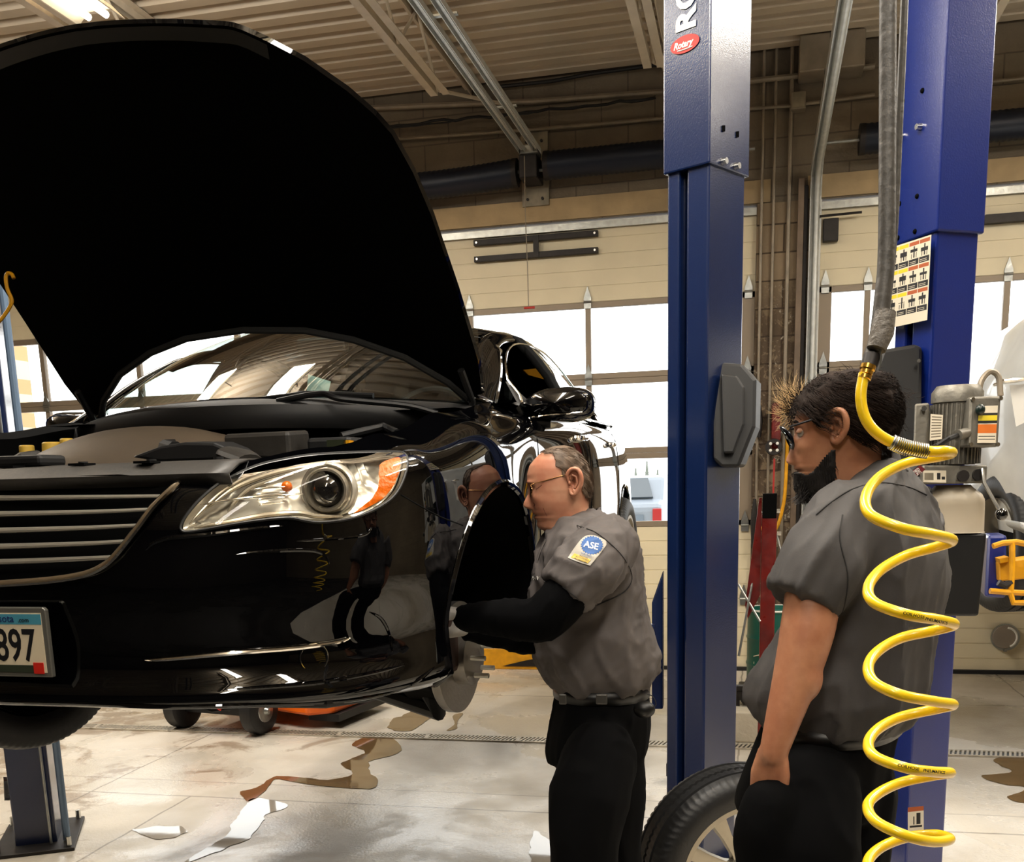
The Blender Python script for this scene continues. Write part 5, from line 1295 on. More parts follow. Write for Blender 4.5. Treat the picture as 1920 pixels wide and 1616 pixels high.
text('LIFT YOUR LIFTS', 'label_text', M['white'], plane_M(rl[3] + yd * hL * .14 + V(0, -.004, 0) - xd * .008, xd, yd), .0115, rlo, .0003, xs=.75)
ar = MB().tube([PP(1690, 905, .06), PP(1735, 868, .06)], .02, 8); ar.build('hose_guard', M['black'], pu)
# ================================================================ PEOPLE
def skin(name, col, col2):
    m_ = mat(name, col, .48, var=.3, vscale=22, var_col=col2, bump=.12, bscale=220, bdist=.001)
    b = m_.node_tree.nodes['Principled BSDF']; b.inputs['Subsurface Weight'].default_value = .12; b.inputs['Subsurface Radius'].default_value = (.01, .004, .002); b.inputs['Subsurface Scale'].default_value = .5
    return m_
M['skin_old'] = skin('ruddy skin', (204, 150, 120), (190, 124, 96)); M['skin_young'] = skin('light tan skin', (196, 140, 106), (172, 114, 84))
M['shirt'] = mat('charcoal work shirt', (84, 78, 76), .75, bump=.2, bscale=420, bdist=.001, var=.1, vscale=6)
M['shirt2'] = mat('dark grey work shirt', (64, 61, 60), .75, bump=.2, bscale=420, bdist=.001, var=.1, vscale=6)
M['trousers'] = mat('black trousers', (4, 4, 5), .9, spec=.1)
M['blacksleeve'] = mat('black undersleeve', (2, 2, 3), .9, spec=.08)
M['leather'] = mat('black leather', (8, 8, 8), .4)
M['greyhair'] = mat('grey brown hair', (112, 92, 74), .55, var=.35, vscale=60)
M['brownhair'] = mat('dark brown hair', (40, 28, 21), .75, spec=.15, var=.3, vscale=40)
M['beard'] = mat('dark beard', (22, 16, 13), .6)
M['shoe'] = M['leather']
from mathutils.bvhtree import BVHTree
def bvh(o):
    me = o.data; mw_ = world_of(o); return BVHTree.FromPolygons([mw_ @ v.co for v in me.vertices], [tuple(p.vertices) for p in me.polygons])
def shoot(tree, px, py, off=.002):
    o = V(0, 0, CAMH); d = (P(px, py, D=1.0) - o).normalized(); h = tree.ray_cast(o, d)
    if h[0] is None: return None, None
    return h[0] - d * off, h[1]
bvh_ = bvh
class Fig:
    """side-view frame at optical depth D: f to the image left, u up, s towards the camera, optionally turned about the vertical"""
    def __init__(s, px, py, D, yaw=0):
        s.O = P(px, py, D=D); s.D = D; cr = Vector((RW[0][0], RW[1][0], 0)).normalized()
        s.F0 = -cr; s.S0 = cr.cross(V(0, 0, 1)) ; s.S0 = s.S0 if s.S0.y < 0 else -s.S0
        c, n = math.cos(yaw), math.sin(yaw); s.F = s.F0 * c - s.S0 * n; s.S = s.S0 * c + s.F0 * n; s.yaw = yaw
    def fu(s, px, py):
        d = P(px, py, D=s.D) - s.O; return d.dot(s.F0), d.z
    def w(s, f, u, t=0): return s.O + s.F * f + V(0, 0, u) + s.S * t
    def q(s, px, py, d=0): return P(px, py, D=s.D + d)
def folds(o, amp, seed=0, sc=9.0, dirv=(0.4, 0.2, 1.0), fine=.25):
    """cloth folds: ridged noise stretched along dirv, moved along the normals"""
    me = o.data; d = Vector(dirv).normalized(); ns = [v.normal.copy() for v in me.vertices]
    for v, n in zip(me.vertices, ns):
        p = v.co; a = p - d * (p.dot(d) * .72)
        h = noise.noise(a * sc + Vector((seed, 0, 0))); h2 = noise.noise(a * sc * 2.3 + Vector((0, seed, 4)))
        r = max(0, 1 - abs(h) * 3.2) ** 1.6; v.co = p + n * amp * (r * .9 + h2 * fine)
    me.update()
def ringloft(fig, rows, n=48, e=2.3, fwd=None):
    """rows: (py, pxL, pxR, half lateral width m, depth offset m)"""
    R_ = []
    c, s_ = math.cos(fig.yaw), math.sin(fig.yaw)
    for (py, L, Rr, wl, dd) in rows:
        fl, u = fig.fu(L, py); fr_, u2 = fig.fu(Rr, py); h = abs(fl - fr_) / 2; fc_ = (fl + fr_) / 2; u = (u + u2) / 2
        a = math.sqrt(max(h * h - (wl * s_) ** 2, (h * .45) ** 2)) / max(c, .3)
        cen = fig.O + fig.F0 * fc_ + V(0, 0, u) + fig.S0 * (-dd)
        R_.append([cen + fig.F * (a * math.copysign(abs(math.cos(t)) ** (2 / e), math.cos(t))) + fig.S * (wl * math.copysign(abs(math.sin(t)) ** (2 / e), math.sin(t))) for t in [2 * PI * k / n for k in range(n)]])
    return R_
def loftmb(mb, rows):
    n = len(rows[0]); mb.grid(rows, cv=True); o = len(mb.v) - n * len(rows)
    mb.f.append(tuple(o + k for k in range(n))); mb.f.append(tuple(o + (len(rows) - 1) * n + k for k in range(n))[::-1]); mb.mi += [0, 0]; return mb
def limb(mb, pts, rr, n=16, ends=True):
    c = crv([tuple(p) for p in pts], 8 * (len(pts) - 1)); k = len(c); L = len(rr) - 1
    rs = [float(np.interp(i / (k - 1) * L, range(L + 1), rr)) for i in range(k)]
    mb.tube([tuple(p) for p in c], rs, n)
    if ends:
        mb.ell(c[0], rs[0] * .98, nu=12, nv=8); mb.ell(c[-1], rs[-1] * .98, nu=12, nv=8)
    return mb
class Head:
    def __init__(s, fig, front, nose, back, halfw, feats, ys, nr=90, na=112, e=2.2):
        s.fig = fig; s.y0, s.y1 = ys; s.na = na
        ip = lambda tab, y: float(np.interp(y, [p[0] for p in tab], [p[1] for p in tab]))
        sm = lambda tab: [(y, np.mean([ip(tab, y + d) for d in (-1.2, -.6, 0, .6, 1.2)])) for y in np.arange(s.y0, s.y1 + .01, .5)]
        front, back, halfw = sm(front), sm(back), sm(halfw)
        s.rows = []; s.norm = []; s.key = []
        kpx = fig.D / FPX
        for i in range(nr):
            y = s.y0 + (s.y1 - s.y0) * (i / (nr - 1)); fpx, bpx, w = ip(front, y), ip(back, y), ip(halfw, y); npx = ip(nose, y) if nose[0][0] <= y <= nose[-1][0] else fpx
            ff, u = fig.fu(fpx, y); fb, _ = fig.fu(bpx, y); a = max((ff - fb) / 2, .002); c0 = (ff + fb) / 2; nd = max(0, (fpx - npx)) * kpx
            row = []; nr_ = []; kk = []
            for j in range(na):
                t = 2 * PI * j / na; ct, st = math.cos(t), math.sin(t)
                ex = e if ct > 0 else 2.0
                f = a * math.copysign(abs(ct) ** (2 / ex), ct); l = w * math.copysign(abs(st) ** (2 / ex), st)
                nv = Vector((ct / a, st / max(w, .003))).normalized()
                sg = .0105 + .008 * min(1, max(0, (y - nose[0][0]) / max(1, nose[-1][0] - nose[0][0])))
                bump = 0
                if ct > 0: bump += nd * math.exp(-(abs(l) / sg) ** 2.6); f += bump
                dd = 0
                for (fy, fs, sy, ss, amp, *rear) in feats:
                    if (ct > -.2):
                        dd += amp * math.exp(-((y - fy) / sy) ** 2) * (math.exp(-((abs(l) - fs) / ss) ** 2))
                f += nv.x * dd; l += nv.y * dd
                row.append(fig.w(c0 + f, u, l)); nr_.append((nv.x, nv.y)); kk.append((y, c0 + f, l, t))
            s.rows.append(row); s.norm.append(nr_); s.key.append(kk)
    def mesh(s, name, mt, parent): return MB().grid(s.rows, cv=True).build(name, mt, parent, smooth=180)
    def off(s, i, j, d, du=0):
        nx, ny = s.norm[i][j]; top = max(0, 1 - i / 14)
        return s.rows[i][j] + s.fig.F * nx * d + s.fig.S * ny * d + V(0, 0, du + d * top * 1.0)
    def px(s, i, j):
        """side-view pixel of the surface point, as if seen square-on"""
        y, f, l, t = s.key[i][j]; o = s.fig.O + s.fig.F0 * f; return proj((o.x, o.y, s.rows[i][j].z))[0], y
    def shell(s, name, mt, parent, test, thick, rough=.0015, seed=1):
        mb = MB(); idx = {}; vs = []; fs = []
        nr, na = len(s.rows), s.na
        ok = [[test(*s.px(i, j), s.key[i][j]) for j in range(na)] for i in range(nr)]
        def gv(i, j):
            if (i, j) not in idx:
                edge = sum(ok[min(max(i + a, 0), nr - 1)][(j + b_) % na] for a in (-1, 0, 1) for b_ in (-1, 0, 1)) / 9
                w = noise.noise(s.rows[i][j] * 55 + Vector((seed, 0, 0)))
                idx[(i, j)] = len(vs); vs.append(s.off(i, j, thick * (.25 + .75 * edge ** 1.5) + rough * w))
            return idx[(i, j)]
        for i in range(nr - 1):
            for j in range(na):
                if ok[i][j] and ok[i + 1][j] and ok[i][(j + 1) % na] and ok[i + 1][(j + 1) % na]: fs.append((gv(i, j), gv(i, (j + 1) % na), gv(i + 1, (j + 1) % na), gv(i + 1, j)))
        mb.add(vs, fs); s.okm = ok
        return mb
    def strands(s, mb, n, length, thick, lift, seed, flow, r=.0007):
        random.seed(seed); c = [(i, j) for i in range(2, len(s.rows) - 2) for j in range(s.na) if s.okm[i][j]]
        for _ in range(n):
            i, j = random.choice(c); path = []; fi, fj = float(i), float(j); L = length * random.uniform(.6, 1.2); st = 5
            for k in range(st + 1):
                ii, jj = int(round(fi)), int(round(fj)) % s.na
                ii = min(max(ii, 0), len(s.rows) - 1)
                p = s.off(ii, jj, thick + lift * (k / st) * random.uniform(.3, 1.1)); path.append(p)
                di, dj = flow(s.key[ii][jj]); g = .8 + .4 * random.random(); fi += di * L * g / st; fj += dj * L * g / st
            pth = [path[0]] + [path[k] for k in range(1, st + 1) if (path[k] - path[k - 1]).length > .0015]
            if len(pth) > 2: mb.tube(pth, [r * (1 - .75 * k / (len(pth) - 1)) for k in range(len(pth))], 3, cap=False)
        return mb
def inpoly(poly): return lambda x, y: inside((x, y), poly)
def ear(fig, head, px, py, h, w_, side, mt, parent, lean=.25, s0=.074):
    """auricle: outer helix tube, inner fold and bowl"""
    f, u = fig.fu(px, py); c = fig.w(f, u, side * s0)
    F, S_, U_ = fig.F, fig.S * side, V(0, 0, 1)
    up = (U_ + F * lean).normalized(); bk = (-F + U_ * lean).normalized()
    def at(a, b_, o): return c + up * (h * a) + bk * (w_ * b_) + S_ * o
    hel = [at(.05, -.42, .004), at(.32, -.45, .008), at(.5, -.1, .013), at(.46, .35, .018), at(.2, .55, .020), at(-.12, .48, .017), at(-.36, .18, .012), at(-.5, -.12, .009), at(-.44, -.34, .005), at(-.25, -.40, .003)]
    cpts = [tuple(p) for p in crv([tuple(p) for p in hel], 36)]
    mb = MB().tube(cpts, [.0042 + .0022 * math.sin(PI * k / 36) * (1 if k < 24 else 1.3) for k in range(37)], 10)
    ctr = at(0, 0, .006)
    rows = []
    for k, p in enumerate(cpts):
        p = Vector(p); rows.append([p, p.lerp(ctr, .35) - S_ * .003, p.lerp(ctr, .6) - S_ * .001, p.lerp(ctr, .8) - S_ * .007, ctr - S_ * .010])
    mb.grid(rows, cu=True)
    mb.tube([at(.28, -.1, .010), at(.18, .2, .013), at(-.08, .24, .012), at(-.25, 0, .009)], .0035, 8)
    mb.ell(at(-.02, -.36, .006), (.004, .004, .006)); mb.ell(at(-.40, -.08, .007), (.006, .006, .008))
    return mb.build('ear', mt, parent, smooth=80)
def hand(parent, name, mt, wrist, d, palm_n, thumb_side, L=.185, curl=.5, spread=.10, sc=1.0, into=None, tuck=0):
    """continuous skinned hand; d along the fingers, palm_n out of the palm"""
    d = Vector(d).normalized(); n = Vector(palm_n); n = (n - d * n.dot(d)).normalized(); s_ = d.cross(n).normalized() * thumb_side
    w = Vector(wrist); mb = MB() if into is None else into
    pl = L * .5
    for k in range(4):
        o = (k - 1.5) * .019 * sc; base = w + d * pl * (.98 - .04 * abs(k - 1.2)) + s_ * (-o)
        mb.tube([w + s_ * (-o * .6), w + d * pl * .5 + s_ * (-o * .95), base], [.014 * sc, .0145 * sc, .0115 * sc], 10); mb.ell(base, .0112 * sc, nu=10, nv=8)
        ln = (.040, .045, .042, .033)[k] * sc; a = 0; p = base; dd = d
        for j in range(3):
            a += curl * (.6, 1.0, .75)[j]; dd = (d * math.cos(a) + n * math.sin(a) + s_ * (-(k - 1.5) * spread * .5)).normalized(); q_ = p + dd * ln * (1, .68, .52)[j]
            mb.tube([p, q_], [(.0098, .009, .0082)[j] * sc, (.009, .0082, .0068)[j] * sc], 10); mb.ell(q_, (.009, .0082, .0069)[j] * sc, nu=10, nv=8); p = q_
    mb.ell(w, .021 * sc, nu=12, nv=8)
    tb_ = w + d * pl * .3 + s_ * .018 * sc; td = (d * (.6 + tuck) + s_ * .75 + n * (.35 + tuck * .4)).normalized(); t1 = tb_ + td * .040 * sc; td2 = (d * .85 + s_ * .25 + n * .55).normalized(); t2 = t1 + td2 * .032 * sc; t3 = t2 + (td2 + n * .2).normalized() * .024 * sc
    mb.tube([tb_ - td * .01, t1, t2, t3], [.0145 * sc, .0118 * sc, .0105 * sc, .008 * sc], 10); mb.ell(t3, .008 * sc, nu=10, nv=8); mb.ell(t1, .0118 * sc, nu=10, nv=8)
    return mb if into is not None else remesh(mb, name, mt, parent, .0032, 3, .5)
def shoe(mb, heel, d):
    d = Vector(d); d.z = 0; d.normalize(); s_ = d.cross(V(0, 0, 1)); rows = []
    for (l, w, h) in ((-.06, .028, .07), (-.05, .036, .10), (.0, .040, .11), (.06, .040, .095), (.12, .046, .065), (.18, .046, .05), (.215, .034, .038), (.23, .014, .02)):
        c = Vector((heel.x, heel.y, 0)) + d * l
        rows.append([c + s_ * (w * math.cos(t)) + V(0, 0, max(.0, h / 2 + h / 2 * math.sin(t))) for t in [2 * PI * k / 20 for k in range(20)]])
    return loftmb(mb, rows)
# ---------------------------------------------------------------- older man
fo_ = Fig(1050, 920, 2.90)
man = thing('person', 'older man with round shoulder patch on charcoal shirt reaching into the wheel well', 'person', V(fo_.O.x, fo_.O.y, 0))
front = [(838.5, 1050), (840.5, 1036), (843, 1029), (849.7, 1013), (862, 1001), (873, 992.5), (889, 988.2), (904, 988.0), (912, 989.2), (919, 990.6), (926, 991.6), (940, 993.4), (953, 996), (956, 997.6), (961, 998.2), (964.5, 1001.6), (966, 1004), (968, 1002.4), (971, 1002.6), (976, 1007.5), (982, 1007.6), (989, 1009.5), (993.5, 1014.5), (996, 1021), (1002, 1027), (1012, 1032), (1024, 1036)]
nose_ = [(912, 989.2), (921, 990.2), (927, 989.6), (931.5, 987.4), (937, 984.6), (942, 982.0), (947, 981.4), (950, 982.6), (952.5, 986), (955, 993), (957, 997.6)]
back = [(838.5, 1051), (840, 1062), (843.5, 1071), (856, 1087.5), (873, 1100), (892, 1108), (907, 1110.5), (921, 1110.5), (931, 1108), (939, 1105), (955, 1104), (975, 1108), (1024, 1122)]
halfw = [(838.5, .004), (840.5, .028), (844, .044), (852, .058), (864, .068), (880, .0745), (900, .0765), (920, .0755), (940, .071), (955, .067), (970, .062), (983, .057), (994, .055), (1006, .056), (1024, .062)]
feats = [(915, .031, 5, .011, -.010), (904, .028, 3.2, .018, .0035), (932, .040, 8, .014, .004), (942, .058, 14, .02, .002), (966, .0, 1.6, .022, -.0035), (962.5, .0, 2.2, .018, .002), (971, .0, 2.4, .017, .0025), (950, .030, 9, .0045, -.0022), (951, .0125, 3, .005, .002), (985, .0, 6, .016, .002)]
hd = Head(fo_, front, nose_, back, halfw, feats, (838.5, 1024))
head_o = hd.mesh('head', M['skin_old'], man)
for sd in (1, -1):
    ear(fo_, hd, 1073, 903, .068, .036, sd, M['skin_old'], head_o, .12, .0735)
    f, u = fo_.fu(1003.5, 916); e_c = fo_.w(f - .002, u, sd * .031)
    MB().ell(e_c, .0115, nu=16, nv=10).build('eye', mat('eye white', (190, 170, 150), .3), head_o)
    lid = MB(); rows = []
    for k in range(9):
        t = -.9 + 1.8 * k / 8; rows.append([e_c + fo_.F * (.0125 * math.cos(t) * math.cos(v)) + fo_.S * (.0125 * math.sin(t)) + V(0, 0, .0125 * math.sin(v) * math.cos(t)) for v in (.9, .6, .3, 0, -.25)])
    MB().grid(rows).build('eyelid', M['skin_old'], head_o)
    MB().tube([fo_.w(f + .010, u + .017, sd * .018), fo_.w(f + .008, u + .020, sd * .030), fo_.w(f - .004, u + .017, sd * .044)], [.002, .003, .0015], 6).build('eyebrow', M['greyhair'], head_o)
hp = [(1012, 846), (1030, 836), (1055, 834), (1090, 845), (1120, 880), (1125, 930), (1112, 945), (1094, 936), (1087, 925), (1083, 905), (1081, 885), (1070, 879), (1062, 884), (1058, 896), (1052, 896), (1048, 882), (1039, 876), (1037, 862), (1034, 852), (1020, 851)]
tst = inpoly(hp)
mb = hd.shell('hair', M['greyhair'], head_o, lambda x, y, k: tst(x, y) and not (k[3] < .0), .004, .0012)
hd.strands(mb, 2200, 8, .0035, .0022, 3, lambda k: (1.0 if k[0] > 860 else .25, (.9 if math.sin(k[3]) > 0 else -.9)), .0005)
mb.build('hair', M['greyhair'], head_o, smooth=80)
th_ = bvh_(head_o)
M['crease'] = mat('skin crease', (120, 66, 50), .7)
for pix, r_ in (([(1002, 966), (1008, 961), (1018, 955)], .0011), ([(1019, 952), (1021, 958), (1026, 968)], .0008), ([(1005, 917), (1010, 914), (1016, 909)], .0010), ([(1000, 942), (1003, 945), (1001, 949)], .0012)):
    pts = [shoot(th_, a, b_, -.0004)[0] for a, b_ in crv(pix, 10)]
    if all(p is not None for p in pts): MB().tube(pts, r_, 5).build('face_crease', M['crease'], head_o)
# glasses
g = MB(); gm = mat('gold wire frame', (190, 140, 90), .2, .9)
f1, u1 = fo_.fu(1002, 906); f0, u0 = fo_.fu(1062, 889)
for sd in (1, -1):
    g.tube([fo_.w(f1, u1, sd * .062), fo_.w((f1 + f0) / 2, (u1 + u0) / 2, sd * .076), fo_.w(f0, u0, sd * .078), fo_.w(f0 - .01, u0 - .012, sd * .077)], .0013, 6)
    cc_ = fo_.w(f1 + .014, u1 - .020, sd * .034)
    g.tube([cc_ + fo_.S * (sd * .0) + fo_.S * (.025 * math.cos(a)) - fo_.F * (.006 * abs(math.cos(a)) ** 2) + V(0, 0, .018 * math.sin(a)) for a in [2 * PI * k / 28 for k in range(28)]], .0011, 6, closed=True)
    g.tube([fo_.w(f1 + .010, u1 - .004, sd * .058), fo_.w(f1, u1, sd * .062)], .002, 6)
g.tube([fo_.w(f1 + .016, u1 - .016, .010), fo_.w(f1 + .019, u1 - .012, 0), fo_.w(f1 + .016, u1 - .016, -.010)], .0012, 6)
gl_ = g.build('glasses', gm, man)
for sd in (1, -1):
    cc_ = fo_.w(f1 + .014, u1 - .020, sd * .034)
    MB().prism([cc_ + fo_.S * (.0245 * math.cos(a)) - fo_.F * (.006 * abs(math.cos(a)) ** 2) + V(0, 0, .0175 * math.sin(a)) for a in [2 * PI * k / 28 for k in range(28)]], fo_.F * .0008).build('spectacle_lens', glass('spectacle lens', (.93, .93, .92)), gl_, smooth=0)
# shirt
sh = MB()
rows = [(958, 1078, 1112, .050, 0), (966, 1060, 1130, .085, 0), (980, 1042, 1160, .15, 0), (1000, 1026, 1181, .195, 0), (1030, 1010, 1196, .215, 0), (1070, 1000, 1203, .215, 0), (1120, 994, 1208, .20, 0), (1160, 994, 1217, .195, 0), (1200, 999, 1231, .195, 0), (1235, 1005, 1241, .195, 0), (1262, 1014, 1242, .19, 0), (1283, 1027, 1234, .18, 0), (1298, 1042, 1222, .168, 0)]
loftmb(sh, ringloft(fo_, rows))
limb(sh, [fo_.q(1136, 1026, -.17), fo_.q(1102, 1062, -.235), fo_.q(1057, 1112, -.25)], [.080, .084, .071], ends=False)
sh.ell(fo_.q(1136, 1026, -.17), .080)
limb(sh, [fo_.q(1130, 1018, .17), fo_.q(1090, 1062, .22), fo_.q(1050, 1102, .22)], [.085, .085, .072], ends=False)
sh.ell(fo_.q(1130, 1018, .17), .085)
shirt = remesh(sh, 'shirt', M['shirt'], man, .0075, 4)
folds(shirt, .012, 3, 13, (-.45, .1, .9)); folds(shirt, .004, 9, 24, (.8, .1, .6), .5)
def collar(fig, pts, h, parent, mt, flare=.012, name='collar'):
    rows = []
    for k, p in enumerate(pts):
        c = sum(pts, Vector()) / len(pts); o = (p - c); o.z = 0; o.normalize()
        rows.append([p + V(0, 0, h) - o * .004, p + V(0, 0, h * 1.05) + o * .003, p + o * flare, p + V(0, 0, -h * .55) + o * (flare + .012)])
    return MB().grid(rows).build(name, mt, parent, smooth=80, solid=.003)
cl = []
for k in range(29):
    a = -2.55 + 5.1 * k / 28
    f, u = fo_.fu(1082, 968); cl.append(fo_.w(f - .062 * math.cos(a) * 1.05 + .0, u - .058 * 1 + .050 * math.cos(a) * 1.0, .066 * math.sin(a)))
co = collar(fo_, cl, .030, man, M['shirt'])
for sd in (1, -1):
    p0_ = fo_.q(1055, 985, -.075 * sd); MB().prism([fo_.q(1062, 972, -.068 * sd), fo_.q(1066, 1008, -.082 * sd), fo_.q(1030, 1003, -.060 * sd), fo_.q(1036, 996, -.045 * sd)], fo_.F * .004 + fo_.S * .003 * sd).build('collar_point', M['shirt'], man, smooth=0, bevel=.002)
# placket and name mark
MB().tube([tuple(p) for p in crv([tuple(fo_.q(a, b_, -.04)) for a, b_ in ((1024, 1010), (1010, 1040), (1001, 1075))], 10)], [.006] * 11, 6, flat=.4).build('placket', M['shirt'], man)
nm = MB().tube([fo_.q(x, y, -.1) + fo_.F * .0 for x, y in ((996, 1086), (999, 1080), (1000, 1087), (1002, 1083), (1004, 1086), (1006, 1080), (1007, 1086), (1010, 1080))], .0008, 5)
bvh_src = {}
ts_ = bvh(shirt)
pp = [shoot(ts_, x, y, .002)[0] for x, y in ((997, 1086), (999, 1080), (1000, 1087), (1003, 1083), (1004, 1087), (1007, 1080), (1008, 1087), (1011, 1080))]
if all(p is not None for p in pp): MB().tube(pp, .0007, 5).build('name_stitching', M['white'], man)
# round technician patch wrapped on the sleeve
def drape(tree, quad, nu, nv, off, name, mt, parent, inside_f=None):
    """map a unit square in the picture plane onto the cloth beneath it"""
    rows = []; bl, br, tr_, tl = [Vector(q) for q in quad]
    for i in range(nu + 1):
        row = []
        for j in range(nv + 1):
            u, v = i / nu, j / nv; p = (bl * (1 - u) + br * u) * (1 - v) + (tl * (1 - u) + tr_ * u) * v; h, _ = shoot(tree, p.x, p.y, off); row.append(h)
        rows.append(row)
    return rows
def drape_poly(tree, pts, off, name, mt, parent, step=2.2):
    pv = [Vector(p) for p in pts]; n = len(pv); ed = [(i, (i + 1) % n) for i in range(n)]; allp = list(pv)
    x0, x1 = min(p.x for p in pv), max(p.x for p in pv); y0, y1 = min(p.y for p in pv), max(p.y for p in pv); x = x0 + step
    while x < x1:
        y = y0 + step
        while y < y1:
            if inside((x, y), pts): allp.append(Vector((x, y)))
            y += step
        x += step
    vv, ee, ff, *_ = delaunay_2d_cdt(allp, ed, [], 0, 1e-6)
    ff = [f for f in ff if inside(sum((vv[i] for i in f), Vector((0, 0))) / len(f), pts)]
    hs = [shoot(tree, p.x, p.y, off)[0] for p in vv]
    if any(h is None for h in hs): return None
    return MB().add(hs, [tuple(f) for f in ff]).build(name, mt, parent, smooth=180, recalc=False)
c = math.radians
pt = [(1094, 1007), (1104, 1003), (1116, 1004), (1134, 1012), (1137, 1018), (1134, 1026), (1110, 1056), (1102, 1059), (1068, 1047), (1067, 1042), (1082, 1020)]
pt = [tuple(p) for p in crv(pt, 44, True)][:44]
patch = drape_poly(ts_, pt, .003, 'shoulder_patch', mat('patch silver', (176, 170, 158), .6, bump=.3, bscale=600, bdist=.001), shirt)
gc = Vector((1110, 1022)); gear = []
M['gearblue'] = mat('patch blue', (28, 84, 150), .6); M['patchgold'] = mat('patch gold', (206, 172, 60), .6)
for k in range(48):
    a = 2 * PI * k / 48; r = 20.5 if k % 2 else 17.8; gear.append((gc.x + r * math.cos(a) * 1.06, gc.y + r * math.sin(a) * .88))
drape_poly(ts_, gear, .0042, 'patch_gear', M['gearblue'], patch)
drape_poly(ts_, [(1077, 1037), (1108, 1049), (1102, 1056), (1070, 1045)], .0046, 'patch_bar', M['patchgold'], patch)
def drape_text(tree, s_, org, xd, yd, size, off, name, mt, parent, bold=0, xs=1):
    o = text(s_, name, mt, Matrix.Identity(4), size, None, 0, 'LEFT', xs, bold=bold)
    me = o.data; bm = bmesh.new(); bm.from_mesh(me); bmesh.ops.remove_doubles(bm, verts=bm.verts, dist=.01); bm.to_mesh(me); bm.free(); ok = True
    for v in me.vertices:
        p = Vector(org) + Vector(xd) * v.co.x + Vector(yd) * v.co.y; h, _ = shoot(tree, p.x, p.y, off)
        if h is None: ok = False; break
        v.co = h
    if ok: attach(o, parent); me.update()
    else: bpy.data.objects.remove(o)
drape_text(ts_, 'ASE', (1094, 1024.5), (.97, .22), (.22, -.97), 17, .0052, 'patch_letters', M['white'], patch, .35)
drape_text(ts_, 'MASTER', (1086, 1042.5), (.94, .33), (.33, -.94), 4.6, .0054, 'patch_words', M['ink'], patch)
drape_text(ts_, 'AUTOMOBILE', (1079, 1044), (.94, .33), (.33, -.94), 4.2, .0054, 'patch_words', M['ink'], patch)
drape_text(ts_, 'TECHNICIAN', (1076, 1047.5), (.94, .33), (.33, -.94), 4.2, .0054, 'patch_words', M['ink'], patch)
drape_text(ts_, 'CERTIFIED', (1089, 1037), (.93, .36), (.36, -.93), 4.6, .0054, 'patch_words', M['gearblue'], patch)
# arms in black undersleeves
am = MB()
limb(am, [fo_.q(1120, 1040, -.22), fo_.q(1052, 1128, -.25), fo_.q(1010, 1162, -.24), fo_.q(940, 1158, -.20), fo_.q(872, 1158, -.14)], [.068, .064, .060, .050, .036])
arm1 = remesh(am, 'near_arm', M['blacksleeve'], man, .007, 4); folds(arm1, .004, 5, 22, (.2, .2, .9))
am = MB()
limb(am, [fo_.q(1100, 1040, .2), fo_.q(1030, 1140, .14), fo_.q(1000, 1190, .06), fo_.q(940, 1186, .02), fo_.q(880, 1180, .0)], [.068, .062, .056, .046, .034])
arm2 = remesh(am, 'far_arm', M['blacksleeve'], man, .007, 4); folds(arm2, .004, 8, 22, (.2, .2, .9))
M['glove'] = mat('grey work glove', (150, 146, 140), .6)
hand(man, 'near_hand', M['glove'], fo_.q(874, 1156, -.14), fo_.F * 1 + fo_.S * -.5 + V(0, 0, .22), V(0, 0, -1) + fo_.F * .2, 1, curl=.55)
hand(man, 'far_hand', M['glove'], fo_.q(880, 1180, .0), fo_.F + V(0, 0, -.1), V(0, 0, 1), 1, curl=.6)
# trousers, belt, shoes
tr_ = MB()
rows = [(1296, 1046, 1220, .160, 0), (1312, 1043, 1224, .168, 0), (1340, 1040, 1229, .178, 0), (1380, 1032, 1231, .182, 0), (1425, 1026, 1226, .178, 0), (1450, 1030, 1215, .16, 0)]
loftmb(tr_, ringloft(fo_, rows))
zz = lambda p, z: V(p.x, p.y, z)
hpL, hpR = fo_.q(1125, 1420, -.07), fo_.q(1130, 1400, .095)
kL, kR = fo_.q(1095, 1600, -.11), fo_.q(1145, 1600, .10)
aL, aR = zz(kL + fo_.F * -.0, .10), zz(kR + fo_.F * -.05, .10)
limb(tr_, [hpL, fo_.q(1105, 1500, -.105), kL, (kL + aL) / 2, aL], [.104, .112, .092, .08, .070]); limb(tr_, [hpR, fo_.q(1140, 1500, .10), kR, (kR + aR) / 2, aR], [.118, .108, .086, .076, .068])
tro = remesh(tr_, 'trousers', M['trousers'], man, .010, 4); folds(tro, .006, 2, 10, (.1, .1, 1))
br = ringloft(fo_, [(1303, 1042, 1224, .170, 0)], 64)[0]
bel = MB(); rows = [[p + V(0, 0, dz) for dz in (-.019, .019)] for p in br]
bo = MB().grid(rows, cu=True).build('belt', M['leather'], man, smooth=80, solid=-.004)
for (a, b_) in ((1055, 1311), (1128, 1311)): MB().box(-.5, .5, -.5, .5, -.5, .5, M=Matrix.Translation(fo_.q(a, b_, -.168)) @ Matrix.Diagonal((.03 if a > 1100 else .02, .006, .028, 1))).build('belt_fitting', mat('worn buckle', (90, 88, 84), .35, .7), bo, smooth=0, bevel=.003)
MB().ell(fo_.q(1208, 1330, -.10), (.03, .022, .024)).build('belt_pouch', M['leather'], bo)
MB().tube([tuple(p) for p in crv([tuple(fo_.q(a, b_, -.11)) for a, b_ in ((1212, 1300), (1224, 1306), (1230, 1320), (1224, 1326), (1214, 1318))], 16)], .0015, 5).build('key_cord', M['wire'], bo)
s1_ = shoe(MB(), aL, fo_.F); s1_.build('shoe', M['shoe'], man); shoe(MB(), aR, fo_.F).build('shoe', M['shoe'], man)
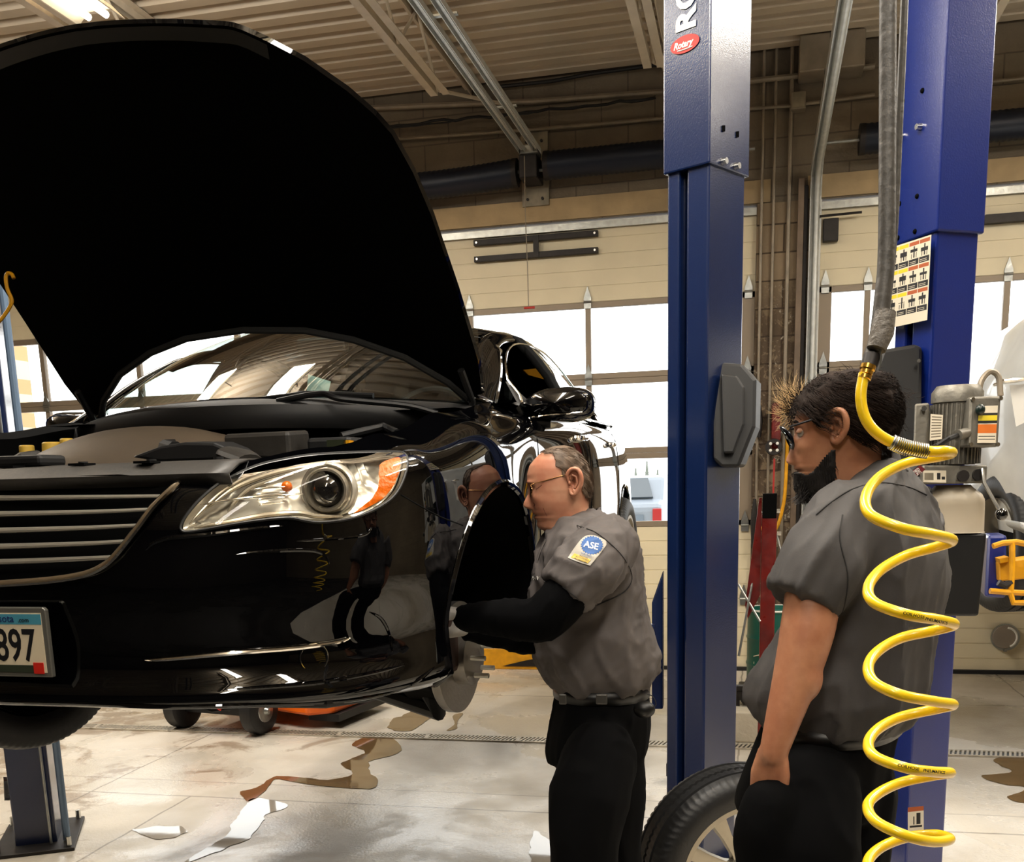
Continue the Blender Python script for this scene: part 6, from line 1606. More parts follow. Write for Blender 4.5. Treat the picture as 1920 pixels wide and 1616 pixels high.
# ---------------------------------------------------------------- younger man
YW = math.radians(16)
fy = Fig(1570, 820, 2.02, YW)
yman = thing('person', 'younger bearded man in dark rimmed glasses and dark grey shirt, hand in pocket', 'person', V(fy.O.x, fy.O.y, 0))
front = [(711, 1590), (713, 1562), (718, 1542), (728, 1520), (742, 1505), (760, 1496), (780, 1491.5), (793, 1489), (800, 1490.5), (812, 1493), (840, 1493), (866, 1494), (871, 1495), (876, 1494.2), (881, 1498), (884, 1501), (887, 1498), (893, 1501), (902, 1503), (915, 1503.5), (923, 1507), (928, 1517), (934, 1540), (945, 1552), (980, 1556)]
nose_ = [(800, 1490.5), (812, 1492), (826, 1490), (840, 1486.6), (850, 1483), (857, 1480.2), (863, 1479.2), (867, 1481), (870, 1486), (873, 1494.6)]
back = [(711, 1592), (713, 1622), (719, 1640), (733, 1655), (755, 1666), (785, 1670), (812, 1665), (832, 1655), (850, 1650), (870, 1652), (900, 1662), (980, 1675)]
halfw = [(711, .004), (713, .032), (718, .048), (730, .064), (750, .074), (780, .0765), (812, .074), (840, .069), (870, .063), (900, .057), (922, .052), (940, .055), (980, .062)]
feats = [(812, .031, 7, .012, -.009), (797, .028, 5, .018, .003), (838, .040, 10, .015, .003), (884, .0, 2.2, .020, -.003), (879, .0, 3, .017, .002), (889, .0, 3, .016, .002), (867, .012, 4, .005, .0025)]
hy_ = Head(fy, front, nose_, back, halfw, feats, (711, 980), nr=130, na=140)
yh = hy_.mesh('head', M['skin_young'], yman)
for sd in (1, -1):
    ear(fy, hy_, 1567, 802, .057, .031, sd, M['skin_young'], yh, .18, .0715)
    f, u = fy.fu(1503, 812); e_c = fy.w(f - .0, u, sd * .031)
    MB().ell(e_c - fy.F * .006, .0118, nu=16, nv=10).build('eye', mat('eyeball', (200, 190, 180), .2), yh)
    rows = [[e_c - fy.F * .005 + fy.F * (.0132 * math.cos(t) * math.cos(v)) + fy.S * (.0145 * math.sin(t)) + V(0, 0, .0125 * math.sin(v) * math.cos(t)) for v in (1.3, .9, .6, .3, .05)] for t in [-1.3 + 2.6 * k / 10 for k in range(11)]]
    MB().grid(rows).build('eyelid', M['skin_young'], yh)
    MB().tube([fy.w(f + .012, u + .020, sd * .016), fy.w(f + .010, u + .022, sd * .030), fy.w(f - .004, u + .017, sd * .046)], [.0025, .0032, .0018], 6).build('eyebrow', M['brownhair'], yh)
C6 = lambda l: [(1440 + a / 6.215, 690 + b_ / 6.215) for a, b_ in l]
hp = C6([(200, 560), (300, 300), (500, 100), (800, 20), (1300, 20), (1600, 200), (1620, 700), (1500, 1000), (1350, 1040), (1260, 990), (1230, 905), (1100, 925), (960, 880), (900, 820), (880, 830), (890, 560), (850, 480), (730, 470), (680, 560), (660, 650), (640, 740), (590, 700), (540, 640), (510, 580), (460, 520), (420, 470), (350, 480), (320, 560), (280, 620)])
tst = inpoly(hp)
def htest(x, y, k): return tst(x, y)
mb = hy_.shell('hair', M['brownhair'], yh, htest, .0125, .007, 4)
hy_.strands(mb, 4200, 20, .012, .009, 5, lambda k: (.55 if k[0] > 740 else .2, (.5 if math.sin(k[3]) > 0 else -.5)), .0006)
# ragged locks: nape, back of crown
random.seed(21)
def lock(px, py, dx, dy, s_, n, L, spread, r=.0006, curl=.3):
    f, u = fy.fu(px, py)
    for _ in range(n):
        a = math.atan2(dy, dx) + random.gauss(0, spread); ll = L * random.uniform(.5, 1.15); f0, u0 = f + random.gauss(0, .008), u + random.gauss(0, .008); s0 = s_ + random.gauss(0, .02); bend = random.gauss(curl, .4); pts = []
        for k in range(7):
            t = k / 6; aa = a + bend * t; pts.append(fy.w(f0, u0, s0)); f0 += -math.cos(aa) * ll / 6; u0 += math.sin(aa) * ll / 6
        mb.tube(pts, [r * (1 - .8 * k / 6) for k in range(7)], 3, cap=False)
for (px, py, dx, dy, n, L) in ((1500, 756, -1, .9, 55, .055), (1496, 764, -1, .3, 60, .045), (1492, 776, -1, -.1, 45, .036), (1512, 744, -.6, 1, 30, .03), (1520, 738, -.3, 1, 20, .022)):
    lock(px, py, dx, dy, .012, n, L, .28, .0007, -.5)
for (px, py, dx, dy, n, L) in ((1680, 745, .6, -.3, 30, .025), (1672, 800, .4, -1, 30, .03), (1655, 845, .1, -1, 50, .03), (1580, 706, -.8, .4, 25, .02), (1620, 706, .6, .3, 20, .018)):
    lock(px, py, dx, dy, -.01, n, L, .35, .0006)
mb.build('hair', M['brownhair'], yh, smooth=80)
# wispy forelock tips, backlight painted in as pale hair colour
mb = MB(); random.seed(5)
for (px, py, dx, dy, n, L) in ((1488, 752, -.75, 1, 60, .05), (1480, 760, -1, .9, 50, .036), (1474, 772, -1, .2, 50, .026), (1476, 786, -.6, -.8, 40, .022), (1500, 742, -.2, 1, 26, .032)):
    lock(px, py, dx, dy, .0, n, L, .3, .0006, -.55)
mb.build('forelock', mat('hair tips painted backlit', (232, 200, 150), .5), yh, smooth=80)
bt = inpoly(C6([(350, 1195), (400, 1200), (470, 1240), (540, 1200), (610, 1110), (680, 1020), (740, 960), (790, 960), (800, 1120), (800, 1300), (700, 1450), (560, 1560), (340, 1540), (340, 1300)]))
mb = hy_.shell('beard', M['beard'], yh, lambda x, y, k: bt(x, y), .006, .003, 8)
hy_.strands(mb, 900, 6, .005, .006, 6, lambda k: (1, 0), .0006)
for _ in range(500):
    f, u = fy.fu(1506 + random.random() * 40, 912 + random.random() * 12); s0 = random.gauss(0, .022)
    p0_ = fy.w(f, u, s0); mb.tube([p0_, p0_ + V(0, 0, -.012) + fy.F * random.gauss(.003, .004), p0_ + V(0, 0, -.024) + fy.F * random.gauss(.004, .008)], [.0008, .0007, .0003], 3, cap=False)
mb.build('beard', M['beard'], yh, smooth=80)
# dark-rimmed glasses
g = MB(); f1, u1 = fy.fu(1484, 802); f0, u0 = fy.fu(1548, 782)
for sd in (1, -1):
    g.tube([fy.w(f1 + .0, u1, sd * .064), fy.w((f1 + f0) / 2, (u1 + u0) / 2, sd * .076), fy.w(f0, u0, sd * .078)], [.0036, .003, .0026], 8, flat=.7)
    cc_ = fy.w(f1 + .006, u1 - .020, sd * .034)
    g.tube([cc_ + fy.S * (.029 * math.copysign(abs(math.cos(a)) ** .7, math.cos(a))) - fy.F * (.010 * max(0, sd * math.cos(a)) ** 2) - fy.F * (.012 * (-math.sin(a))) + V(0, 0, .021 * math.copysign(abs(math.sin(a)) ** .75, math.sin(a))) for a in [2 * PI * k / 32 for k in range(32)]], .0026, 8, closed=True)
g.tube([fy.w(f1 + .008, u1 - .012, .007), fy.w(f1 + .010, u1 - .009, 0), fy.w(f1 + .008, u1 - .012, -.007)], .0024, 8)
gl2 = g.build('glasses', mat('dark plastic frame', (12, 14, 22), .25), yman)
for sd in (1, -1):
    cc_ = fy.w(f1 + .006, u1 - .020, sd * .034)
    MB().prism([cc_ + fy.S * (.028 * math.copysign(abs(math.cos(a)) ** .7, math.cos(a))) - fy.F * (.010 * max(0, sd * math.cos(a)) ** 2) - fy.F * (.012 * (-math.sin(a))) + V(0, 0, .020 * math.copysign(abs(math.sin(a)) ** .75, math.sin(a))) for a in [2 * PI * k / 32 for k in range(32)]], fy.F * .0008).build('spectacle_lens', glass('spectacle lens 2', (.9, .92, .94)), gl2, smooth=0)
# shirt
fb = Fig(1640, 1100, 2.06, math.radians(38))
sh = MB()
rows = [(866, 1606, 1676, .050, 0), (882, 1590, 1694, .078, 0), (900, 1570, 1714, .125, 0), (918, 1548, 1738, .172, 0), (945, 1524, 1762, .195, 0), (990, 1505, 1780, .205, 0), (1040, 1498, 1785, .20, 0), (1100, 1492, 1780, .19, 0), (1160, 1482, 1768, .18, 0), (1220, 1456, 1754, .175, 0), (1270, 1424, 1742, .17, 0), (1305, 1412, 1736, .17, 0), (1335, 1424, 1730, .168, 0), (1362, 1448, 1724, .165, 0), (1382, 1486, 1716, .15, 0)]
loftmb(sh, ringloft(fb, rows))
limb(sh, [fb.q(1582, 985, -.12), fb.q(1545, 1060, -.165), fb.q(1506, 1130, -.17)], [.078, .078, .070], ends=False)
sh.ell(fb.q(1582, 985, -.12), .078)
limb(sh, [fb.q(1700, 970, .14), fb.q(1690, 1060, .20), fb.q(1680, 1140, .20)], [.08, .078, .07], ends=False)
shirt2 = remesh(sh, 'shirt', M['shirt2'], yman, .0068, 4)
folds(shirt2, .010, 13, 11, (.35, .1, .95)); folds(shirt2, .003, 19, 22, (.2, .3, .9), .4)
cl = []
f, u = fy.fu(1640, 878)
for k in range(33):
    a = -2.6 + 5.2 * k / 32; cl.append(fb.q(1626, 892) + fb.F * (-.056 * math.cos(a)) + fb.S * (.060 * math.sin(a)) + V(0, 0, .018 * math.cos(a) + .002))
collar(fb, cl, .022, yman, M['shirt2'], .010)
t2_ = bvh(shirt2)
def seam(tree, pix, name, parent, mt, r=.0014, n=30, off=.001):
    pts = []
    for p in crv(pix, n):
        h, _ = shoot(tree, p[0], p[1], off)
        if h is not None: pts.append(h)
    if len(pts) > 3: MB().tube(pts, r, 5).build(name, mt, parent)
M['seam'] = mat('dark seam thread', (30, 29, 29), .8)  # dark line run along the shirt seams
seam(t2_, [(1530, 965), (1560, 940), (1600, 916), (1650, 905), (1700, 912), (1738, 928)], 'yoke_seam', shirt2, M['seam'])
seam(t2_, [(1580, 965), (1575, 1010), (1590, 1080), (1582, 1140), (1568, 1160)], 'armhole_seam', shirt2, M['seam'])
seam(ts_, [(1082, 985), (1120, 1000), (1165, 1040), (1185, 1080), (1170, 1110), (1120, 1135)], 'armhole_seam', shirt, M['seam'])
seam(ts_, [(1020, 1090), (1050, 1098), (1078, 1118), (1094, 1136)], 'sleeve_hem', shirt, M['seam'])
# bare near arm with the hand in the pocket
am = MB()
limb(am, [fb.q(1530, 1080, -.17), fb.q(1514, 1180, -.175), fb.q(1494, 1262, -.17), fb.q(1468, 1350, -.165), fb.q(1450, 1412, -.16)], [.052, .050, .043, .033, .026])
am.ell(fb.q(1500, 1270, -.17), (.042, .042, .05))
hand(yman, 'near_hand', M['skin_young'], fb.q(1449, 1408, -.158), V(0, 0, -1) + fb.F0 * .08, fb.S * -1 + fb.F * .1, -1, curl=.15, L=.175, into=am, tuck=2.2, spread=.02, sc=.92)
remesh(am, 'near_forearm', M['skin_young'], yman, .0042, 6)
am = MB(); limb(am, [fb.q(1680, 1100, .2), fb.q(1660, 1250, .22), fb.q(1600, 1400, .2)], [.05, .043, .03]); remesh(am, 'far_forearm', M['skin_young'], yman, .008, 4)
hand(yman, 'far_hand', M['skin_young'], fb.q(1600, 1400, .2), V(0, 0, -1) + fb.F * .1, fb.S, -1, curl=.3, L=.17)
tr_ = MB()
rows = [(1322, 1470, 1704, .145, 0), (1345, 1460, 1708, .152, 0), (1375, 1444, 1704, .158, 0), (1410, 1428, 1698, .165, 0), (1450, 1414, 1692, .168, 0), (1500, 1402, 1686, .165, 0), (1540, 1400, 1676, .15, 0)]
loftmb(tr_, ringloft(fb, rows))
hipL, hipR = fb.q(1520, 1490, -.07), fb.q(1575, 1480, .10)
kL = fb.q(1490, 1720, -.10); kR = fb.q(1570, 1720, .10); aL = zz(kL, .1); aR = zz(kR, .1)
limb(tr_, [hipL, fb.q(1505, 1600, -.11), kL, (kL + aL) / 2, aL], [.098, .105, .09, .08, .07]); limb(tr_, [hipR, fb.q(1570, 1600, .10), kR, (kR + aR) / 2, aR], [.118, .108, .088, .078, .07])
# pocket mouth wraps the hand
limb(tr_, [fb.q(1446, 1512, -.140), fb.q(1440, 1570, -.135), fb.q(1450, 1650, -.12)], [.058, .064, .06])
tro2 = remesh(tr_, 'trousers', M['trousers'], yman, .009, 4); folds(tro2, .005, 7, 10, (.1, .1, 1))
br = ringloft(fb, [(1366, 1448, 1708, .160, 0)], 64)[0]
MB().grid([[p + V(0, 0, dz) for dz in (-.018, .018)] for p in br], cu=True).build('belt', M['leather'], yman, smooth=80, solid=-.004)
shoe(MB(), aL, fb.F).build('shoe', M['shoe'], yman); shoe(MB(), aR, fb.F).build('shoe', M['shoe'], yman)
# ================================================================ PROPS
# ---- yellow coiled air hose hanging nearest the camera
DH = 1.45
M['hose'] = mat('translucent yellow hose', (250, 208, 30), .3, 0, .5, coat=.3)
M['hose'].node_tree.nodes['Principled BSDF'].inputs['Subsurface Weight'].default_value = .15
M['hose'].node_tree.nodes['Principled BSDF'].inputs['Subsurface Radius'].default_value = (.02, .015, .004)
hz_ = [(1620, 700, 0), (1614, 745, 0), (1623, 785, 0), (1648, 815, 0), (1690, 836, 0), (1740, 846, 0), (1772, 846, 0), (1785, 849, .4), (1765, 855, .9), (1700, 868, 1), (1650, 894, .6), (1624, 930, 0), (1632, 965, -.6), (1690, 990, -1), (1750, 1002, -.7), (1786, 1013, 0), (1756, 1025, .7), (1700, 1041, 1), (1650, 1070, .6), (1628, 1102, 0), (1640, 1130, -.6), (1700, 1152, -1), (1760, 1162, -.6), (1789, 1171, 0), (1752, 1182, .7), (1690, 1196, 1), (1646, 1221, .6), (1628, 1250, 0), (1640, 1280, -.6), (1690, 1303, -1), (1752, 1315, -.6), (1787, 1321, 0), (1756, 1329, .7), (1690, 1344, 1), (1646, 1367, .6), (1628, 1394, 0), (1642, 1419, -.6), (1700, 1440, -1), (1750, 1447, -.6), (1782, 1449, 0), (1750, 1454, .7), (1690, 1467, 1), (1646, 1488, .6), (1627, 1512, 0), (1644, 1541, -.6), (1700, 1567, -1), (1750, 1578, -.6), (1781, 1573, 0), (1755, 1565, .7), (1700, 1570, 1), (1650, 1590, .6), (1627, 1618, 0), (1644, 1650, -.6), (1700, 1675, -1), (1760, 1690, -.4), (1784, 1696, 0), (1740, 1706, .8), (1660, 1740, .5)]
hp_ = [tuple(P(a, b_, D=DH + .058 * d)) for a, b_, d in hz_]
hc_ = [tuple(p) for p in crv(hp_, 620)]
hose = thing('coiled_air_hose', 'bright yellow coiled air hose dangling in front of the younger man', 'air hose', P(1620, 690, D=DH))
MB().tube(hc_, .0077, 12).build('coil', M['hose'], hose, smooth=80)
k0 = min(range(len(hc_)), key=lambda k: (Vector(hc_[k]) - P(1672, 829, D=DH)).length); k1 = min(range(len(hc_) // 3), key=lambda k: (Vector(hc_[k]) - P(1738, 845, D=DH)).length)
seg_ = hc_[k0:k1 + 1]; spp = []
cs = crv(seg_, 17 * 14)
for k in range(len(cs)):
    t_ = Vector(cs[min(k + 1, len(cs) - 1)]) - Vector(cs[max(k - 1, 0)]); a, b_, _ = frame_from(t_); w = 2 * PI * k / 14
    spp.append(Vector(cs[k]) + a * (.0102 * math.cos(w)) + b_ * (.0102 * math.sin(w)))
MB().tube(spp, .0011, 5).build('spring_guard', M['bolt'], hose)
MB().tube(cs[:26], .0105, 12).build('guard_ferrule', M['galv'], hose)
q0, q1 = P(1620, 712, D=DH), P(1627, 690, D=DH)
MB().lathe([(.008, 0), (.0095, .001), (.0095, .006), (.0075, .007), (.0095, .008), (.0095, .013), (.011, .015), (.011, .021), (.006, .022)], q0, q1 - q0, 12).build('brass_fitting', mat('brass', (196, 150, 60), .25, .9), hose)
for (pa, pb, s_) in (((1693, 1148), (1762, 1163), 'COILHOSE'), ((1735, 1159), (1790, 1171), 'PNEUMATICS'), ((1683, 1433), (1735, 1444), 'COILHOSE'), ((1731, 1443), (1782, 1449), 'PNEUMATICS')):
    a = P(*pa, D=DH - .067 + .001); b_ = P(*pb, D=DH - .05 if s_ == 'PNEUMATICS' else DH - .066)
    xd = (b_ - a).normalized(); n_ = xd.cross(V(0, 0, 1)); yd = n_.cross(xd) if n_.y < 0 else xd.cross(n_)
    yd = V(0, 0, 1) - xd * xd.z; yd.normalize()
    text(s_, 'hose_print', M['ink'], plane_M(a - yd * .0022 + V(0, -.0012, 0), xd, yd), .0056, hose, .0002, xs=1.12, bold=.0001)
# ---- hose drop coming down from the roof
dr = thing('air_drop_hose', 'dark grey air drop hose with taped coupling above the yellow coil', 'air line', P(1650, 600, D=1.52))
M['drop'] = mat('dusty grey hose', (70, 66, 60), .5, bump=.2, bscale=60, var=.3, vscale=20)
MB().tube([tuple(p) for p in crv([tuple(P(a, b_, D=1.52)) for a, b_ in ((1668, -180), (1665, 0), (1664, 300), (1662, 480), (1655, 560), (1646, 630), (1634, 672), (1628, 692))], 40)], .0125, 12).build('main_hose', M['drop'], dr)
MB().tube([tuple(p) for p in crv([tuple(P(a, b_, D=1.53)) for a, b_ in ((1700, -180), (1696, 0), (1686, 230), (1677, 420), (1668, 520), (1660, 600))], 30)], .0058, 8).build('thin_line', M['drop'], dr)
MB().tube([P(1660, 585, D=1.505), P(1654, 625, D=1.505), P(1643, 655, D=1.505)], [.015, .017, .014], 14).build('taped_joint', mat('grey tape', (104, 98, 90), .5, bump=.4, bscale=90), dr)
MB().tube([P(1650, 640, D=1.50), P(1652, 672, D=1.50), P(1648, 694, D=1.50)], .0016, 6).build('safety_wire', M['galv'], dr)
MB().cyl(P(1636, 668, D=1.51), P(1628, 694, D=1.505), .0125, .011, 12).build('coupling', M['darksteel'], dr)
# ---- removed wheel standing against the front post
wc = P(1384, 1580, D=3.36); wc.z = .335
wh = thing('removed_wheel', 'removed car wheel with silver spoked rim standing at the foot of the front post', 'wheel', V(wc.x, wc.y, 0))
nd = Vector((.45, -.89, 0)).normalized()
WM = Matrix.Translation(wc) @ Matrix.Rotation(math.atan2(nd.y, nd.x), 4, 'Z') @ Matrix.Rotation(math.radians(11), 4, 'X')
place_wheel(WM, wh)
# ---- red hoist mast and struts behind
ch = thing('engine_hoist', 'dark red folded engine hoist mast standing behind the front blue post', 'hoist', V(P(1438, 1200, D=5.2).x, P(1438, 1200, D=5.2).y, 0))
c0 = P(1437, 1230, D=5.2); tp = P(1437, 924, D=5.2); bx_, by_ = c0.x, c0.y
MB().box(bx_ - .036, bx_ + .036, by_ - .036, by_ + .036, .05, tp.z - .10).build('mast', M['red'], ch, smooth=0, bevel=.004)
MB().box(bx_ - .034, bx_ + .034, by_ - .038, by_ + .03, tp.z - .12, tp.z).build('mast_cap', M['deepblack'], ch, smooth=0, bevel=.003)
MB().prism([(bx_ - .05, by_ - .02, tp.z - .02), (bx_ - .038, by_ - .02, tp.z - .02), (bx_ - .038, by_ - .02, tp.z - .5), (bx_ - .095, by_ - .02, tp.z - .62), (bx_ - .11, by_ - .02, tp.z - .55)], (0, .04, 0)).build('boom', M['red'], ch, smooth=0)
MB().tube([P(a, b_, D=5.14) for a, b_ in ((1430, 962), (1432, 978), (1440, 982), (1450, 978), (1452, 962))], .007, 8).build('shackle', M['galv'], ch)
for a, b_ in ((1427, 962), (1455, 958), (1424, 1002), (1457, 1000)): q = P(a, b_, D=5.14); MB().cyl(q, q + V(.02, 0, 0), .012, n=6).build('bolt', M['bolt'], ch)
for pr2 in (((1426, 1010), (1385, 1230)), ((1384, 1095), (1425, 1165)), ((1456, 1000), (1475, 1080))):
    MB().cyl(P(*pr2[0], D=5.15), P(*pr2[1], D=5.1), .006, n=8).build('strut_rod', M['galv'], ch)
MB().box(bx_ - .5, bx_ + .5, by_ - .05, by_ + .05, .05, .12).build('cross_leg', M['darksteel'], ch, smooth=0, bevel=.004)
# ---- green lubricant drum on a dolly
dc = P(1450, 1283, D=7.2); R_ = .185
dm = thing('lubricant_drum', 'green steel lubricant drum behind the red hoist mast', 'drum', (dc.x, dc.y, 0))
zt = P(1450, 1140, D=7.2).z; zb = .12
M['green'] = mat('drum green', (16, 96, 82), .4, var=.15, vscale=5)
pf = []
for k in range(31):
    z = zb + (zt - zb) * k / 30; b_ = .007 * sum(math.exp(-((k - c_) / .7) ** 2) for c_ in (10, 20)); pf.append((R_ + b_, z))
MB().lathe([(R_ - .01, zb)] + pf + [(R_ + .006, zt), (R_ + .006, zt + .012), (R_ - .008, zt + .012), (R_ - .012, zt - .015), (.001, zt - .015)], (dc.x, dc.y, 0), (0, 0, 1), 44).build('shell', M['green'], dm, smooth=30)
MB().tube([(dc.x + (R_ + .003) * math.cos(a), dc.y + (R_ + .003) * math.sin(a), zt + .010) for a in [2 * PI * k / 44 for k in range(44)]], .007, 6, closed=True).build('rim', M['white'], dm)
for z_, nm_ in ((zb + (zt - zb) * .50, 'LUBRICANTS'),):
    th0 = -PI / 2 - .95
    for k, chh in enumerate('LUBRICANTS'):
        a = -PI / 2 - .85 + k * .19; o_ = V(dc.x + (R_ + .003) * math.cos(a), dc.y + (R_ + .003) * math.sin(a), zb + .17)
        text(chh, 'drum_lettering', M['paper'], plane_M(o_, (-math.sin(a), math.cos(a), 0), (0, 0, 1)), .055, dm, .0006)
MB().tube([(dc.x + (R_ + .003) * math.cos(a), dc.y + (R_ + .003) * math.sin(a), zb + .245 + .02 * math.sin((a + 2.4) * 3)) for a in [-2.4 + k * .1 for k in range(14)]], .004, 5).build('drum_stripe', M['paper'], dm)
MB().box(dc.x - .24, dc.x + .24, dc.y - .22, dc.y + .22, .07, zb).build('dolly', M['darksteel'], dm, smooth=0, bevel=.01)
for sx in (-.18, .18):
    for sy in (-.16, .16): MB().cyl((dc.x + sx - .012, dc.y + sy, .035), (dc.x + sx + .012, dc.y + sy, .035), .035, n=16).build('caster', M['rubber'], dm)
# dark steel cradle low beside it
q0, q1 = P(1378, 1286, D=6.3), P(1440, 1335, D=6.3)
cr_ = thing('steel_cradle', 'low dark steel cradle on the floor under the green drum', 'stand', ((q0.x + q1.x) / 2, q0.y, 0))
MB().box(q0.x - .05, q1.x, q0.y, q0.y + .05, q0.z - .03, q0.z).build('top_bar', M['darksteel'], cr_, smooth=0, bevel=.003)
MB().prism([(q0.x, q0.y + .01, q0.z - .03), (q1.x, q0.y + .01, q0.z - .03), (q1.x - .06, q0.y + .01, q0.z - .12), (q0.x + .05, q0.y + .01, q0.z - .12)], (0, .02, 0)).build('gusset', M['darksteel'], cr_, smooth=0)
MB().box(q0.x - .05, q1.x + .05, q0.y - .05, q0.y + .15, q1.z - .03, q1.z + .0).build('lower_bar', M['darksteel'], cr_, smooth=0, bevel=.003)
for x in (q0.x, q1.x - .02): MB().box(x, x + .03, q0.y + .03, q0.y + .06, 0, q0.z - .02).build('leg', M['darksteel'], cr_, smooth=0)
q0, q1 = P(1378, 1345, D=6.2), P(1425, 1392, D=6.2)
bk = thing('concrete_block', 'pale concrete block on the floor just beyond the leaning wheel', 'block', (q0.x, q0.y, 0))
for k in range(2): MB().box(q0.x - .05 + k * .2, q0.x + .14 + k * .2, q0.y, q0.y + .2, 0, .19).build('block', mat('pale concrete', (196, 186, 166), .8, bump=.3, bscale=40), bk, smooth=0, bevel=.01)
# ---- hanging things on the pier
rl_ = thing('cord_reel', 'red cord reel hanging on the stained pier left of the younger man', 'reel', P(1452, 810, Y=WY - .12))
q = P(1455, 810, Y=WY - .13); MB().box(q.x - .035, q.x + .035, q.y - .05, q.y + .05, q.z - .13, q.z + .22).build('reel_body', M['red'], rl_, smooth=0, bevel=.02)
q = P(1451, 838, Y=WY - .2); MB().lathe([(.03, -.02), (.062, -.02), (.065, 0), (.06, .02), (.03, .02)], q, V(0, -1, 0), 24).build('pulley', M['darksteel'], rl_)
for k in range(4): a = PI / 4 + k * PI / 2; MB().ell(q + V(.036 * math.cos(a), -.02, .036 * math.sin(a)), (.012, .006, .012)).build('pulley_bolt', M['white'], rl_)
MB().tube([P(a, b_, Y=WY - .16) for a, b_ in ((1452, 860), (1450, 920), (1448, 1000))], .008, 6).build('red_cord', mat('red cord', (170, 44, 40), .5), rl_)
yh_ = thing('yellow_hose', 'yellow air hose hanging down the stained pier by the younger man\'s glasses', 'hose', P(1476, 800, Y=WY - .15))
MB().tube([tuple(p) for p in crv([tuple(P(a, b_, Y=WY - .15)) for a, b_ in ((1470, 805), (1476, 812), (1475, 860), (1472, 920), (1468, 950), (1458, 985), (1444, 1000), (1420, 985))], 30)], .014, 8).build('hose', M['yellow'], yh_)
MB().tube([P(1476, 804, Y=WY - .15), P(1464, 812, Y=WY - .15), P(1460, 830, Y=WY - .15), P(1466, 842, Y=WY - .15)], .008, 6).build('whip', M['galv'], yh_)
for (a, b_, h, lab_) in ((1415, 935, 90, 'dark hanging grease gun on the stained pier'), (1424, 760, 60, 'dark conduit fitting on the stained pier')):
    q = P(a, b_, Y=WY - .08); q2 = P(a - 2, b_ + h, Y=WY - .08)
    tag(MB().tube([q, (q + q2) / 2, q2], [.012, .03, .018], 8).build('hanging_tool', M['darksteel']), lab_, 'tool')
# ---- yellow hose hook at the left edge in front of the hood
yk = MB().tube([tuple(p) for p in crv([tuple(P(a, b_, D=3.0)) for a, b_ in ((26, 522), (22, 514), (14, 513), (11, 522), (14, 542), (22, 562), (18, 576), (6, 594), (-12, 620), (-30, 700))], 40)], .0055, 8)
tag(yk.build('hooked_hose', M['yellow']), 'thin yellow hooked line hanging at the left edge before the hood', 'hose')
# ---- orange riding mower seen below the bumper
q = P(415, 1372, Z=0); q2 = P(505, 1372, Z=0)
mo_ = thing('riding_mower', 'orange riding mower with small black front wheels parked beyond the bumper', 'mower', q)
ax_y = P(500, 1372, Z=0).y; xl_, xr_ = P(330, 1368, Z=0).x, P(503, 1372, Z=0).x
M['orange'] = mat('orange mower paint', (250, 112, 24), .35, coat=.3)
Hd = Matrix.Translation(((xl_ + xr_) / 2, ax_y, 0)) @ Matrix.Rotation(math.radians(-10), 4, 'Z')
def mm(mb): mb.v = [tuple(Hd @ Vector(v)) for v in mb.v]; return mb
hw = (xr_ - xl_) / 2 / math.cos(math.radians(10)) * .92
for sg in (-1, 1):
    wo_ = mm(MB().lathe([(.05, -.05), (.12, -.06), (.155, -.04), (.16, 0), (.155, .04), (.12, .06), (.05, .05)], (sg * hw, 0, .16), (1, 0, 0), 28)).build('front_tyre', TIRE, mo_, smooth=40)
    mm(MB().lathe([(.08, .052 * sg), (.075, .058 * sg), (.03, .062 * sg), (.02, .085 * sg), (.001, .088 * sg)], (sg * hw, 0, .16), (1, 0, 0), 20)).build('hub', M['galv'], wo_)
    mm(MB().lathe([(.08, -.09), (.2, -.1), (.24, -.06), (.24, .06), (.2, .1), (.08, .09)], (sg * hw * 1.0, 1.15, .24), (1, 0, 0), 28)).build('rear_tyre', TIRE, mo_, smooth=40)
mm(MB().box(-hw, hw, -.03, .03, .12, .165).tube([(-hw * .6, -.02, .18), (0, -.08, .15), (hw * .6, -.02, .18)], .012, 6)).build('front_axle', M['black'], mo_, smooth=0)
mm(MB().box(-.16, .16, -.15, 1.3, .19, .27)).build('chassis', M['black'], mo_, smooth=0, bevel=.01)
mm(MB().box(-.20, .20, -.22, .62, .28, .50)).build('bonnet', M['orange'], mo_, smooth=0, bevel=.05)
mm(MB().prism([(-.46, .38, .10), (.58, .16, .10), (.72, .28, .10), (.72, .85, .10), (.46, .98, .10), (-.46, .98, .10)], (0, 0, .11))).build('cutting_deck', M['orange'], mo_, smooth=0, bevel=.02)
mm(MB().box(.52, .76, .26, .9, .05, .10)).build('deck_chute', M['black'], mo_, smooth=0)
mm(MB().box(-.2, .2, .85, 1.25, .42, .54).box(-.2, .2, 1.2, 1.27, .5, .72)).build('seat', M['black'], mo_, smooth=0, bevel=.03)
mm(MB().tube([(.02, -.1, .26), (.05, -.12, .2), (.08, -.09, .17)], .012, 6)).build('red_cable', mat('orange cable', (220, 50, 24), .5), mo_)
# ---- yellow wheel stop / lift arm near the far wall
q0, q1 = P(896, 1250, Z=0), P(1012, 1252, Z=0)
ya = thing('wheel_stop_beam', 'long yellow steel beam on the floor by the middle door', 'beam', ((q0.x + q1.x) / 2, q0.y, 0))
MB().box(q0.x - .5, q1.x + .3, q0.y - .10, q0.y + .02, .0, .185).build('arm', M['yellow'], ya, smooth=0, bevel=.01)
MB().prism([(q0.x + .25, q0.y - .11, .03), (q1.x + .1, q0.y - .11, .03), (q1.x + .1, q0.y - .11, .12), (q0.x + .45, q0.y - .11, .08)], (0, .005, 0)).build('worn_patch', M['darksteel'], ya, smooth=0)
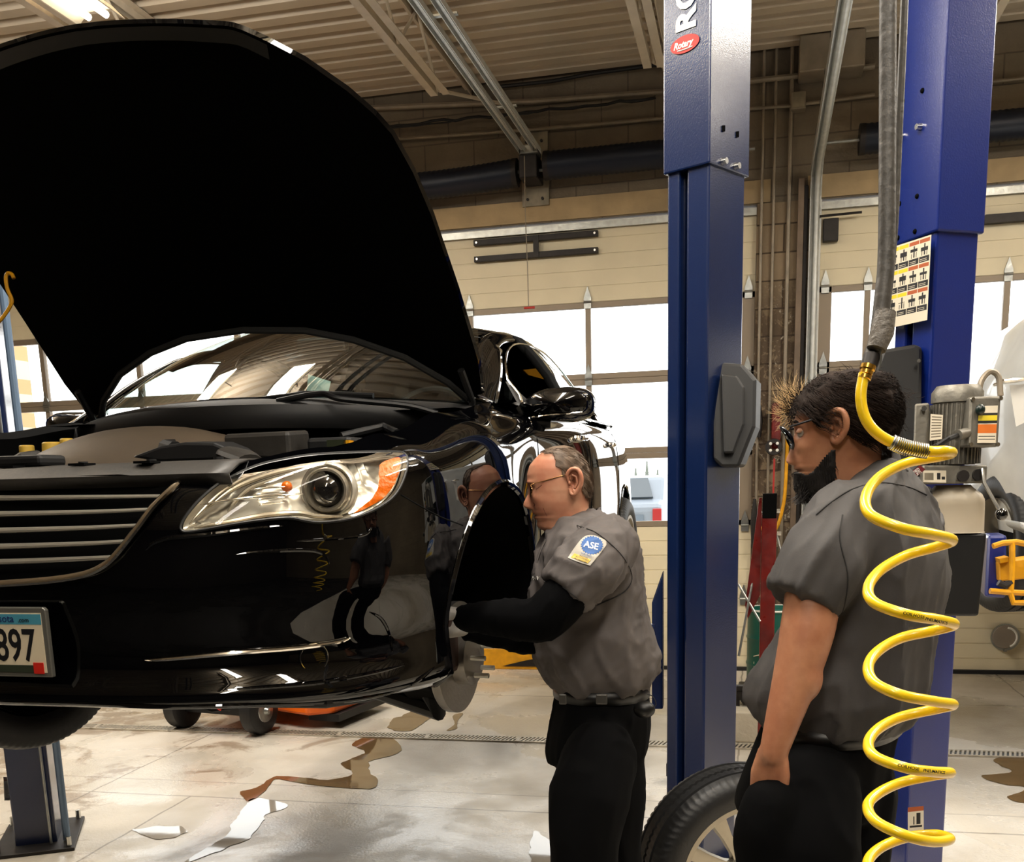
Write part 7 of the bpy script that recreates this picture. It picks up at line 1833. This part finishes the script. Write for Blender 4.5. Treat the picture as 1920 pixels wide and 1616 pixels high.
# ---- arms of the lift under the black sedan
for i, (px_, sgn) in enumerate(((0, 1),)):
    pass
def arm(cpt, tip, label, z=.98):
    t = thing('swing_arm', label, 'lift arm', (cpt[0], cpt[1], z))
    a, b_ = V(cpt[0], cpt[1], z), V(tip[0], tip[1], z); d = (b_ - a).normalized(); s_ = d.cross(V(0, 0, 1))
    MB().prism([a + s_ * .07, a - s_ * .07, b_ - s_ * .05, b_ + s_ * .05], (0, 0, .09)).build('beam', M['blue'], t, smooth=0, bevel=.006)
    MB().cyl(b_ + V(0, 0, .05), b_ + V(0, 0, .12), .05, n=20).build('pad', M['rubber'], t); return t
arm((-.42, 4.05), (-.95, 4.75), 'blue swing arm reaching under the sedan from the front post', .93)
arm((-2.82, 4.0), (-2.35, 4.75), 'blue swing arm reaching under the sedan from the left post', .93)
# dark blue brace on the left foot of the front post
br0 = [P(a, b_, D=4.25) for a, b_ in ((1243, 1070), (1243, 1330), (1222, 1330), (1222, 1130))]
tag(MB().prism(br0, (.0, .06, 0)).build('lock_housing', M['blue'], smooth=0, bevel=.006), 'dark blue bracket on the left of the front lift post behind his back', 'bracket')
# ---- white car on the neighbouring lift
M['whitecar'] = mat('dirty white car paint', (206, 208, 206), .3, coat=.5, var=.12, vscale=6)
wcx, wcy = 1.28, 5.2
wcar = thing('lifted_white_car', 'dirty white car raised on the neighbouring lift at the right edge', 'car', (2.2, 6.3, 0))
# silhouette: near flank seen edge-on, bulging shoulder above, tucking in below
def wp(px, py, Y): return P(px, py, Y=Y)
secs = []
Ys = (4.95, 5.05, 5.3, 5.9, 6.8, 7.6)
xs0 = [P(a, b_, Y=5.3) for a, b_ in ((1905, 1000), (1893, 955), (1880, 900), (1872, 850), (1868, 790), (1868, 760), (1874, 722), (1886, 690), (1900, 668), (1916, 640), (1938, 600), (1965, 570))]
for j, Yv in enumerate(Ys):
    ins = (.22, .10, .0, -.0, .0, .05)[j]; row = []
    for p in xs0:
        row.append(V(p.x + ins + .0, Yv, p.z))
    row += [V(p.x + 1.0 + (1.0 - (p.x - xs0[4].x)) - ins, Yv, p.z) for p in xs0[::-1]]
    secs.append(row)
MB().grid(secs, cv=True).build('body', M['whitecar'], wcar, smooth=50)
MB().prism(secs[0], (0, .02, 0)).build('front_face', M['whitecar'], wcar, smooth=0)
zc0 = xs0[0].z
MB().box(xs0[4].x + .12, xs0[4].x + 1.8, 5.1, 7.6, zc0 - .05, zc0 + .03).build('underbody', M['deepblack'], wcar, smooth=0)
MB().prism([P(a, b_, Y=4.96) for a, b_ in ((1912, 978), (1915, 990), (1945, 1008), (1945, 985))], (0, .3, 0)).build('rocker', M['whitecar'], wcar, smooth=0, bevel=.01)
xr0 = xs0[4].x
for (xa, za, nm2, mt2) in ((.35, .0, 'headlight', 'hl_trim'), (1.45, .0, 'headlight', 'hl_trim')): MB().prism([(xr0 + xa - .16, 4.95, xs0[5].z + .02), (xr0 + xa + .16, 4.95, xs0[5].z + .02), (xr0 + xa + .13, 4.95, xs0[5].z + .14), (xr0 + xa - .16, 4.95, xs0[5].z + .12)], (0, -.02, 0)).build(nm2, M[mt2], wcar, smooth=0, bevel=.008)
MB().prism([(xr0 + .6, 4.95, xs0[4].z - .12), (xr0 + 1.25, 4.95, xs0[4].z - .12), (xr0 + 1.3, 4.95, xs0[4].z + .08), (xr0 + .55, 4.95, xs0[4].z + .08)], (0, -.012, 0)).build('grille', M['deepblack'], wcar, smooth=0, bevel=.006)
MB().prism([(xr0 + .45, 4.95, xs0[9].z), (xr0 + 1.45, 4.95, xs0[9].z), (xr0 + 1.35, 4.95, xs0[11].z - .02), (xr0 + .55, 4.95, xs0[11].z - .02)], (0, -.012, 0)).build('windshield', M['wsglass'], wcar, smooth=0)
q = P(1888, 716, Y=5.02)
MB().tube([q + V(-.055, -.02, -.012), q + V(-.02, -.05, .0), q + V(.03, -.05, .002), q + V(.09, -.03, .008)], [.010, .016, .014, .01], 8, flat=.7).build('door_handle', M['chrome'], wcar)
MB().prism([P(a, b_, Y=5.0) for a, b_ in ((1893, 722), (1925, 720), (1925, 790), (1905, 800))], (0, .004, 0)).build('white_streaks', M['white'], wcar, smooth=0)
tc_ = P(1896, 1018, D=5.0); tcx = tc_.x
place_wheel(Matrix.Translation((tcx, tc_.y, tc_.z)) @ Matrix.Rotation(math.radians(14), 4, 'Z'), wcar)
# neighbour lift: blue carriage, yellow arm with foot guard, and a tyre below
nb_ = thing('lift_carriage', 'blue lift carriage beside the power unit under the white car', 'lift carriage', P(1860, 1060, D=4.3))
f0 = [P(a, b_, D=4.3) for a, b_ in ((1852, 1004), (1888, 1003), (1886, 1122), (1846, 1120))]
MB().prism(f0, (.02, .2, 0)).build('carriage', M['blue2'], nb_, smooth=0, bevel=.012)
na_ = thing('yellow_lift_arm', 'yellow lift arm with tubular foot guard at the right edge', 'lift arm', P(1900, 1080, D=4.2))
for pth in (((1862, 1024), (1880, 1018), (1905, 1016), (1925, 1020)), ((1856, 1108), (1885, 1110), (1925, 1112)), ((1898, 1018), (1898, 1065), (1895, 1112), (1900, 1130), (1925, 1130))):
    MB().tube([P(a, b_, D=4.2) for a, b_ in pth], .012, 8).build('guard_tube', M['yellow'], na_)
MB().prism([P(a, b_, D=4.25) for a, b_ in ((1872, 1054), (1940, 1044), (1940, 1084), (1874, 1090))], (0, .1, 0)).build('arm_beam', M['yellow'], na_, smooth=0, bevel=.006)
MB().prism([P(a, b_, D=4.22) for a, b_ in ((1874, 1048), (1892, 1044), (1896, 1052), (1876, 1056))], (0, .1, 0)).build('arm_bracket', M['yellow'], na_, smooth=0)
MB().tube([P(1872, 1092, D=4.2), P(1884, 1098, D=4.2), P(1896, 1092, D=4.2)], .014, 8).build('arm_pin', M['darksteel'], na_)
# ---- outside
M['snow'] = mat('wet snowy ground', (214, 216, 218), .8, var=.12, vscale=.4)
tag(MB().box(-40, 40, WY + .26, 60, -.12, -.05).build('outside_ground', M['snow'], smooth=0), kind='structure')
M['brick'] = mat('tan brick', (206, 160, 118), .8)
nt, b0_ = nodes(M['brick']); tcn = nt.nodes.new('ShaderNodeTexCoord').outputs['Object']; sx = nt.nodes.new('ShaderNodeSeparateXYZ'); nt.links.new(tcn, sx.inputs[0]); cbx = nt.nodes.new('ShaderNodeCombineXYZ')
nt.links.new(sx.outputs[0], cbx.inputs[0]); nt.links.new(sx.outputs[2], cbx.inputs[1]); brk = nt.nodes.new('ShaderNodeTexBrick'); nt.links.new(cbx.outputs[0], brk.inputs['Vector'])
brk.inputs['Scale'].default_value = 1; brk.inputs['Brick Width'].default_value = .40; brk.inputs['Row Height'].default_value = .2; brk.inputs['Mortar Size'].default_value = .012
brk.inputs['Color1'].default_value = srgb(204, 158, 112); brk.inputs['Color2'].default_value = srgb(190, 146, 104); brk.inputs['Mortar'].default_value = srgb(226, 200, 168); nt.links.new(brk.outputs['Color'], b0_.inputs['Base Color'])
q0 = P(24, 700, Y=10.2); q1 = P(56, 700, Y=10.2)
q1 = P(56, 700, Y=11.6); tag(MB().box(q1.x - 3.0, q1.x, 10.4, 11.6, -.05, 4.2).build('brick_building', M['brick'], smooth=0), 'tan brick building corner seen through the left door windows', 'building')
M['bark'] = mat('bare branches', (150, 144, 140), .8)
def bare_tree(x, y, h, seed, label):
    random.seed(seed); mb = MB()
    def br(p, d, L, r, lv):
        q = p + d * L; mb.tube([p, (p + q) / 2 + Vector((random.uniform(-1, 1), random.uniform(-1, 1), 0)) * L * .05, q], [r, r * .8, r * .6], 5, cap=False)
        if lv:
            for _ in range(3 if lv > 1 else 4):
                dd = (d + Vector((random.uniform(-.8, .8), random.uniform(-.8, .8), random.uniform(-.1, .6)))).normalized(); br(q - d * L * random.uniform(0, .3), dd, L * random.uniform(.55, .8), r * .6, lv - 1)
    br(Vector((x, y, -.05)), Vector((0, 0, 1)), h * .3, h * .012, 5)
    tag(mb.build('bare_tree', M['bark'], smooth=60), label, 'tree')
q = P(200, 745, Y=20); bare_tree(q.x, 20, 4.4, 3, 'bare tree outside the left door windows'); q = P(352, 750, Y=17); bare_tree(q.x, 19, 4.2, 8, 'bare tree outside seen just past the hood corner')
for k, (px_, hh_, lb) in enumerate(((1192, 2.0, 'distant conifer left in the gap behind the older man'), (1213, 2.3, 'taller distant conifer beside the lift post'), (1233, 1.9, 'distant conifer nearest the lift post'))):
    q = P(px_, 890, Y=48); mb = MB()
    for j in range(7): mb.lathe([(.03, hh_ * (.30 + .1 * j + .10)), (.22 - .025 * j, hh_ * (.2 + .1 * j)), (.27 - .03 * j, hh_ * (.17 + .1 * j))], (q.x, 48, 0), (0, 0, 1), 11)
    mb.cyl((q.x, 48, -.05), (q.x, 48, hh_ * .4), .15, n=6); tag(mb.build('conifer', mat('hazy green', (92, 98, 90), .9), smooth=0), lb, 'tree')
# parked car outside
pk = thing('parked_car', 'pale car with a red tail lamp parked outside behind the older man', 'car', V(P(1218, 960, Y=15).x, 15, 0))
q0, q1 = P(1194, 975, Y=14), P(1250, 975, Y=14); X0, X1 = q0.x - .3, q0.x + 1.5
X1 = P(1242, 950, Y=14).x; X0 = X1 - 1.8; prf = [(0, .35), (0, 1.20), (.05, 1.24), (.30, 1.30), (.55, 1.60), (2.4, 1.62), (3.0, 1.2), (4.0, 1.05), (4.2, .8), (4.2, .35)]
MB().prism([(X0, 14 + a, b_) for a, b_ in prf], (X1 - X0, 0, 0)).build('body', mat('snowy car paint', (120, 130, 142), .4, coat=.4), pk, smooth=0, bevel=.06)
MB().prism([(X0 + .15, 14.29, 1.31), (X1 - .15, 14.29, 1.31), (X1 - .24, 14.51, 1.565), (X0 + .24, 14.51, 1.565)], (0, -.02, .02)).build('rear_window', mat('car glass dark', (60, 70, 78), .1, coat=.5), pk, smooth=0)
for x in (X0 + .03, X1 - .13): MB().box(x, x + .12, 13.97, 14.02, .92, 1.18).build('tail_lamp', mat('tail lamp red', (150, 24, 30), .3), pk, smooth=0, bevel=.01)
MB().box(X0 + .25, X1 - .25, 13.98, 14.01, .75, 1.1).build('tailgate', mat('tailgate grey', (96, 108, 120), .5), pk, smooth=0)
for x in (X0 + .1, X1 - .3):
    for y in (14.75, 17.4): MB().cyl((x, y, .30), (x + .2, y, .30), .33, n=24).build('wheel', TIRE, pk)
# ================================================================ LIGHT
fx = P(190, 42, Z=4.16)
fixture(fx.x, fx.y - 1.25, 1.25, 'lit strip light at the top left above the raised hood', power=70)
for (x, y, pw, lab) in ((-.75, 1.2, 110, 'strip light over the nose of the black sedan'), (1.0, .0, 70, 'strip light over the younger man'), (1.9, 3.6, 90, 'strip light behind the rear blue post'), (-2.45, 2.7, 70, 'strip light over the far side of the sedan'), (3.6, 3.4, 90, 'strip light over the right hand bay'), (-5.6, 3.2, 75, 'strip light over the left bay'), (-.3, -2.9, 85, 'strip light over the aisle in front of the bays')):
    fixture(x, y, 2.4, lab, power=pw)
w_ = bpy.data.worlds.new('overcast sky'); scn.world = w_; w_.use_nodes = True
w_.node_tree.nodes['Background'].inputs[0].default_value = (1.0, .985, .96, 1); w_.node_tree.nodes['Background'].inputs[1].default_value = 4.5
scn.view_settings.view_transform = 'Standard'; scn.view_settings.look = 'None'; scn.view_settings.exposure = 0; scn.view_settings.gamma = 1
scn.view_settings.use_curve_mapping = False
scn.cycles.use_denoising = True; scn.cycles.max_bounces = 6; scn.cycles.transparent_max_bounces = 12; scn.cycles.glossy_bounces = 4
scn.cycles.sample_clamp_indirect = 6; scn.cycles.caustics_reflective = False; scn.cycles.caustics_refractive = False
scn.cycles.use_adaptive_sampling = True; scn.cycles.adaptive_threshold = .035
